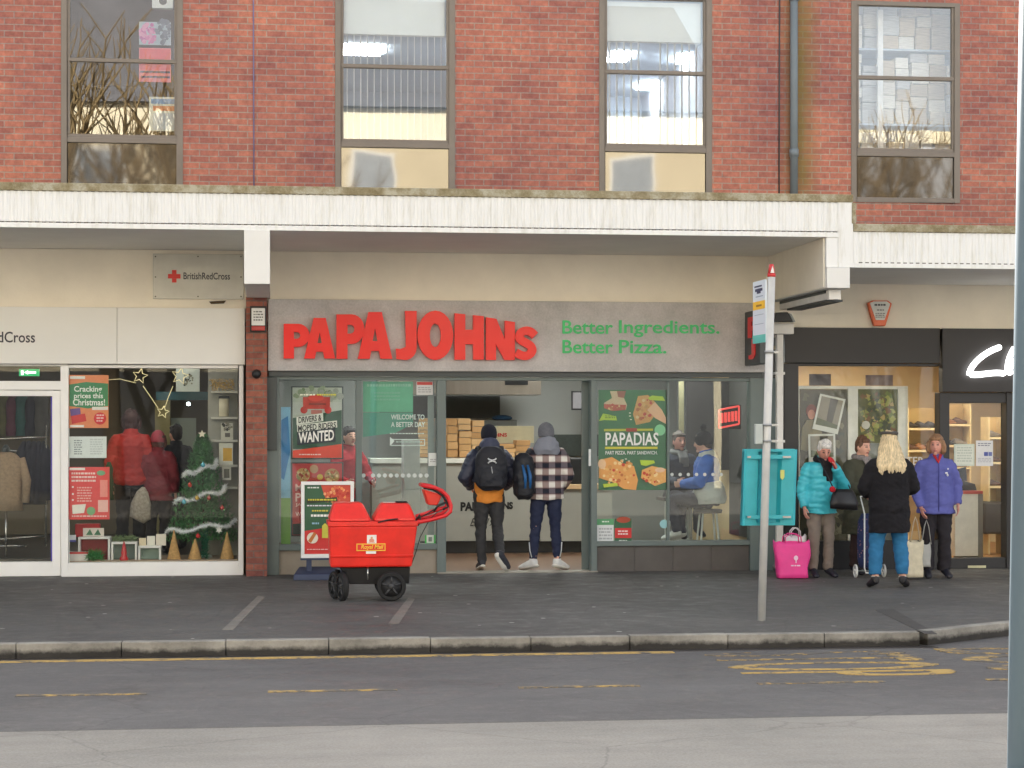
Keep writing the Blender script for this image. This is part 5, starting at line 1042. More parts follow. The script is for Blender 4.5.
mb = MB(card_m); zt_ = ZV(452, 6, 1.2); mb.tube([(c, 1.2, zt_-.72), (c, 1.2, zt_-.5), (c, 1.2, zt_-.3), (c, 1.2, zt_-.12), (c, 1.2, zt_-.03), (c, 1.2, zt_)], [(.21, .13), (.19, .12), (.2, .13), (.21, .11), (.13, .08), (.06, .06)], n=18); mb.build('cardigan', t)
for s_ in (-1, 1): mb = MB(card_m); mb.tube([(c+s_*.17, 1.2, zt_-.08), (c+s_*.25, 1.18, zt_-.35), (c+s_*.24, 1.15, zt_-.62)], [.06, .055, .045], n=12); mb.build('sleeve', t)
mb = MB(gg_d); mb.tube([(c, 1.2, zt_), (c, 1.2, zt_+.05), (c, 1.2, zt_+.09)], [.05, .045, .02], n=12); mb.build('neck_cap', t); mb = MB(ch); mb.cyl((c, 1.2, .15), (c, 1.2, zt_-.7), .015, n=8); mb.build('pole', t)
garment(109, 462, 500, 1.1, mat('green_garment', (26, 70, 44), .9, .2, 5), 'dark green garment beside the posters in the charity window', .05, .1)

# ---------------------------------------------------------------- pavement board
b0 = G(326, 580); YA = b0.y
t = thing('pavement_sign', 'white framed green and red poster board on a blue base behind the red trolley', 'sign', (XU(327, YA), YA, 0))
blue = mat('dark_blue_plastic', (52, 62, 88), .5, .1, 5)
mb = MB(blue); x0, x1 = XU(293, YA), XU(361, YA); mb.add([(x0, YA-.03, 0), (x1, YA-.03, 0), (x1+.0, YA+.42, 0), (x0, YA+.42, 0), (x0+.01, YA-.01, .07), (x1-.01, YA-.01, .07), (x1-.1, YA+.38, .13), (x0+.08, YA+.38, .13)], [(3,2,1,0),(4,5,6,7),(0,1,5,4),(1,2,6,5),(2,3,7,6),(3,0,4,7)]); mb.build('base', t, bevel=.01)
YB = YA+.15; mb = MB(blue)
for u in (309, 347): c = XU(u, YB); MB(blue).box(c-.03, c+.03, YB, YB+.05, .09, ZV(557, u, YB)).build('post', t)
mb = MB(white_frame)
for r in ((301, 481.5, 354, 485), (301, 554, 354, 558), (301, 485, 304.5, 554), (350.5, 485, 354, 554)): mb.pb(*r, YB-.02, .05)
mb.build('frame', t, bevel=.004); MB(blue).pb(300.5, 558.1, 354.5, 560, YB-.015, .05).build('lower_trim', t)
mb = MB(mat('board_green', (44, 92, 64), .4, .1, 4)); mb.pb(304.5, 485, 350.5, 554, YB, .012)
printitems(mb, [('p', [(304.6, 531), (350.4, 524), (350.4, 553.9), (304.6, 553.9)], (206, 50, 48)), ('p', [(321, 485.1), (350.4, 485.1), (350.4, 512), (336, 506), (325, 497)], (206, 80, 60)), ('b', 324, 486, 350, 506, 60, [(220, 110, 70), (232, 150, 90), (180, 50, 40), (236, 170, 120), (200, 60, 50)], .8, (0, 0, 0)),
  ('l', 307.5, 487, 320, 489.5, 1, (220, 226, 220)), ('p', [(306.5, 500), (337, 497), (337.5, 501), (307, 503.5)], (50, 56, 40)), ('l', 308, 499, 336, 502, 1, (206, 200, 60)), ('l', 307, 505, 333, 507.5, 1, (220, 220, 230)), ('l', 312, 510, 328, 513, 1, (210, 200, 80)), ('l', 311, 514.5, 329, 519, 1, (236, 236, 230)), ('l', 312, 522.5, 319, 526, 1, (150, 190, 210)), ('d', 312.5, 538, 5.6, (226, 214, 196)), ('p', [(308, 541), (314, 532), (316.5, 534), (311, 543)], (190, 110, 50)), ('p', [(322, 538), (322, 526), (325, 523), (328, 526), (329, 538)], (196, 190, 70)), ('l', 307, 549, 328, 550.5, 1, (240, 200, 196))], YB)
mb.build('poster_sheet', t)

# ---------------------------------------------------------------- mail trolley
YT_ = -3.75; U = lambda u, Y=YT_: XU(u, Y); V = lambda v, Y=YT_, u=373: ZV(v, u, Y); DP = .5
t = thing('mail_trolley', 'red plastic mail delivery trolley with two domed lids on black wheels', 'trolley', (U(373), YT_+.25, 0))
def frust(mb, u0b, u1b, vb, u0t, u1t, vt, y0b, y1b, y0t, y1t, m=None):
    mb.add([(U(u0b), y0b, V(vb)), (U(u1b), y0b, V(vb)), (U(u1b), y1b, V(vb)), (U(u0b), y1b, V(vb)), (U(u0t), y0t, V(vt)), (U(u1t), y0t, V(vt)), (U(u1t), y1t, V(vt)), (U(u0t), y1t, V(vt))], [(3,2,1,0),(4,5,6,7),(0,1,5,4),(1,2,6,5),(2,3,7,6),(3,0,4,7)], m)
Y0, Y1 = YT_, YT_+DP
mb = MB(red_pl); frust(mb, 330.5, 412, 567.5, 329, 417.5, 526, Y0+.03, Y1-.03, Y0, Y1); tub = mb.build('tub', t, bevel=.02)
mb = MB(red_pl); frust(mb, 330.5, 413.5, 557.5, 330.2, 414, 555.2, Y0+.012, Y1-.012, Y0+.008, Y1-.008); mb.build('ridge', tub, bevel=.004)
mb = MB(red_pl); frust(mb, 328, 418, 526.5, 327.5, 418, 521.5, Y0-.012, Y1+.012, Y0-.012, Y1+.012); mb.build('rim', t, bevel=.008)
mb = MB(red_pl); frust(mb, 328.5, 372, 521.3, 334, 363, 503, Y0-.006, Y1+.006, Y0+.11, Y1-.11); l1 = mb.build('lid', t, bevel=.03)
mb = MB(red_pl); frust(mb, 372.6, 417, 521.3, 382, 410, 503.5, Y0-.006, Y1+.006, Y0+.11, Y1-.11); l2 = mb.build('lid', t, bevel=.03)
mb = MB(mat('lid_sticker_white', (226, 200, 196), .4)); frust(mb, 384, 396, 503.3, 384, 396, 502.9, Y0+.12, Y0+.24, Y0+.12, Y0+.24); mb.build('sticker', l2)
mb = MB(rubber); frust(mb, 397, 409, 503.3, 398, 408, 502.2, Y0+.13, Y0+.3, Y0+.13, Y0+.3); mb.build('catch', l2)
# lettering block
yel = mat('yellow_vinyl', (246, 196, 60), .4); wh = mat('white_vinyl', (240, 236, 232), .4)
Ye = Y0-.006
MB(wh).pb(367, 535, 376.5, 543.4, Ye+.008, .006).build('crest_panel', t); MB(wh).pb(366, 551.2, 376, 553.8, Ye+.008, .006).build('slogan_strip', t)
mb = MB(); printitems(mb, [('d', 371.7, 540.5, 2.6, 2., (226, 150, 130)), ('d', 371.7, 537.7, 1.2, 1., (230, 170, 120)), ('l', 368.5, 542, 375, 543.2, 1, (226, 150, 130))], Ye+.0075); mb.build('crest_print', t)
mb = MB(yel); y_ = Ye+.006
for r in ((356.5, 543.6, 385.5, 544.5), (356.5, 550, 385.5, 550.9), (356.5, 544.5, 357.4, 550), (384.6, 544.5, 385.5, 550)): mb.pb(*r, y_, .012)
mb.build('logo_border', t); mb = MB(red_pl); mb.pb(357.4, 544.5, 384.6, 550, y_+.001, .012); mb.build('logo_ground', t)
mb = MB(yel); ptext(mb, 'Royal Mail', 361, 544.8, 383.5, 550.1, y_-.001, .002, yel, bold=.02, shear=.2); mb.build('lettering', t)
# chassis, wheels
mb = MB(black_pl); frust(mb, 350, 410, 585, 340, 411, 568, Y0+.12, Y1-.12, Y0+.1, Y1-.1); mb.build('chassis', t, bevel=.01)
mb = MB(ch); mb.cyl((U(368), Y0+.06, V(568)), (U(368), Y0+.06, V(580)), .009, n=6); mb.build('brake_rod', t)
def wheel(x, y, r, wd, ax, hubn=8):
    tire = MB(rubber); N = 26; prof = [(r*.72, -wd/2), (r*.93, -wd/2), (r, -wd*.28), (r, wd*.28), (r*.93, wd/2), (r*.72, wd/2)]
    A = Vector(ax); B = Vector((0, 0, 1)); C_ = A.cross(B); cen = Vector((x, y, r+.003)); vs_ = []; fs_ = []; m_ = len(prof)
    for k in range(N):
        q = 2*math.pi*k/N; d = B*math.cos(q)+C_*math.sin(q)
        for p in prof: vs_.append(cen+d*p[0]+A*p[1])
    for k in range(N):
        for j in range(m_): fs_.append((k*m_+j, ((k+1) % N)*m_+j, ((k+1) % N)*m_+(j+1) % m_, k*m_+(j+1) % m_))
    tire.add(vs_, fs_, None, False); o = tire.build('wheel', t)
    rim = MB(mat('wheel_rim', (40, 40, 42), .5, .1, 6)); rim.cyl(cen-A*wd*.3, cen+A*wd*.3, r*.73, n=24); rim.build('rim_disc', o)
    hub = MB(mat('wheel_hub', (62, 62, 64), .5)); hub.cyl(cen-A*wd*.52, cen+A*wd*.52, r*.2, n=12)
    for k in range(5): q = 2*math.pi*k/5; d = B*math.cos(q)+C_*math.sin(q); hub.cyl(cen-A*wd*.34+d*r*.15, cen-A*wd*.34+d*r*.68, r*.07, n=6)
    hub.build('hub', o)
rw = .148
wheel(U(391.5), Y0+.03, rw, .07, (0, 1, 0)); wheel(U(391.5), Y1-.06, rw, .07, (0, 1, 0))
cx_, cy_ = math.cos(.3), math.sin(.3)
wheel(U(342.5), Y0+.1, .142, .055, (cx_, cy_, 0)); wheel(U(336), Y0+.36, .14, .055, (cx_, cy_, 0))
mb = MB(black_pl); mb.cyl((U(391.5), Y0+.05, rw), (U(391.5), Y1-.07, rw), .018, n=8); mb.cyl((U(345), Y0+.12, .3), (U(340), Y0+.12, .16), .03, n=8); mb.cyl((U(339), Y0+.34, .3), (U(337), Y0+.34, .16), .03, n=8); mb.build('axle', t)
# handle
hm = mat('red_painted_tube', (214, 34, 40), .35, .05, 4); r_ = .02
def htube(pts, y, n='handle_tube', rad=r_, m=None): mb = MB(m or hm); mb.tube([(U(u), y, V(v)) for u, v in pts], rad, n=10, ref=(0, 1, 0)); return mb.build(n, t)
side = [(376, 523), (400, 524), (416, 523), (432, 520), (446, 516), (450.5, 512), (451, 506), (448, 497), (442, 491), (434, 487.5), (424, 486)]
htube(side, Y0+.01); htube([(416, 517), (430, 513), (440, 509.5), (446, 508)], Y0+.06); htube(side[2:], Y1-.02)
mb = MB(hm); mb.cyl((U(424), Y0+.01, V(486)), (U(424), Y1-.02, V(486)), r_, n=10); mb.build('handle_bar', t)
mb = MB(mat('orange_red_pouch', (226, 52, 34), .5, .1, 5)); Yq = Y0+.08
q = [(423.5, 489.5), (442.5, 495), (437.5, 505.5), (428.5, 505)]; ppoly(mb, q, Yq, .3, None); mb.build('pouch', t, bevel=.012)
htube([(424, 488), (434, 490), (443, 496), (447, 502), (449, 508)], Y0+.04, 'grip', .013, black_pl)
htube([(434, 512), (438, 506), (446, 503), (449, 507), (443, 510)], Y0+.03, 'brake_lever', .012, black_pl)
htube([(378, 522.5), (388, 520), (398, 519)], Y0-.01, 'strap', .008, black_pl); htube([(416, 521), (420, 515), (421, 521), (418, 526)], Y0+.03, 'latch', .012, black_pl); htube([(418, 519), (428, 514), (440, 506)], Y0+.03, 'cable', .006, black_pl)
htube([(440, 511), (430, 521), (421, 538), (417, 552), (412, 566)], Y0+.1, 'brake_cable', .0045, black_pl)

# ---------------------------------------------------------------- bus stop pole with flag and teal case
pb_ = G(761.5, 620.5); YP = pb_.y; z_top = ZV(277, 771, YP); xt = XU(771.5, YP); base = Vector((pb_.x, YP, 0)); top = Vector((xt, YP, z_top))
t = thing('bus_stop_pole', 'tall grey bus stop pole with a red cap leaning slightly near the kerb', 'bus stop pole', tuple(base))
mb = MB(steel); mb.cyl(base, top, .037, .035, n=18); mb.build('pole', t)
mb = MB(mat('cap_red', (200, 50, 50), .4)); mb.cyl(top+Vector((0, 0, .001)), top+Vector((0, 0, .03)), .038, n=16); mb.build('cap_ring', t)
mb = MB(mat('cap_red_cone', (196, 52, 54), .4)); k = abs(XU(1, YP)-XU(0, YP)); mb.cyl(top+Vector((0, 0, .031)), top+Vector((0, 0, .115)), .034, .02, n=16); mb.build('cap', t)
mb = MB(plastic_white); mb.prism([(xt-.018, z_top+.035), (xt+.018, z_top+.035), (xt, z_top+.1)], YP-.036, YP-.03); mb.build('cap_arrow', t)
def onpole(v): z = ZV(v, 766, YP); q = (z-base.z)/(top.z-base.z); return base.lerp(top, q)
brk = mat('bracket_steel', (160, 162, 162), .35, metal=.6)
for v in (425, 441, 352): c = onpole(v); mb = MB(brk); mb.cyl(c-Vector((0, 0, .012)), c+Vector((0, 0, .012)), .044, n=16); mb.box(c.x+.03, c.x+.09, YP-.012, YP+.012, c.z-.01, c.z+.01); mb.build('clamp', t)
c = onpole(434); mb = MB(mat('small_reader_box', (176, 184, 182), .4)); mb.box(c.x-.115, c.x-.045, YP-.03, YP+.02, c.z-.09, c.z+.09); mb.build('reader_box', t, bevel=.006)
# flag, seen almost edge-on
t = thing('bus_stop_flag', 'narrow white bus stop flag with a yellow square and teal foot', 'sign', tuple(onpole(342)))
fl = Vector((-.03, 1, 0)).normalized(); P0 = onpole(310)+Vector((-.04, .0, 0)); za, zb = ZV(342, 762, YP), ZV(279, 762, YP); Lf = .42
def flagbox(z0, z1, s0, s1, off, th, m, name, mbx=None):
    nrm = Vector((fl.y, -fl.x, 0))*-1; a = P0+fl*s0+nrm*off; b = P0+fl*s1+nrm*off; mb = mbx or MB(m)
    pts = [a, b, b+nrm*th, a+nrm*th]; mb.add([(p.x, p.y, z0) for p in pts]+[(p.x, p.y, z1) for p in pts], [(3,2,1,0),(4,5,6,7),(0,1,5,4),(1,2,6,5),(2,3,7,6),(3,0,4,7)], m)
    return mb if mbx else mb.build(name, t)
flagbox(za, zb, 0, Lf, -.006, .012, mat('flag_white', (216, 226, 236), .35, .03, 2), 'panel')
h = zb-za
flagbox(za, za+h*.13, .0, Lf, .0065, .002, mat('flag_teal', (90, 195, 185), .4), 'teal_foot'); flagbox(za+h*.54, za+h*.67, .02, Lf-.01, .0065, .002, mat('flag_yellow', (246, 190, 40), .4), 'yellow_square')
dk = flat(50, 60, 90); fm_ = MB(dk); flagbox(za+h*.9, za+h*.925, .12, Lf-.06, .0065, .002, dk, '', fm_); flagbox(za+h*.83, za+h*.875, .1, Lf-.08, .0065, .002, dk, '', fm_); flagbox(za+h*.795, za+h*.83, .16, Lf-.14, .0065, .002, dk, '', fm_); flagbox(za+h*.585, za+h*.615, .12, Lf-.12, .009, .001, flat(150, 110, 40), '', fm_); fm_.build('bus_symbol', t)
for q0, q1, s0_, s1_ in ((.74, .755, .08, .1), (.45, .458, .06, .06), (.3, .308, .06, .06)): flagbox(za+h*q0, za+h*q1, s0_, Lf-s1_, .0065, .001, flat(150, 165, 180), 'route_print')
# teal timetable case (back)
t = thing('timetable_case', 'bright teal metal timetable case strapped to the bus stop pole', 'timetable case', tuple(onpole(527)))
teal = mat('teal_painted_metal', (48, 168, 180), .45, .14, 4); YC_ = YP+.12; TU = lambda u: XU(u, YC_); TV = lambda v: ZV(v, 768, YC_); sk = .0
def wing(pts, name):
    n = len(pts); zt0, zb0 = TV(449.5), TV(525); mb = MB(teal)
    vs_ = [(x-.022, y, zb0) for x, y in pts]+[(x, y, zt0) for x, y in pts]
    vs_ += [(x-.022, y+.012, zb0) for x, y in pts]+[(x, y+.012, zt0) for x, y in pts]
    fs_ = []
    for i in range(n-1): fs_ += [(i, i+1, n+i+1, n+i), (2*n+i+1, 2*n+i, 3*n+i, 3*n+i+1), (n+i, n+i+1, 3*n+i+1, 3*n+i), (i+1, i, 2*n+i, 2*n+i+1)]
    fs_ += [(0, n, 3*n, 2*n), (n-1, 3*n-1, 4*n-1, 2*n-1)]
    mb.add(vs_, fs_); return mb.build(name, t)
wing([(TU(743), YC_-.06), (TU(745), YC_-.075), (TU(757), YC_-.06), (TU(760), YC_), (TU(778), YC_), (TU(781), YC_-.05), (TU(793), YC_-.08), (TU(795.5), YC_-.06)], 'back_panel')
wing([(TU(743.2), YC_-.045), (TU(743.2), YC_+.02)], 'side_flange'); wing([(TU(795.3), YC_-.045), (TU(795.3), YC_+.02)], 'side_flange')
for v in (457, 517):
    mb = MB(teal); mb.pb(747, v-2, 792, v+2, YC_-.10, .012); mb.build('strap', t, bevel=.003); mb = MB(brk); mb.pb(783, v-1, 791, v+1, YC_-.112, .01); mb.pb(747.5, v-1, 751, v+1, YC_-.112, .01); mb.build('strap_bolt', t)
for v in (450.5, 524): mb = MB(teal); mb.pb(744 if v < 500 else 742, v-1.5, 795 if v < 500 else 793.5, v+1.5, YC_-.055, .07); mb.build('rim_flange', t, bevel=.004)
mb = MB(flat(196, 200, 110)); ppoly(mb, [(780.5, 470), (784.5, 470), (784.5, 477), (782.5, 480), (780.5, 478)], YC_-.07, .01, None); mb.build('faded_mark', t)
# white downpipe with hopper, cable tray, floodlight
YD = -.33; t = thing('white_downpipe', 'white square downpipe with a hopper box between the grey and black shopfronts', 'downpipe', (XU(780, YD), YD, 0))
dp = mat('dirty_white_pipe', (222, 220, 216), .5, .12, 3)
x0, x1 = XU(777, YD), XU(783.5, YD); MB(dp).box(x0, x1, YD, YD+.08, .12, ZV(334, 780, YD)).build('pipe', t, bevel=.01); MB(dp).pb(772, 323.5, 794, 334, YD-.06, .2).build('hopper', t, bevel=.008)
mb = MB(mat('pipe_foot_grey', (120, 120, 118), .6)); mb.tube([((x0+x1)/2, YD+.04, .13), ((x0+x1)/2, YD+.03, .07), ((x0+x1)/2-.06, YD-.02, .045)], .055, n=12); mb.build('pipe_foot', t)
for v in (372, 440, 510): mb = MB(dp); mb.pb(775.5, v, 785, v+2.5, YD-.008, .1); mb.build('bracket', t)
t = thing('cable_tray', 'long pale box tray running out under the canopy beam', 'cable tray', (XU(829, -2.3), -2.3, ZV(299, 834, -2.3)))
a = W(834, 294, -2.35); zb_ = ZV(299.5, 834, -2.35); zt_ = ZV(289.5, 834, -2.35); mb = MB(dp); mb.box(XU(829, -2.35), XU(841, -2.35), -2.35, -2.25, zb_, bzb-.004); mb.build('end_cap', t, bevel=.005)
MB(dp).box(XU(829, -2.35)+.01, XU(829, -2.35)+.12, -2.249, -.2, zb_+.01, bzb-.004).build('tray', t); MB(gg_d).box(XU(829, -2.35)-.004, XU(829, -2.35)+.009, -2.2, -.25, bzb-.035, bzb-.006).build('gap_shade_strip', t); MB(gg_d).box(XU(829, -2.35)+.02, XU(829, -2.35)+.2, -2.2, -.5, zb_-.014, zb_+.008).build('lower_rail', t)  # solid dark strip in place of the shadow between tray and beam
t = thing('floodlight', 'small black floodlight under the tray above the white hopper box', 'floodlight', tuple(W(784, 322, -.5))); mb = MB(black_pl); ppoly(mb, [(774, 321.5), (776, 312.5), (788, 312), (793, 321.5)], -.55, .18, None); mb.build('housing', t, bevel=.008); mb = MB(gg_l); ppoly(mb, [(788.8, 313), (791.5, 314), (795.5, 321.8), (793.4, 321.8)], -.54, .16, None); mb.build('visor', t)
# foreground post
t = thing('lamp_post', 'thick blue grey post standing close by at the right edge', 'post', (0, 0, 0))
YF = CY+5.2; xb_ = XU(1009, YF)+.07; zb2 = ZV(768, 1009, YF); xt2 = XU(1021, YF)+.07; zt2 = ZV(0, 1021, YF); sl_ = (xt2-xb_)/(zt2-zb2)
p0 = Vector((xb_+sl_*(RZ-zb2), YF, RZ)); p1 = Vector((xb_+sl_*(5.5-zb2), YF, 5.5)); t.location = p0; ORG[t.name] = p0.copy()
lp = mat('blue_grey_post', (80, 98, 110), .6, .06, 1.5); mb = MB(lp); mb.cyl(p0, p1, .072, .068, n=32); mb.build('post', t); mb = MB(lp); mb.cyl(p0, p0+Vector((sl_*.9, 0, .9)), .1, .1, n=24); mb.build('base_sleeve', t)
# ---------------------------------------------------------------- people
from mathutils import noise as mn
def solid(mb, name, parent, voxel, m, smooth=3, colfn=None, mats=None, crease=None):
    me = bpy.data.meshes.new('t'); me.from_pydata(mb.v, [], mb.f); o = bpy.data.objects.new('t', me); COL.objects.link(o)
    md = o.modifiers.new('r', 'REMESH'); md.mode = 'VOXEL'; md.voxel_size = voxel; md.use_smooth_shade = True
    if smooth: s_ = o.modifiers.new('s', 'SMOOTH'); s_.iterations = smooth; s_.factor = .5
    dg = bpy.context.evaluated_depsgraph_get(); dg.update(); nm = bpy.data.meshes.new_from_object(o.evaluated_get(dg))
    bpy.data.objects.remove(o); nm.name = name; r = bpy.data.objects.new(name, nm); COL.objects.link(r); r.parent = parent; ORG[r.name] = Vector((0, 0, 0))
    cr = crease if crease is not None else (.011 if voxel >= .011 else 0)
    if cr:
        nn_ = [vx.normal.copy() for vx in nm.vertices]
        for vx, n_ in zip(nm.vertices, nn_):
            c_ = vx.co.copy(); f = mn.noise(Vector((c_.x*7+3, c_.y*7, c_.z*16+c_.x*9)))+.5*mn.noise(Vector((c_.x*16, c_.y*16, c_.z*34-c_.x*12)))
            vx.co = c_+n_*(f*cr)
    nm.materials.clear()
    for q in (mats or [m]): nm.materials.append(q)
    for p in nm.polygons:
        p.use_smooth = True
        if colfn: p.material_index = colfn(p.center)
    return r
SKIN = [mat('skin_%s' % n_, c_, .5, .06, 12) for n_, c_ in (('fair', (222, 168, 146)), ('pink', (214, 152, 134)))]
EYE_M = mat('eye_dark', (60, 44, 40), .4); LIP_M = mat('lip', (176, 96, 92), .5); BROW_M = mat('brow', (120, 92, 76), .8)
def hand(mb, W_, d, n_, curl=.5, thumb=1, k=1.):
    d = d.normalized(); n_ = (n_-d*n_.dot(d)).normalized(); s_ = d.cross(n_)*thumb
    mb.tube([W_-d*.02, W_+d*.03*k, W_+d*.075*k, W_+d*.09*k], [(.026*k, .021*k), (.036*k, .017*k), (.042*k, .016*k), (.036*k, .013*k)], n=10, ref=tuple(s_))
    for off, L in ((-.030, .062), (-.0105, .075), (.0105, .08), (.0305, .07)):
        p = W_+d*.082*k+s_*off*k; dd = d.copy(); pts = [p-d*.02, p]
        for j in range(3):
            a = curl*(.35+.35*j); e = (dd*math.cos(a)+n_*math.sin(a)).normalized(); pts.append(pts[-1]+e*L*k*(.42, .33, .25)[j])
        mb.tube(pts, [.0085*k, .0085*k, .008*k, .0075*k, .0062*k], n=7)
    p = W_+d*.018*k+s_*.03*k; e = (s_*.8+d*.7+n_*.2).normalized(); e2 = (s_*.15+d*.95+n_*.35).normalized(); mb.tube([p-s_*.015, p+e*.03*k, p+e*.03*k+e2*.03*k, p+e*.03*k+e2*.052*k], [.0125*k, .011*k, .0095*k, .007*k], n=7)
def jmix(D, kk, dflt): return Vector(D.get(kk, dflt))
def make_person(lbl, loc, rot, H, sp):
    h = H/1.7; t = thing('person', lbl, 'person', loc, group=sp.get('group'), rotz=rot); bw, bd = sp.get('bw', 1.), sp.get('bd', 1.); J = sp.get('J', {})
    v = lambda x, y, z: Vector((x*h, y*h, z*h)); hw = .5+.5*bw
    j = dict(pelvis=v(0, .01, .88), hL=v(.085*hw, .01, .87), hR=v(-.085*hw, .01, .87), kL=v(.095*hw, -.015, .48), kR=v(-.095*hw, -.015, .48), aL=v(.1*hw, .02, .085), aR=v(-.1*hw, .02, .085),
             sL=v(.165*hw, .01, 1.345), sR=v(-.165*hw, .01, 1.345), eL=v(.235*bw, .03, 1.09), eR=v(-.235*bw, .03, 1.09), wL=v(.235*bw, -.05, .86), wR=v(-.235*bw, -.05, .86), tL=None, tR=None)
    for k_, p in J.items(): j[k_] = Vector(p)*h
    for s_ in 'LR':
        if j['t'+s_] is None: j['t'+s_] = j['a'+s_]+v(.02 if s_ == 'L' else -.02, -.15, -.055)
    off = j.get('torso', Vector((0, 0, 0)))   # torso shift (sitting)
    lean = sp.get('lean', 0.)                  # forward lean
    def T(x, y, z): return Vector((x*h, (y-lean*(z-.88))*h, z*h))+off
    ts = [(.82, .13, .1, .01), (.88, .165, .115, .015), (.98, .155, .108, .0), (1.08, .138, .098, -.005), (1.2, .152, .105, 0), (1.3, .168, .105, .005), (1.36, .148, .09, .01), (1.41, .095, .068, .012), (1.455, .058, .056, .01), (1.53, .052, .055, -.005)]
    hc = Vector(sp.get('head', (0, -.015, 1.585)))*h
    hc = T(hc.x/h, hc.y/h, hc.z/h); Rm = Matrix.Rotation(sp.get('yaw', 0), 3, 'Z') @ Matrix.Rotation(sp.get('pitch', 0), 3, 'X')
    nb = T(0, 0, 1.48); hc = nb+Rm @ (hc-nb) if sp.get('pitch') else hc
    def body(mb, e=0., rings=ts, ex=1.):
        mb.tube([T(0, r[3], r[0]) for r in rings], [(r[1]*h*bw*ex+e, r[2]*h*bd*ex+e) for r in rings], n=20)
    mb = MB(); body(mb)
    def headf(p):
        q = p.copy()
        if q.z < 0: f = -q.z/.118; q.x *= 1-.3*f*f; q.y = q.y*(1-.1*f)-.012*f
        return q*h
    mb.ell(hc, (.076, .096, .12), R=Rm, nu=20, nv=14, fn=headf)
    hl = lambda x, y, z: hc+Rm @ Vector((x*h, y*h, z*h))
    mb.tube([hl(0, -.086, .028), hl(0, -.104, -.008), hl(0, -.108, -.022), hl(0, -.09, -.034)], [.008*h, .013*h, .016*h, .01*h], n=8)
    for s_ in (-1, 1): mb.ell(hl(s_*.077, .008, -.008), (.012*h, .02*h, .032*h), R=Rm, nu=8, nv=6)
    mb.ell(hl(0, -.082, -.06), (.024*h, .014*h, .014*h), R=Rm, nu=8, nv=6); mb.ell(hl(0, -.076, -.095), (.026*h, .02*h, .018*h), R=Rm, nu=8, nv=6)
    for s_ in 'LR':
        mb.tube([j['h'+s_]+v(0, 0, .06), j['h'+s_], (j['h'+s_]+j['k'+s_])/2, j['k'+s_], (j['k'+s_]*.65+j['a'+s_]*.35), j['a'+s_]], [.08*h, .086*h, .072*h, .052*h, .054*h, .036*h], n=12)
        mb.tube([j['a'+s_]-(j['t'+s_]-j['a'+s_]).normalized()*.012*h, j['a'+s_]+(j['t'+s_]-j['a'+s_])*.5, j['t'+s_]], [.024*h, (.022*h, .016*h), (.016*h, .01*h)], n=10)
        sh = j['s'+s_]+off; el = j['e'+s_]; wr = j['w'+s_]; j['S'+s_] = sh
        mb.tube([sh-Vector((sh.x*.35, 0, -.01)), sh, (sh+el)/2, el, (el*.6+wr*.4), wr], [.05*h, .052*h, .045*h, .037*h, .036*h, .024*h], n=10)
        d = (wr-el).normalized(); n_ = Vector(sp.get('palm'+s_, ((-1 if s_ == 'L' else 1), 0, .01)))
        hand(mb, wr, d, n_, sp.get('curl', .7), 1 if s_ == 'R' else -1, h)
    def colf(c):
        q = Rm.transposed() @ (c-hc)/h
        if q.y < -.04:
            for s_ in (-1, 1):
                if ((q.x-s_*.03)/.014)**2+((q.z-.012)/.0085)**2 < 1: return 1
                if ((q.x-s_*.031)/.02)**2+((q.z-.034)/.006)**2 < 1: return 3
            if (q.x/.024)**2+((q.z+.06)/.009)**2 < 1: return 2
        return 0
    solid(mb, 'body', t, .0062, None, 2, colf, [SKIN[sp.get('skin', 0)], EYE_M, LIP_M, BROW_M])
    # trousers
    mb = MB(); tr = sp.get('leg', .012); th = sp.get('thick', 1.)
    body(mb, .012, [r for r in ts if r[0] < 1.1], 1.)
    for s_ in 'LR':
        a, k_, an = j['h'+s_], j['k'+s_], j['a'+s_]
        mb.tube([a+v(0, 0, .05), a, (a+k_)/2, k_, (k_*.6+an*.4), an+(k_-an)*sp.get('cuff', .02)], [(.09*th)*h+tr*.5, (.09*th)*h+tr, .078*h*th+tr, .056*h*th+tr, (.056*h*th+tr*1.1), sp.get('hem', .042)*h+tr], n=14)
    solid(mb, sp.get('tname', 'trousers'), t, .012, sp['tm'], 3)
    # shoes
    for s_ in 'LR':
        a, to = j['a'+s_], j['t'+s_]; d = (to-a); d.normalize(); up = Vector((0, 0, 1)); up = (up-d*up.dot(d)).normalized(); mb = MB()
        heel = a-d*.05*h-up*.04*h; tip = to+d*.06*h-up*.0*h
        base = lambda q, hgt: heel.lerp(tip, q)+up*hgt*h
        mb.tube([base(0, .03), base(.12, .035), base(.4, .03), base(.7, .02), base(.92, .012), base(1, .008)], [(.034*h, .036*h), (.043*h, .05*h), (.043*h, .046*h), (.048*h, .036*h), (.042*h, .028*h), (.024*h, .016*h)], n=12)
        mb.tube([base(.16, .03), a+Vector((0, 0, .045*h))], [.046*h, .047*h], n=12)
        so_ = solid(mb, 'shoe', t, .009, sp['sm'], 2)
        if sp.get('sole'):
            mb = MB(sp['sole']); mb.tube([base(-.02, -.004), base(.15, -.008), base(.45, -.01), base(.75, -.012), base(1.0, -.008)], [(.026*h, .012*h), (.04*h, .013*h), (.041*h, .013*h), (.047*h, .012*h), (.024*h, .01*h)], n=12); mb.build('sole', so_, local=True)
        if sp.get('sock'): mb = MB(sp['sock']); mb.tube([a+v(0, 0, .0), a+(j['k'+s_]-a)*.12], [.044*h, .046*h], n=12); mb.build('sock', t, local=True)
    # jacket / top
    c = sp['coat']; hemz = c['hem']; bulk = c.get('bulk', .03); puff = c.get('puff', 0.); mb = MB(); rings = []; z = hemz
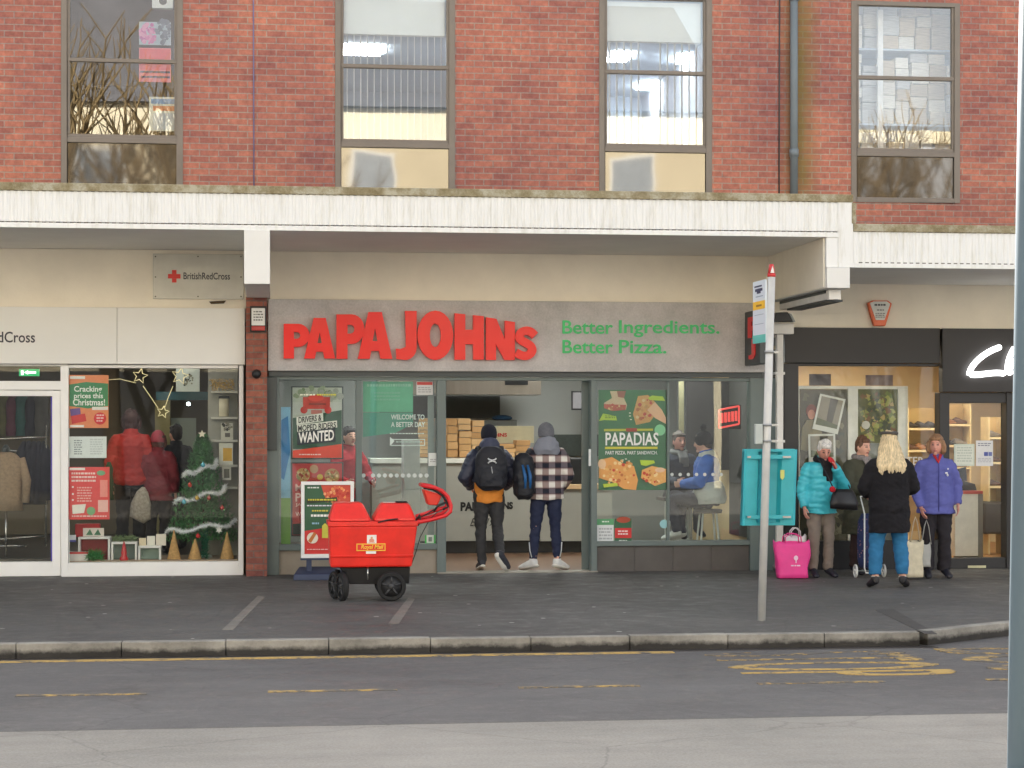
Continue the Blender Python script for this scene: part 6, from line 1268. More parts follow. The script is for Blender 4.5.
    def ring_at(z):
        if z < ts[0][0]: return ts[0][1]*1.3, ts[0][2]*1.12, .01
        for a, b in zip(ts, ts[1:]):
            if a[0] <= z <= b[0]: q = (z-a[0])/(b[0]-a[0]); return a[1]+(b[1]-a[1])*q, a[2]+(b[2]-a[2])*q, a[3]+(b[3]-a[3])*q
        return ts[-1][1], ts[-1][2], 0
    while z < 1.44:
        rx, ry, cy = ring_at(z); lo = max(0, (1.1-z)); fl_ = c.get('flare', .0)*lo
        rx = max(rx, c.get('minx', 0)*(1 if z < 1.34 else max(0, 1-(z-1.34)/.1))); wob = puff*abs(math.sin((z-hemz)/c.get('pitch', .085)*math.pi))
        rings.append((z, rx*bw*h+bulk+fl_+wob, ry*bd*h+bulk+fl_*.8+wob, cy)); z += .02
    mb.tube([T(0, r[3], r[0]) for r in rings], [(r[1], r[2]) for r in rings], n=24)
    if c.get('collar', 1): mb.tube([T(0, .012, 1.41), T(0, .008, 1.45), T(0, 0, 1.495)], [(.1*h, .085*h), (.088*h, .082*h), (.08*h, .078*h)], n=16)
    for s_ in 'LR':
        sh, el, wr = j['S'+s_], j['e'+s_], j['w'+s_]; pts = []; rad = []; N = 10; sb = c.get('sleeve', bulk)
        for i in range(N+1):
            q = i/N; p = sh.lerp(el, q); pts.append(p); rad.append((.056-.012*q)*h+sb+puff*abs(math.sin(i*1.5)))
        for i in range(1, N+1):
            q = i/N*.97; p = el.lerp(wr, q); pts.append(p); rad.append((.044-.014*q)*h+sb*(1-.35*q)+puff*abs(math.sin(i*1.5)))
        mb.tube([sh-Vector((sh.x*.5, 0, -.015*h))]+pts, [.06*h+sb*.6]+rad, n=14)
    co = solid(mb, c.get('name', 'jacket'), t, .011, c['m'], 2)
    for ex in sp.get('extra', []): ex(t, T, hl, j, h, Rm, hc)
    return t, T, hl, j, h, Rm, hc
def hair_m(name, col, col2=None): return mat(name, col, .55, .55, 22, bump=.9, stretch=(3, 3, .5), bscale=40)
def hair(kind, m):
    def f(t, T, hl, j, h, Rm, hc):
        mb = MB(); R_ = Rm
        if kind == 'short':
            mb.ell(hl(0, .018, .028), (.085*h, .097*h, .108*h), R=R_, nu=18, nv=12); mb.ell(hl(0, -.045, .085), (.068*h, .045*h, .036*h), R=R_); mb.ell(hl(0, .05, -.02), (.07*h, .055*h, .08*h), R=R_)
        elif kind == 'bob':
            mb.ell(hl(0, .02, .03), (.095*h, .1*h, .11*h), R=R_, nu=18, nv=12); mb.ell(hl(0, -.05, .085), (.07*h, .046*h, .034*h), R=R_)
            for s_ in (-1, 1): mb.tube([hl(s_*.07, -.01, .06), hl(s_*.09, -.018, 0), hl(s_*.088, -.012, -.065), hl(s_*.07, -.0, -.1)], [.035*h, .034*h, .034*h, .02*h], n=10)
            mb.ell(hl(0, .05, -.04), (.085*h, .055*h, .09*h), R=R_)
        elif kind == 'long':
            mb.ell(hl(0, .02, .025), (.093*h, .105*h, .112*h), R=R_, nu=18, nv=12); mb.ell(hl(0, -.05, .085), (.07*h, .046*h, .034*h), R=R_)
            rr = random.Random(3)
            for k in range(40):
                x = -.1+.2*(k % 20)/19; o_ = .012 if k < 20 else -.004; y = .10-.07*abs(x/.1)**2; e = rr.uniform(-.02, .02); L_ = rr.uniform(-.035, .03)
                pts = [hl(x*.78, y-.01, .05), hl(x*1.08, y+.015, -.05), T(x*1.3+e*.6, .125+o_-.05*abs(x/.1), 1.41), T(x*1.42+e, .15+o_-.04*abs(x/.1), 1.34), T(x*1.35-e, .155+o_-.03*abs(x/.1), 1.31+L_), T(x*1.25+e, .15, 1.27+L_)]
                mb.tube(pts, [.02*h, .021*h, .021*h, .018*h, .013*h, .004*h], n=8)
        rr = random.Random(int(hc.z*1000))
        for k in range(26):
            a = rr.uniform(0, 6.28); e = rr.uniform(.2, 1.3); p = Vector((math.cos(a)*math.sin(e)*.086, abs(math.sin(a))*math.sin(e)*.1, .03+math.cos(e)*.106))
            mb.ell(hl(*p), rr.uniform(.012, .022)*h, nu=8, nv=6)
        solid(mb, 'hair', t, .0085, m, 3 if kind == 'long' else 1, None, None, .006)
    return f
def beanie(m, bobble=None, dz=0., hang=0.):
    def f(t, T, hl, j, h, Rm, hc):
        mb = MB(); mb.tube([hl(0, .02, -.03+dz), hl(0, .018, .0+dz), hl(0, .012, .035+dz), hl(0, .014, .075+dz), hl(0, .018, .11+dz), hl(0, .02+hang, .137+dz), hl(0, .02+hang, .15+dz)], [(.088*h, .095*h), (.096*h, .108*h), (.098*h, .112*h), (.092*h, .108*h), (.076*h, .09*h), (.044*h, .055*h), .008*h], n=20); o = solid(mb, 'beanie', t, .009, m, 2)
        if bobble: mb = MB(bobble); mb.ell(hl(0, .02, .185+dz), .042*h, nu=12, nv=8, fn=lambda p: p*random.uniform(.85, 1.15)); mb.build('bobble', o, local=True)
    return f
def scarf(m, drop=.22, w_=.05, side=.03):
    def f(t, T, hl, j, h, Rm, hc):
        mb = MB(); N = 20
        pts = [T(.085*math.cos(2*math.pi*k/N), .01+.085*math.sin(2*math.pi*k/N), 1.455+.012*math.sin(2*math.pi*k/N)) for k in range(N+1)]; mb.tube(pts, .036*h, n=10, ref=(0, 0, 1))
        if drop: mb.tube([T(side, -.09, 1.45), T(side+.005, -.14, 1.38), T(side+.01, -.15, 1.45-drop)], [(w_*h, .025*h)]*3, n=10); mb.tube([T(-side, -.09, 1.45), T(-side+.01, -.145, 1.38), T(-side*.5, -.15, 1.46-drop*.8)], [(w_*.8*h, .022*h)]*3, n=10)
        solid(mb, 'scarf', t, .01, m, 1)
    return f
def at_person(P_, name, lbl, cat): t = P_[0]; o = thing(name, lbl, cat, tuple(t.location), rotz=t.rotation_euler.z); return o
navy = mat('navy_puffer', (52, 58, 80), .5, .15, 6, bump=.3); orange = mat('orange_sweatshirt', (226, 142, 56), .85, .1, 10, bump=.3); blk = mat('charcoal_leggings', (52, 52, 54), .8, .15, 8)
trainer_w = mat('white_trainer', (216, 216, 214), .5, .1, 20); trainer_b = mat('dark_trainer', (50, 52, 62), .6, .3, 30); sole_w = mat('white_sole', (224, 222, 214), .5); darkhat = mat('dark_navy_knit', (30, 32, 46), .95, .2, 40, bump=.5); greyhat = mat('grey_knit', (112, 114, 122), .95, .15, 40, bump=.5)
PI = math.pi
# man in navy puffer
def orange_hem(t, T, hl, j, h, Rm, hc):
    mb = MB(); mb.tube([T(0, .012, z) for z in (.80, .86, .94, 1.05, 1.15)], [(.178*h, .135*h), (.182*h, .138*h), (.18*h, .136*h), (.172*h, .13*h), (.16*h, .12*h)], n=24); solid(mb, 'sweatshirt', t, .012, orange, 2)
g = G(489, 571)
m1 = make_person('man from behind in a navy puffer jacket and black leggings stepping into the doorway', (g.x, g.y, .012), PI, 1.74, dict(bw=1.08, tm=blk, sm=trainer_b, sole=sole_w, leg=.011, hem=.04, sock=None, yaw=-.1, curl=.9,
    J=dict(aR=(-.10, .30, .20), kR=(-.10, .0, .50), tR=(-.175, .235, .065), aL=(.085, .02, .085), tL=(.1, -.13, .03), eL=(.295, .03, 1.10), wL=(.2, -.16, .98), eR=(-.30, .03, 1.10), wR=(-.2, -.16, .98)),
    coat=dict(m=navy, hem=1.04, bulk=.034, puff=.008, pitch=.085, name='puffer_jacket'), extra=[beanie(darkhat), orange_hem]))
mb = MB(mat('hood_navy', (58, 64, 88), .6, .1, 8)); t, T, hl = m1[:3]; mb.tube([T(0, .05, 1.38), T(0, .055, 1.45), T(0, .05, 1.51), T(0, .04, 1.55)], [(.13, .1), (.13, .115), (.115, .11), (.09, .095)], n=18); solid(mb, 'hood', t, .012, mb.m, 2)
def backpack(P_, lbl, cx_, cy_, z0, z1, wx_, wy_, m, straps=True, name='backpack'):
    o = at_person(P_, name, lbl, 'backpack'); mb = MB(); N = 12
    mb.tube([(cx_, cy_, z0+(z1-z0)*k/N) for k in range(N+1)], [(wx_*(1-abs(2*k/N-1)**5*.55)*(1.05-.12*k/N), wy_*(1-abs(2*k/N-1)**4*.5)) for k in range(N+1)], n=24)
    mb.tube([(cx_, cy_+wy_*.75, z0+.05), (cx_, cy_+wy_*.8, z0+(z1-z0)*.35), (cx_, cy_+wy_*.7, z0+(z1-z0)*.55)], [(wx_*.7, .05), (wx_*.74, .055), (wx_*.6, .03)], n=18)
    solid(mb, 'bag_body', o, .011, m, 2)
    return o
bpm = mat('black_pack_fabric', (34, 36, 44), .7, .2, 10, bump=.3)
bp = backpack(m1, 'black backpack with a small white emblem worn by the man in the puffer jacket', 0, .235, .97, 1.50, .20, .10, bpm)
mb = MB(mat('white_print', (222, 224, 226), .5)); yb_ = .345
# interlocking arcs emblem
for s_ in (-1, 1):
    mb.tube([(s_*.045, yb_, 1.355), (s_*.03, yb_+.003, 1.345), (s_*.0, yb_+.006, 1.339), (-s_*.0, yb_+.006, 1.339)], [.008, .008, .006, .006], n=6)
    for q in (1, -1): mb.tube([(q*.05, yb_, 1.33+s_*.03), (q*.034, yb_+.002, 1.33+s_*.012), (0, yb_+.005, 1.33+s_*.004)], [.009, .008, .006], n=6)
mb.build('emblem', bp, local=True); mb = MB(mat('reflective_strip', (170, 172, 176), .4)); mb.tube([(.01, .352, 1.26), (0, .36, 1.19), (-.005, .362, 1.12)], .006, n=6); mb.build('strip', bp, local=True)
mb = MB(bpm)
for s_ in (-1, 1): mb.tube([(s_*.13, .17, 1.44), (s_*.14, .1, 1.50), (s_*.14, -.06, 1.47), (s_*.15, -.14, 1.36), (s_*.16, -.1, 1.18), (s_*.15, .12, 1.08)], [(.03, .008)]*6, n=8, ref=(1, 0, 0))
mb.build('strap', bp, local=True)
# man in plaid
def plaid():
    m, t = M0('plaid_flannel'); b = t.b; b.inputs['Roughness'].default_value = .9; tc = t.n('TexCoord'); sp = t.n('SeparateXYZ'); t.l(tc.outputs['Object'], sp.inputs[0])
    def band(i, sc, ph, thr):
        a = t.n('Math', operation='MULTIPLY_ADD'); t.l(sp.outputs[i], a.inputs[0]); a.inputs[1].default_value = sc; a.inputs[2].default_value = ph
        s_ = t.n('Math', operation='SINE'); t.l(a.outputs[0], s_.inputs[0]); g_ = t.n('Math', operation='GREATER_THAN'); t.l(s_.outputs[0], g_.inputs[0]); g_.inputs[1].default_value = thr; return g_.outputs[0]
    k_ = 2*PI/.155
    x = band(0, k_, .6, 0.); z = band(2, k_, .3, 0.); z2 = band(2, k_*2, 2.2, .55)
    m1_ = t.n('MixRGB'); t.l(x, m1_.inputs[0]); m1_.inputs[1].default_value = S(226, 222, 216); m1_.inputs[2].default_value = S(150, 132, 128)
    m2_ = t.n('MixRGB'); t.l(x, m2_.inputs[0]); m2_.inputs[1].default_value = S(104, 96, 104); m2_.inputs[2].default_value = S(30, 32, 46)
    m3_ = t.n('MixRGB'); t.l(z, m3_.inputs[0]); t.l(m1_.outputs[0], m3_.inputs[1]); t.l(m2_.outputs[0], m3_.inputs[2])
    m4_ = t.n('MixRGB'); ml = t.n('Math', operation='MULTIPLY'); t.l(z2, ml.inputs[0]); ml.inputs[1].default_value = .35; t.l(ml.outputs[0], m4_.inputs[0]); t.l(m3_.outputs[0], m4_.inputs[1]); m4_.inputs[2].default_value = S(120, 84, 80)
    t.l(m4_.outputs[0], b.inputs['Base Color']); return m
navy_tr = mat('navy_joggers', (30, 38, 66), .8, .15, 8)
g = G(546, 571)
m2 = make_person('man from behind in a black and white plaid shirt and navy joggers at the doorway', (g.x, g.y, .012), PI, 1.76, dict(bw=1.08, tm=navy_tr, sm=trainer_w, sole=sole_w, sock=mat('white_sock', (220, 220, 216), .9), leg=.006, hem=.036, cuff=.1, yaw=.05,
    J=dict(aL=(.155, .02, .085), aR=(-.13, .02, .085), tL=(.255, -.08, .03), tR=(-.235, -.07, .03), eL=(.25, .03, 1.10), wL=(.2, -.17, .98), eR=(-.255, .04, 1.1), wR=(-.2, -.16, .95), kL=(.125, -.015, .48), kR=(-.115, -.015, .48)),
    coat=dict(m=plaid(), hem=.835, bulk=.036, name='plaid_shirt', collar=0, minx=.165), extra=[beanie(greyhat, None, .0)]))
t, T, hl = m2[:3]; mb = MB(); mb.tube([T(0, .07, 1.36), T(0, .075, 1.41), T(0, .065, 1.48), T(0, .05, 1.55)], [(.15, .09), (.165, .12), (.14, .12), (.10, .1)], n=20); solid(mb, 'hood', t, .012, mat('grey_hood', (132, 136, 148), .9, .1, 10, bump=.3), 2)
mb = MB(mat('reflective_trim', (210, 214, 216), .4))
for s_, x in ((1, .155), (-1, -.13)): mb.tube([(x*1.03+s_*.052, .05, .34), (x*1.03+s_*.045, .06, .24), (x*1.03+s_*.025, .072, .16)], .006, n=6)
mb.build('ankle_trim', t, local=True)
bp = backpack(m2, 'black and blue rucksack hanging off the left shoulder of the man in plaid', .29, .14, .86, 1.42, .135, .12, mat('black_rucksack', (26, 28, 36), .6, .2, 10))
mb = MB(mat('blue_panel', (30, 92, 150), .5, .15, 8))
for k, x in enumerate((.23, .29)): mb.tube([(x+.03, .265, 1.28), (x, .285, 1.14), (x+.0, .28, 1.0)], [.012, .022, .014], n=8)
mb.build('blue_panel', bp, local=True); mb = MB(bpm); mb.tube([(.24, .12, 1.42), (.2, .05, 1.47), (.17, -.06, 1.44), (.22, -.1, 1.28)], [(.03, .008)]*4, n=8); mb.build('strap', bp, local=True)

# white haired woman in turquoise
cyan = mat('turquoise_puffer', (66, 188, 204), .45, .1, 6, bump=.2); taupe = mat('taupe_trousers', (128, 116, 106), .85, .12, 10, bump=.2); darkshoe = mat('dark_shoe', (36, 36, 46), .5, .2, 10)
def gloves(m, which='LR'):
    def f(t, T, hl, j, h, Rm, hc):
        for s_ in which:
            mb = MB(); d = (j['w'+s_]-j['e'+s_]).normalized(); hand(mb, j['w'+s_], d, Vector(((-1 if s_ == 'L' else 1), .3, .1)), .9, 1 if s_ == 'R' else -1, h*1.12); solid(mb, 'glove', t, .007, m, 1)
    return f
g = G(821, 577)
c1_ = make_person('elderly white haired woman in a turquoise puffer coat holding a red glove to her face', (g.x, g.y, 0), .1, 1.60, dict(bw=1.0, bd=1.04, tm=taupe, sm=darkshoe, leg=.012, hem=.05, pitch=.42, yaw=-.1, lean=.1, skin=1,
    J=dict(eL=(.29, -.05, 1.10), wL=(.085, -.25, 1.37), eR=(-.235, .02, 1.08), wR=(-.235, -.05, .86)), palmL=(-1, 0, 0), curl=1.0, 
    coat=dict(m=cyan, hem=.80, bulk=.032, sleeve=.026, puff=.009, pitch=.07, flare=.06, name='puffer_coat'), extra=[hair('short', hair_m('white_hair', (222, 218, 212))), scarf(mat('black_scarf', (30, 28, 32), .95, .2, 20, bump=.3), .26, .045), gloves(mat('red_glove', (200, 36, 44), .8), 'L')]))
hb = at_person(c1_, 'handbag', 'black handbag hanging at the hip of the woman in turquoise', 'handbag')
mb = MB(mat('black_leather', (28, 26, 28), .4, .2, 10)); mb.tube([(.17, -.28, .80), (.175, -.27, .87), (.18, -.25, .98), (.18, -.245, 1.03)], [(.17, .06), (.175, .065), (.14, .05), (.10, .03)], n=18); o = mb.build('bag_body', hb, local=True)
mb = MB(bpm); mb.tube([(.07, -.26, 1.0), (-.0, -.24, 1.15), (-.07, -.18, 1.33), (-.09, -.06, 1.42), (-.04, .12, 1.38)], .008, n=6); mb.tube([(.28, -.22, 1.0), (.3, -.08, 1.1)], .008, n=6); mb.build('strap', hb, local=True)
mb = MB(mat('red_pompom', (196, 30, 44), .9)); mb.ell((.02, -.30, 1.03), .036, nu=12, nv=8); mb.build('pompom', hb, local=True)
# woman in olive coat
olive = mat('olive_coat', (76, 76, 62), .9, .15, 8, bump=.3); g = G(863, 574)
c2_ = make_person('brown haired woman in a long olive coat beside the blue shopping trolley', (g.x-.02, g.y, 0), .38, 1.62, dict(bw=1.1, bd=1.05, tm=mat('dark_red_brown_trousers', (60, 44, 44), .9), sm=darkshoe, leg=.01, yaw=.15, pitch=.12,
    J=dict(eR=(-.27, -.02, 1.08), wR=(-.06, -.24, 1.06), eL=(.27, .0, 1.08), wL=(.12, -.24, 1.0)), coat=dict(m=olive, hem=.50, bulk=.036, flare=.07, name='coat'),
    extra=[hair('short', hair_m('brown_hair', (104, 72, 52))), scarf(mat('grey_print_scarf', (140, 132, 130), .9, .5, 40), .2, .05)]))
# blonde woman from behind
g = G(889, 588); jumper = mat('black_knit_jumper', (24, 22, 27), .95, .25, 30, bump=.5); jeans = mat('bright_blue_jeans', (42, 112, 158), .85, .14, 14, bump=.2)
c3_ = make_person('long haired blonde woman from behind in a long black jumper and bright blue jeans', (g.x, g.y, 0), PI-.05, 1.68, dict(bw=1.22, bd=1.35, tm=jeans, sm=mat('black_boot', (30, 28, 32), .5, .2, 8), sock=mat('cream_sock', (216, 214, 206), .95), leg=.016, thick=1.14, hem=.05, cuff=.17, tname='jeans', yaw=.0,
    J=dict(eL=(.285, .0, 1.10), wL=(.2, -.2, 1.02), eR=(-.285, .0, 1.10), wR=(-.2, -.2, 1.04), aL=(.16, .02, .085), aR=(-.15, .02, .085), tR=(-.215, -.11, .03), tL=(.17, -.13, .03), kL=(.14, -.01, .48), kR=(-.13, -.01, .48)),
    coat=dict(m=jumper, hem=.61, bulk=.022, flare=.0, minx=.168, name='jumper', sleeve=.028), extra=[hair('long', hair_m('blonde_hair', (216, 194, 154)))]))
t, T, hl = c3_[:3]; mb = MB(); mb.tube([hl(0, .0, .10), hl(0, .0, .115), hl(0, .0, .13), hl(0, .0, .138)], [(.085, .1), (.1, .12), (.08, .1), (.04, .05)], n=18); solid(mb, 'flat_cap', t, .011, mat('dark_grey_cap', (84, 80, 76), .9), 1)
# woman in purple blue coat
g = G(936, 577.5); purple = mat('violet_blue_coat', (96, 100, 170), .85, .1, 8, bump=.3)
def badge(t, T, hl, j, h, Rm, hc):
    mb = MB(mat('white_badge', (230, 230, 236), .5)); mb.ell(T(.09, -.158, 1.26), (.018, .008, .012), nu=8, nv=6); mb.ell(T(.105, -.155, 1.235), (.012, .008, .014), nu=8, nv=6); mb.ell(T(.11, -.152, 1.31), (.01, .008, .01), nu=8, nv=6); mb.build('badge', t, local=True)
    mb = MB(mat('red_collar', (190, 44, 54), .85)); mb.tube([T(.04, -.07, 1.48), T(.0, -.125, 1.39), T(-.04, -.07, 1.48)], [(.02, .012)]*3, n=8); mb.build('red_collar', t, local=True)
    mb = MB(mat('violet_seam', (70, 72, 140), .8)); mb.tube([T(.0, -.157, z) for z in (1.38, 1.25, 1.1, .95, .8)], .006, n=6); mb.build('zip', t, local=True)
c4_ = make_person('woman in a violet blue fleece coat with a red collar standing right of the group', (g.x, g.y, 0), -.12, 1.64, dict(bw=1.06, bd=1.06, tm=mat('black_trousers', (38, 34, 40), .85, .15, 8), sm=darkshoe, leg=.022, hem=.062, yaw=-.35, skin=1,
    J=dict(eL=(.262, .03, 1.10), wL=(.25, -.06, .88), eR=(-.25, .03, 1.08), wR=(-.2, -.1, .84)), coat=dict(m=purple, hem=.77, bulk=.03, flare=.08, minx=.155, sleeve=.024, name='fleece_coat'), extra=[hair('bob', hair_m('light_brown_hair', (150, 112, 80))), badge]))
# bags on the ground
def bag(name, lbl, u0, u1, vt, vb, Y, dep, m, flare=.0, handles=True, hm_=None, cat='bag', sag=.01, hh=.09):
    k = abs(XU(1, Y)-XU(0, Y)); x0, x1 = XU(u0, Y), XU(u1, Y); z0 = max(.003, ZV(vb, u0, Y)); z1 = ZV(vt, u0, Y); cx_ = (x0+x1)/2; hw = (x1-x0)/2
    t = thing(name, lbl, cat, (cx_, Y+dep/2, z0)); mb = MB(m); N = 8; vs_ = []; M_ = 28; rr = random.Random(int(u0))
    for i in range(N+1):
        q = i/N; z = z0+(z1-z0)*q; w_ = hw*(1-flare*(1-q))*(1+.03*math.sin(q*7+u0)); d = dep/2*(1.05-.35*q)
        for a in range(M_):
            an = 2*PI*a/M_; c, s_ = math.cos(an), math.sin(an); e = .45; X_ = math.copysign(abs(c)**e, c)*w_; Y_ = math.copysign(abs(s_)**e, s_)*d
            r = 1+.035*math.sin(an*3+q*9+u0); vs_.append((cx_+X_*r, Y+dep/2+Y_*r, z+(sag*math.cos(2*an)+.012*math.sin(an*5) if i == N else 0)))
    fs_ = [(i*M_+a, i*M_+(a+1) % M_, (i+1)*M_+(a+1) % M_, (i+1)*M_+a) for i in range(N) for a in range(M_)]; fs_.append(list(range(M_-1, -1, -1)))
    mb.add(vs_, fs_, None, True); o = mb.build('bag_body', t)
    sol = o.modifiers.new('s', 'SOLIDIFY'); sol.thickness = .004
    if handles:
        for y in (Y+dep*.22, Y+dep*.8):
            mb = MB(hm_ or m); mb.tube([(cx_-hw*.45, y, z1-.02), (cx_-hw*.42, y, z1+hh*.6), (cx_-hw*.15, y, z1+hh), (cx_+hw*.15, y, z1+hh), (cx_+hw*.42, y, z1+hh*.6), (cx_+hw*.45, y, z1-.02)], [(.012, .006)]*6, n=8, ref=(0, 1, 0)); mb.build('handle', t)
    return t
pinkm = mat('hot_pink_bag', (238, 66, 150), .55, .1, 6); gb = G(793, 579)
b = bag('shopping_bag', 'bright pink shopping bag with a small white tree print on the pavement', 776, 812.5, 542, 578.5, gb.y, .2, pinkm, .18)
mb = MB(flat(246, 190, 218)); yb2 = gb.y-.012; printitems(mb, [('d', 796, 558, 2.2, 2.4, (250, 205, 228)), ('r', 795.6, 560, 796.6, 563, (250, 205, 228)), ('l', 791, 565, 801, 567.5, 1, (250, 205, 228))], yb2); mb.build('print', b)
bag('carrier_bag', 'white carrier bag standing behind the bright pink bag', 786, 807, 536, 574, gb.y+.25, .12, mat('white_bag', (226, 220, 224), .6), .05)
gb2 = G(916, 577); canvas = mat('cream_canvas', (212, 202, 176), .9, .15, 14, bump=.3)
def held(name, lbl, u0, u1, vt, vb, Y, dep, m, vh, flare=.1):
    t = bag(name, lbl, u0, u1, vt, vb, Y, dep, m, flare, False); um = (u0+u1)/2
    for y in (Y+dep*.2, Y+dep*.75):
        mb = MB(m); mb.tube([W(um-5, vt+1, y), W(um-2, vh+6, y), W(um, vh, y), W(um+2, vh+6, y), W(um+4.5, vt+1, y)], [(.013, .005)]*5, n=8, ref=(0, 1, 0)); mb.build('handle', t)
    return t
held('tote_bag', 'cream canvas tote bag held between the blonde woman and the violet coat', 906, 925, 541, 577.5, gb2.y-.42, .16, canvas, 517)
held('carrier_bag', 'grey white carrier bag held just right of the cream tote bag', 921, 932, 543, 567, gb2.y-.2, .12, mat('grey_bag', (176, 176, 172), .6, .1, 10), 520)
# wheeled shopping trolley
gs = G(873, 578); YS = gs.y; SU = lambda u: XU(u, YS); SV = lambda v: ZV(v, 873, YS)
t = thing('shopping_trolley', 'navy patterned wheeled shopping trolley with white wheels behind the blue jeans', 'shopping trolley', (SU(873), YS, 0))
def flor():
    m, q = M0('navy_floral_cloth'); b = q.b; b.inputs['Roughness'].default_value = .85; tc = q.n('TexCoord'); vo = q.n('TexVoronoi', Scale=26.); q.l(tc.outputs['Object'], vo.inputs['Vector'])
    rp = q.n('ValToRGB'); e = rp.color_ramp.elements; e[0].position = .12; e[0].color = S(150, 110, 120); e[1].position = .3; e[1].color = S(40, 52, 92); q.l(vo.outputs['Distance'], rp.inputs[0]); q.l(rp.outputs[0], b.inputs['Base Color']); return m
mb = MB(flor()); x0, x1 = SU(862), SU(884); mb.tube([((x0+x1)/2, YS+.12, SV(v)) for v in (568, 560, 540, 522, 514)], [(.13, .1), (.145, .12), (.15, .125), (.14, .115), (.1, .07)], n=4*6); mb.build('bag_body', t)
mb = MB(plastic_white); mb.tube([(x0+.03, YS, SV(514)), (x0+.03, YS-.0, SV(568)), (x0+.04, YS-.02, .06), (x1-.04, YS-.02, .06), (x1-.03, YS, SV(568)), (x1-.03, YS, SV(514)), (x1-.03, YS+.16, SV(497)), (x0+.03, YS+.16, SV(497)), (x0+.03, YS, SV(514))], .009, n=6, ref=(0, 1, 0)); mb.build('frame', t)
for x in (SU(857.5), SU(886)):
    mb = MB(plastic_white); N = 24; mb.tube([(x, YS+.08+.068*math.cos(2*PI*k/N+.001), .078+.068*math.sin(2*PI*k/N+.001)) for k in range(N+1)], .011, n=6); mb.cyl((x-.012, YS+.08, .078), (x+.012, YS+.08, .078), .022, n=10)
    for k in range(3): a = k*2.09; mb.cyl((x, YS+.08, .078), (x, YS+.08+.062*math.cos(a), .078+.062*math.sin(a)), .007, n=5)
    mb.build('wheel', t)
mb = MB(gg_l); mb.cyl((SU(857.5), YS+.08, .078), (SU(886), YS+.08, .078), .008, n=6); mb.build('axle', t)

# seated customers
bluej = mat('blue_white_ski_jacket', (36, 96, 190), .6, .1, 5); greyw = mat('pale_grey_jacket', (196, 196, 192), .6, .1, 6)
sit = lambda s: dict()
def seat_J(dz, side=1):
    z = .80; return dict(torso=(0, 0, z-.88), hL=(.09, 0, z), hR=(-.09, 0, z), kL=(.11, -.42, z+.01), kR=(-.11, -.42, z+.01), aL=(.11, -.36, z-.40), aR=(-.11, -.34, z-.42), tL=(.12, -.5, z-.46), tR=(-.12, -.48, z-.48), pelvis=(0, 0, z),
        eL=(.25, -.08, z+.22), eR=(-.25, -.08, z+.22), wL=(.12, -.30, z+.2), wR=(-.12, -.3, z+.2))
def twotone(t, T, hl, j, h, Rm, hc):
    mb = MB(); mb.tube([T(0, .02, .84), T(0, .02, .92), T(0, .02, 1.02), T(0, .01, 1.1)], [(.235, .2), (.25, .21), (.245, .2), (.2, .16)], n=22); solid(mb, 'jacket_hem', t, .012, greyw, 2)
    mb = MB(); mb.tube([T(0, .02, 1.38), T(0, .02, 1.43), T(0, .01, 1.48)], [(.13, .12), (.12, .115), (.09, .09)], n=20); solid(mb, 'collar', t, .012, greyw, 2)
    mb = MB(); mb.tube([j['eR']+Vector((0, 0, .02)), (j['eR']+j['wR'])/2, j['wR']*.9+j['eR']*.1], [.078, .074, .062], n=14); solid(mb, 'sleeve_panel', t, .012, greyw, 2)
jd = mat('dark_navy_trousers', (36, 40, 62), .85, .12, 8)
p1 = make_person('customer seated on a stool in a blue and white jacket and black bobble hat', (SX, SY, .01), -1.95, 1.74, dict(bw=1.12, bd=1.15, tm=jd, sm=trainer_w, leg=.018, J=seat_J(0), lean=.05, pitch=.1, coat=dict(m=bluej, hem=.86, bulk=.04, name='jacket'), extra=[hair('short', hair_m('dark_brown_hair', (66, 50, 44))), beanie(mat('black_bobble_knit', (28, 27, 30), .95, .2, 40, bump=.5), mat('black_bobble', (30, 29, 32), .95), .0), twotone]))
p2 = make_person('man in a dark jacket sitting inside the right window and facing the street', (S2X, S2Y, .01), .15, 1.74, dict(bw=1.05, tm=jd, sm=darkshoe, leg=.012, J=seat_J(0), yaw=.1, skin=1, coat=dict(m=mat('dark_blue_jacket', (44, 48, 62), .8), hem=.86, bulk=.034, name='jacket'), extra=[hair('short', hair_m('grey_brown_hair', (96, 84, 76))), scarf(mat('grey_hood_cloth', (128, 126, 124), .9), .18, .045)]))
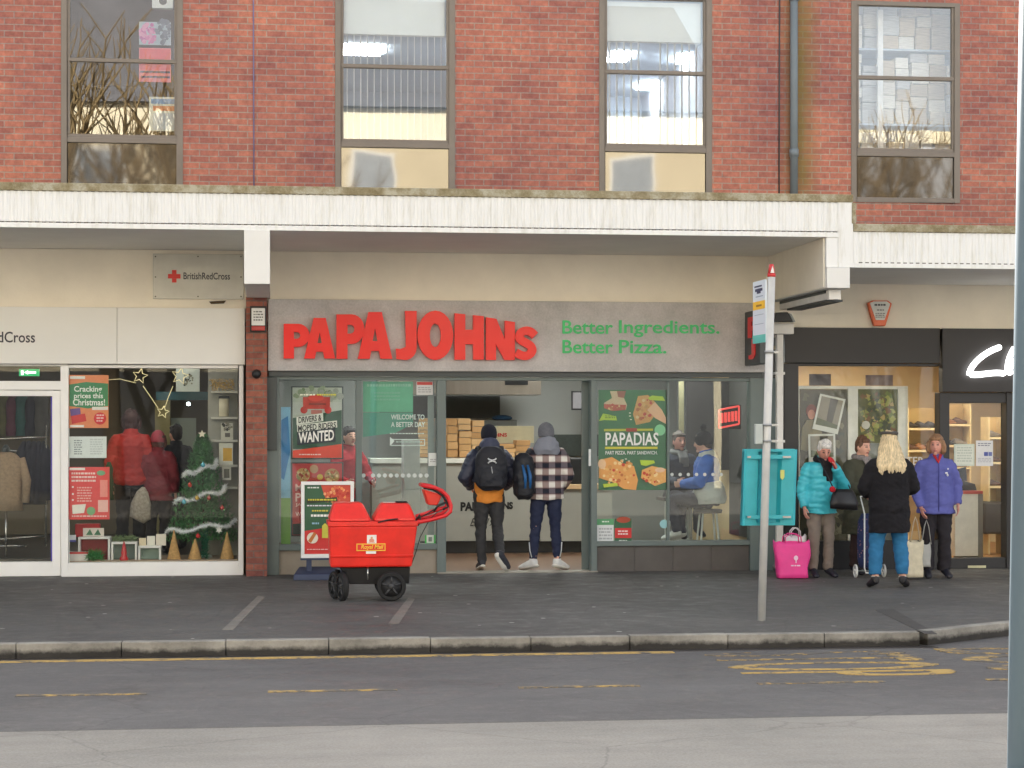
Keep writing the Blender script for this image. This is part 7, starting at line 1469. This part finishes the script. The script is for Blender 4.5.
# staff member behind the left glass
redsh = mat('red_uniform', (176, 30, 42), .85, .1, 8)
g = W(349, 425, 1.9)
make_person('shop worker in a red uniform behind the left glass of the pizza shop', (g.x, 1.9, .01), .5, 1.72, dict(tm=blk, sm=darkshoe, J=dict(eL=(.26, -.04, 1.1), wL=(.2, -.26, 1.02), eR=(-.26, -.04, 1.1), wR=(-.18, -.26, 1.02)), coat=dict(m=redsh, hem=.8, bulk=.02, name='uniform_top'), extra=[hair('short', hair_m('black_hair', (34, 30, 30)))]))
# shoppers in the charity shop
redc = mat('bright_red_coat', (168, 34, 26), .7, .12, 6, bump=.2); maroon = mat('maroon_coat', (116, 26, 38), .75, .12, 6, bump=.2)
g = W(131, 425, 1.5)
r1_ = make_person('taller shopper from behind in a bright red coat inside the charity window', (g.x, 1.5, .14), PI, 1.80, dict(bw=1.0, bd=1.1, tm=mat('black_shop_trousers', (26, 25, 28), .9), sm=darkshoe, leg=.02, coat=dict(m=redc, hem=.84, bulk=.035, puff=.006, minx=.15, name='coat'), extra=[hair('bob', hair_m('dark_red_hair', (62, 34, 32)))]))
g = W(158, 425, 1.45)
make_person('shorter shopper from behind in a maroon coat and pink hat inside the charity window', (g.x, 1.45, .14), PI-.2, 1.54, dict(bw=.98, tm=mat('dark_shop_trousers', (30, 27, 30), .9), sm=darkshoe, leg=.018, coat=dict(m=maroon, hem=.76, bulk=.035, flare=.06, name='coat'), extra=[hair('bob', hair_m('auburn_hair', (90, 48, 40))), beanie(mat('pink_knit', (170, 70, 84), .95, .15, 30, bump=.4))]))
g = W(176, 425, 2.3)
make_person('dark dressed shopper partly hidden behind the maroon coat and the tree', (g.x, 2.3, .14), PI+.6, 1.62, dict(tm=blk, sm=darkshoe, coat=dict(m=mat('black_coat', (26, 28, 36), .85), hem=.7, bulk=.04, flare=.06, name='coat'), extra=[hair('short', hair_m('soft_black_hair', (40, 36, 38)))]))
mb = MB(mat('patterned_cloth_bag', (168, 160, 146), .9, .4, 30)); c = W(141, 500, 1.25)
mb.tube([(c.x-.03, 1.25, c.z-.26), (c.x-.01, 1.25, c.z-.22), (c.x, 1.25, c.z-.05), (c.x+.02, 1.25, c.z+.1), (c.x+.03, 1.25, c.z+.16)], [(.07, .04), (.13, .07), (.125, .075), (.07, .05), (.02, .015)], n=16); mb.build('cloth_bag', label='pale patterned cloth bag hanging from the arm of the shopper in bright red', cat='bag')
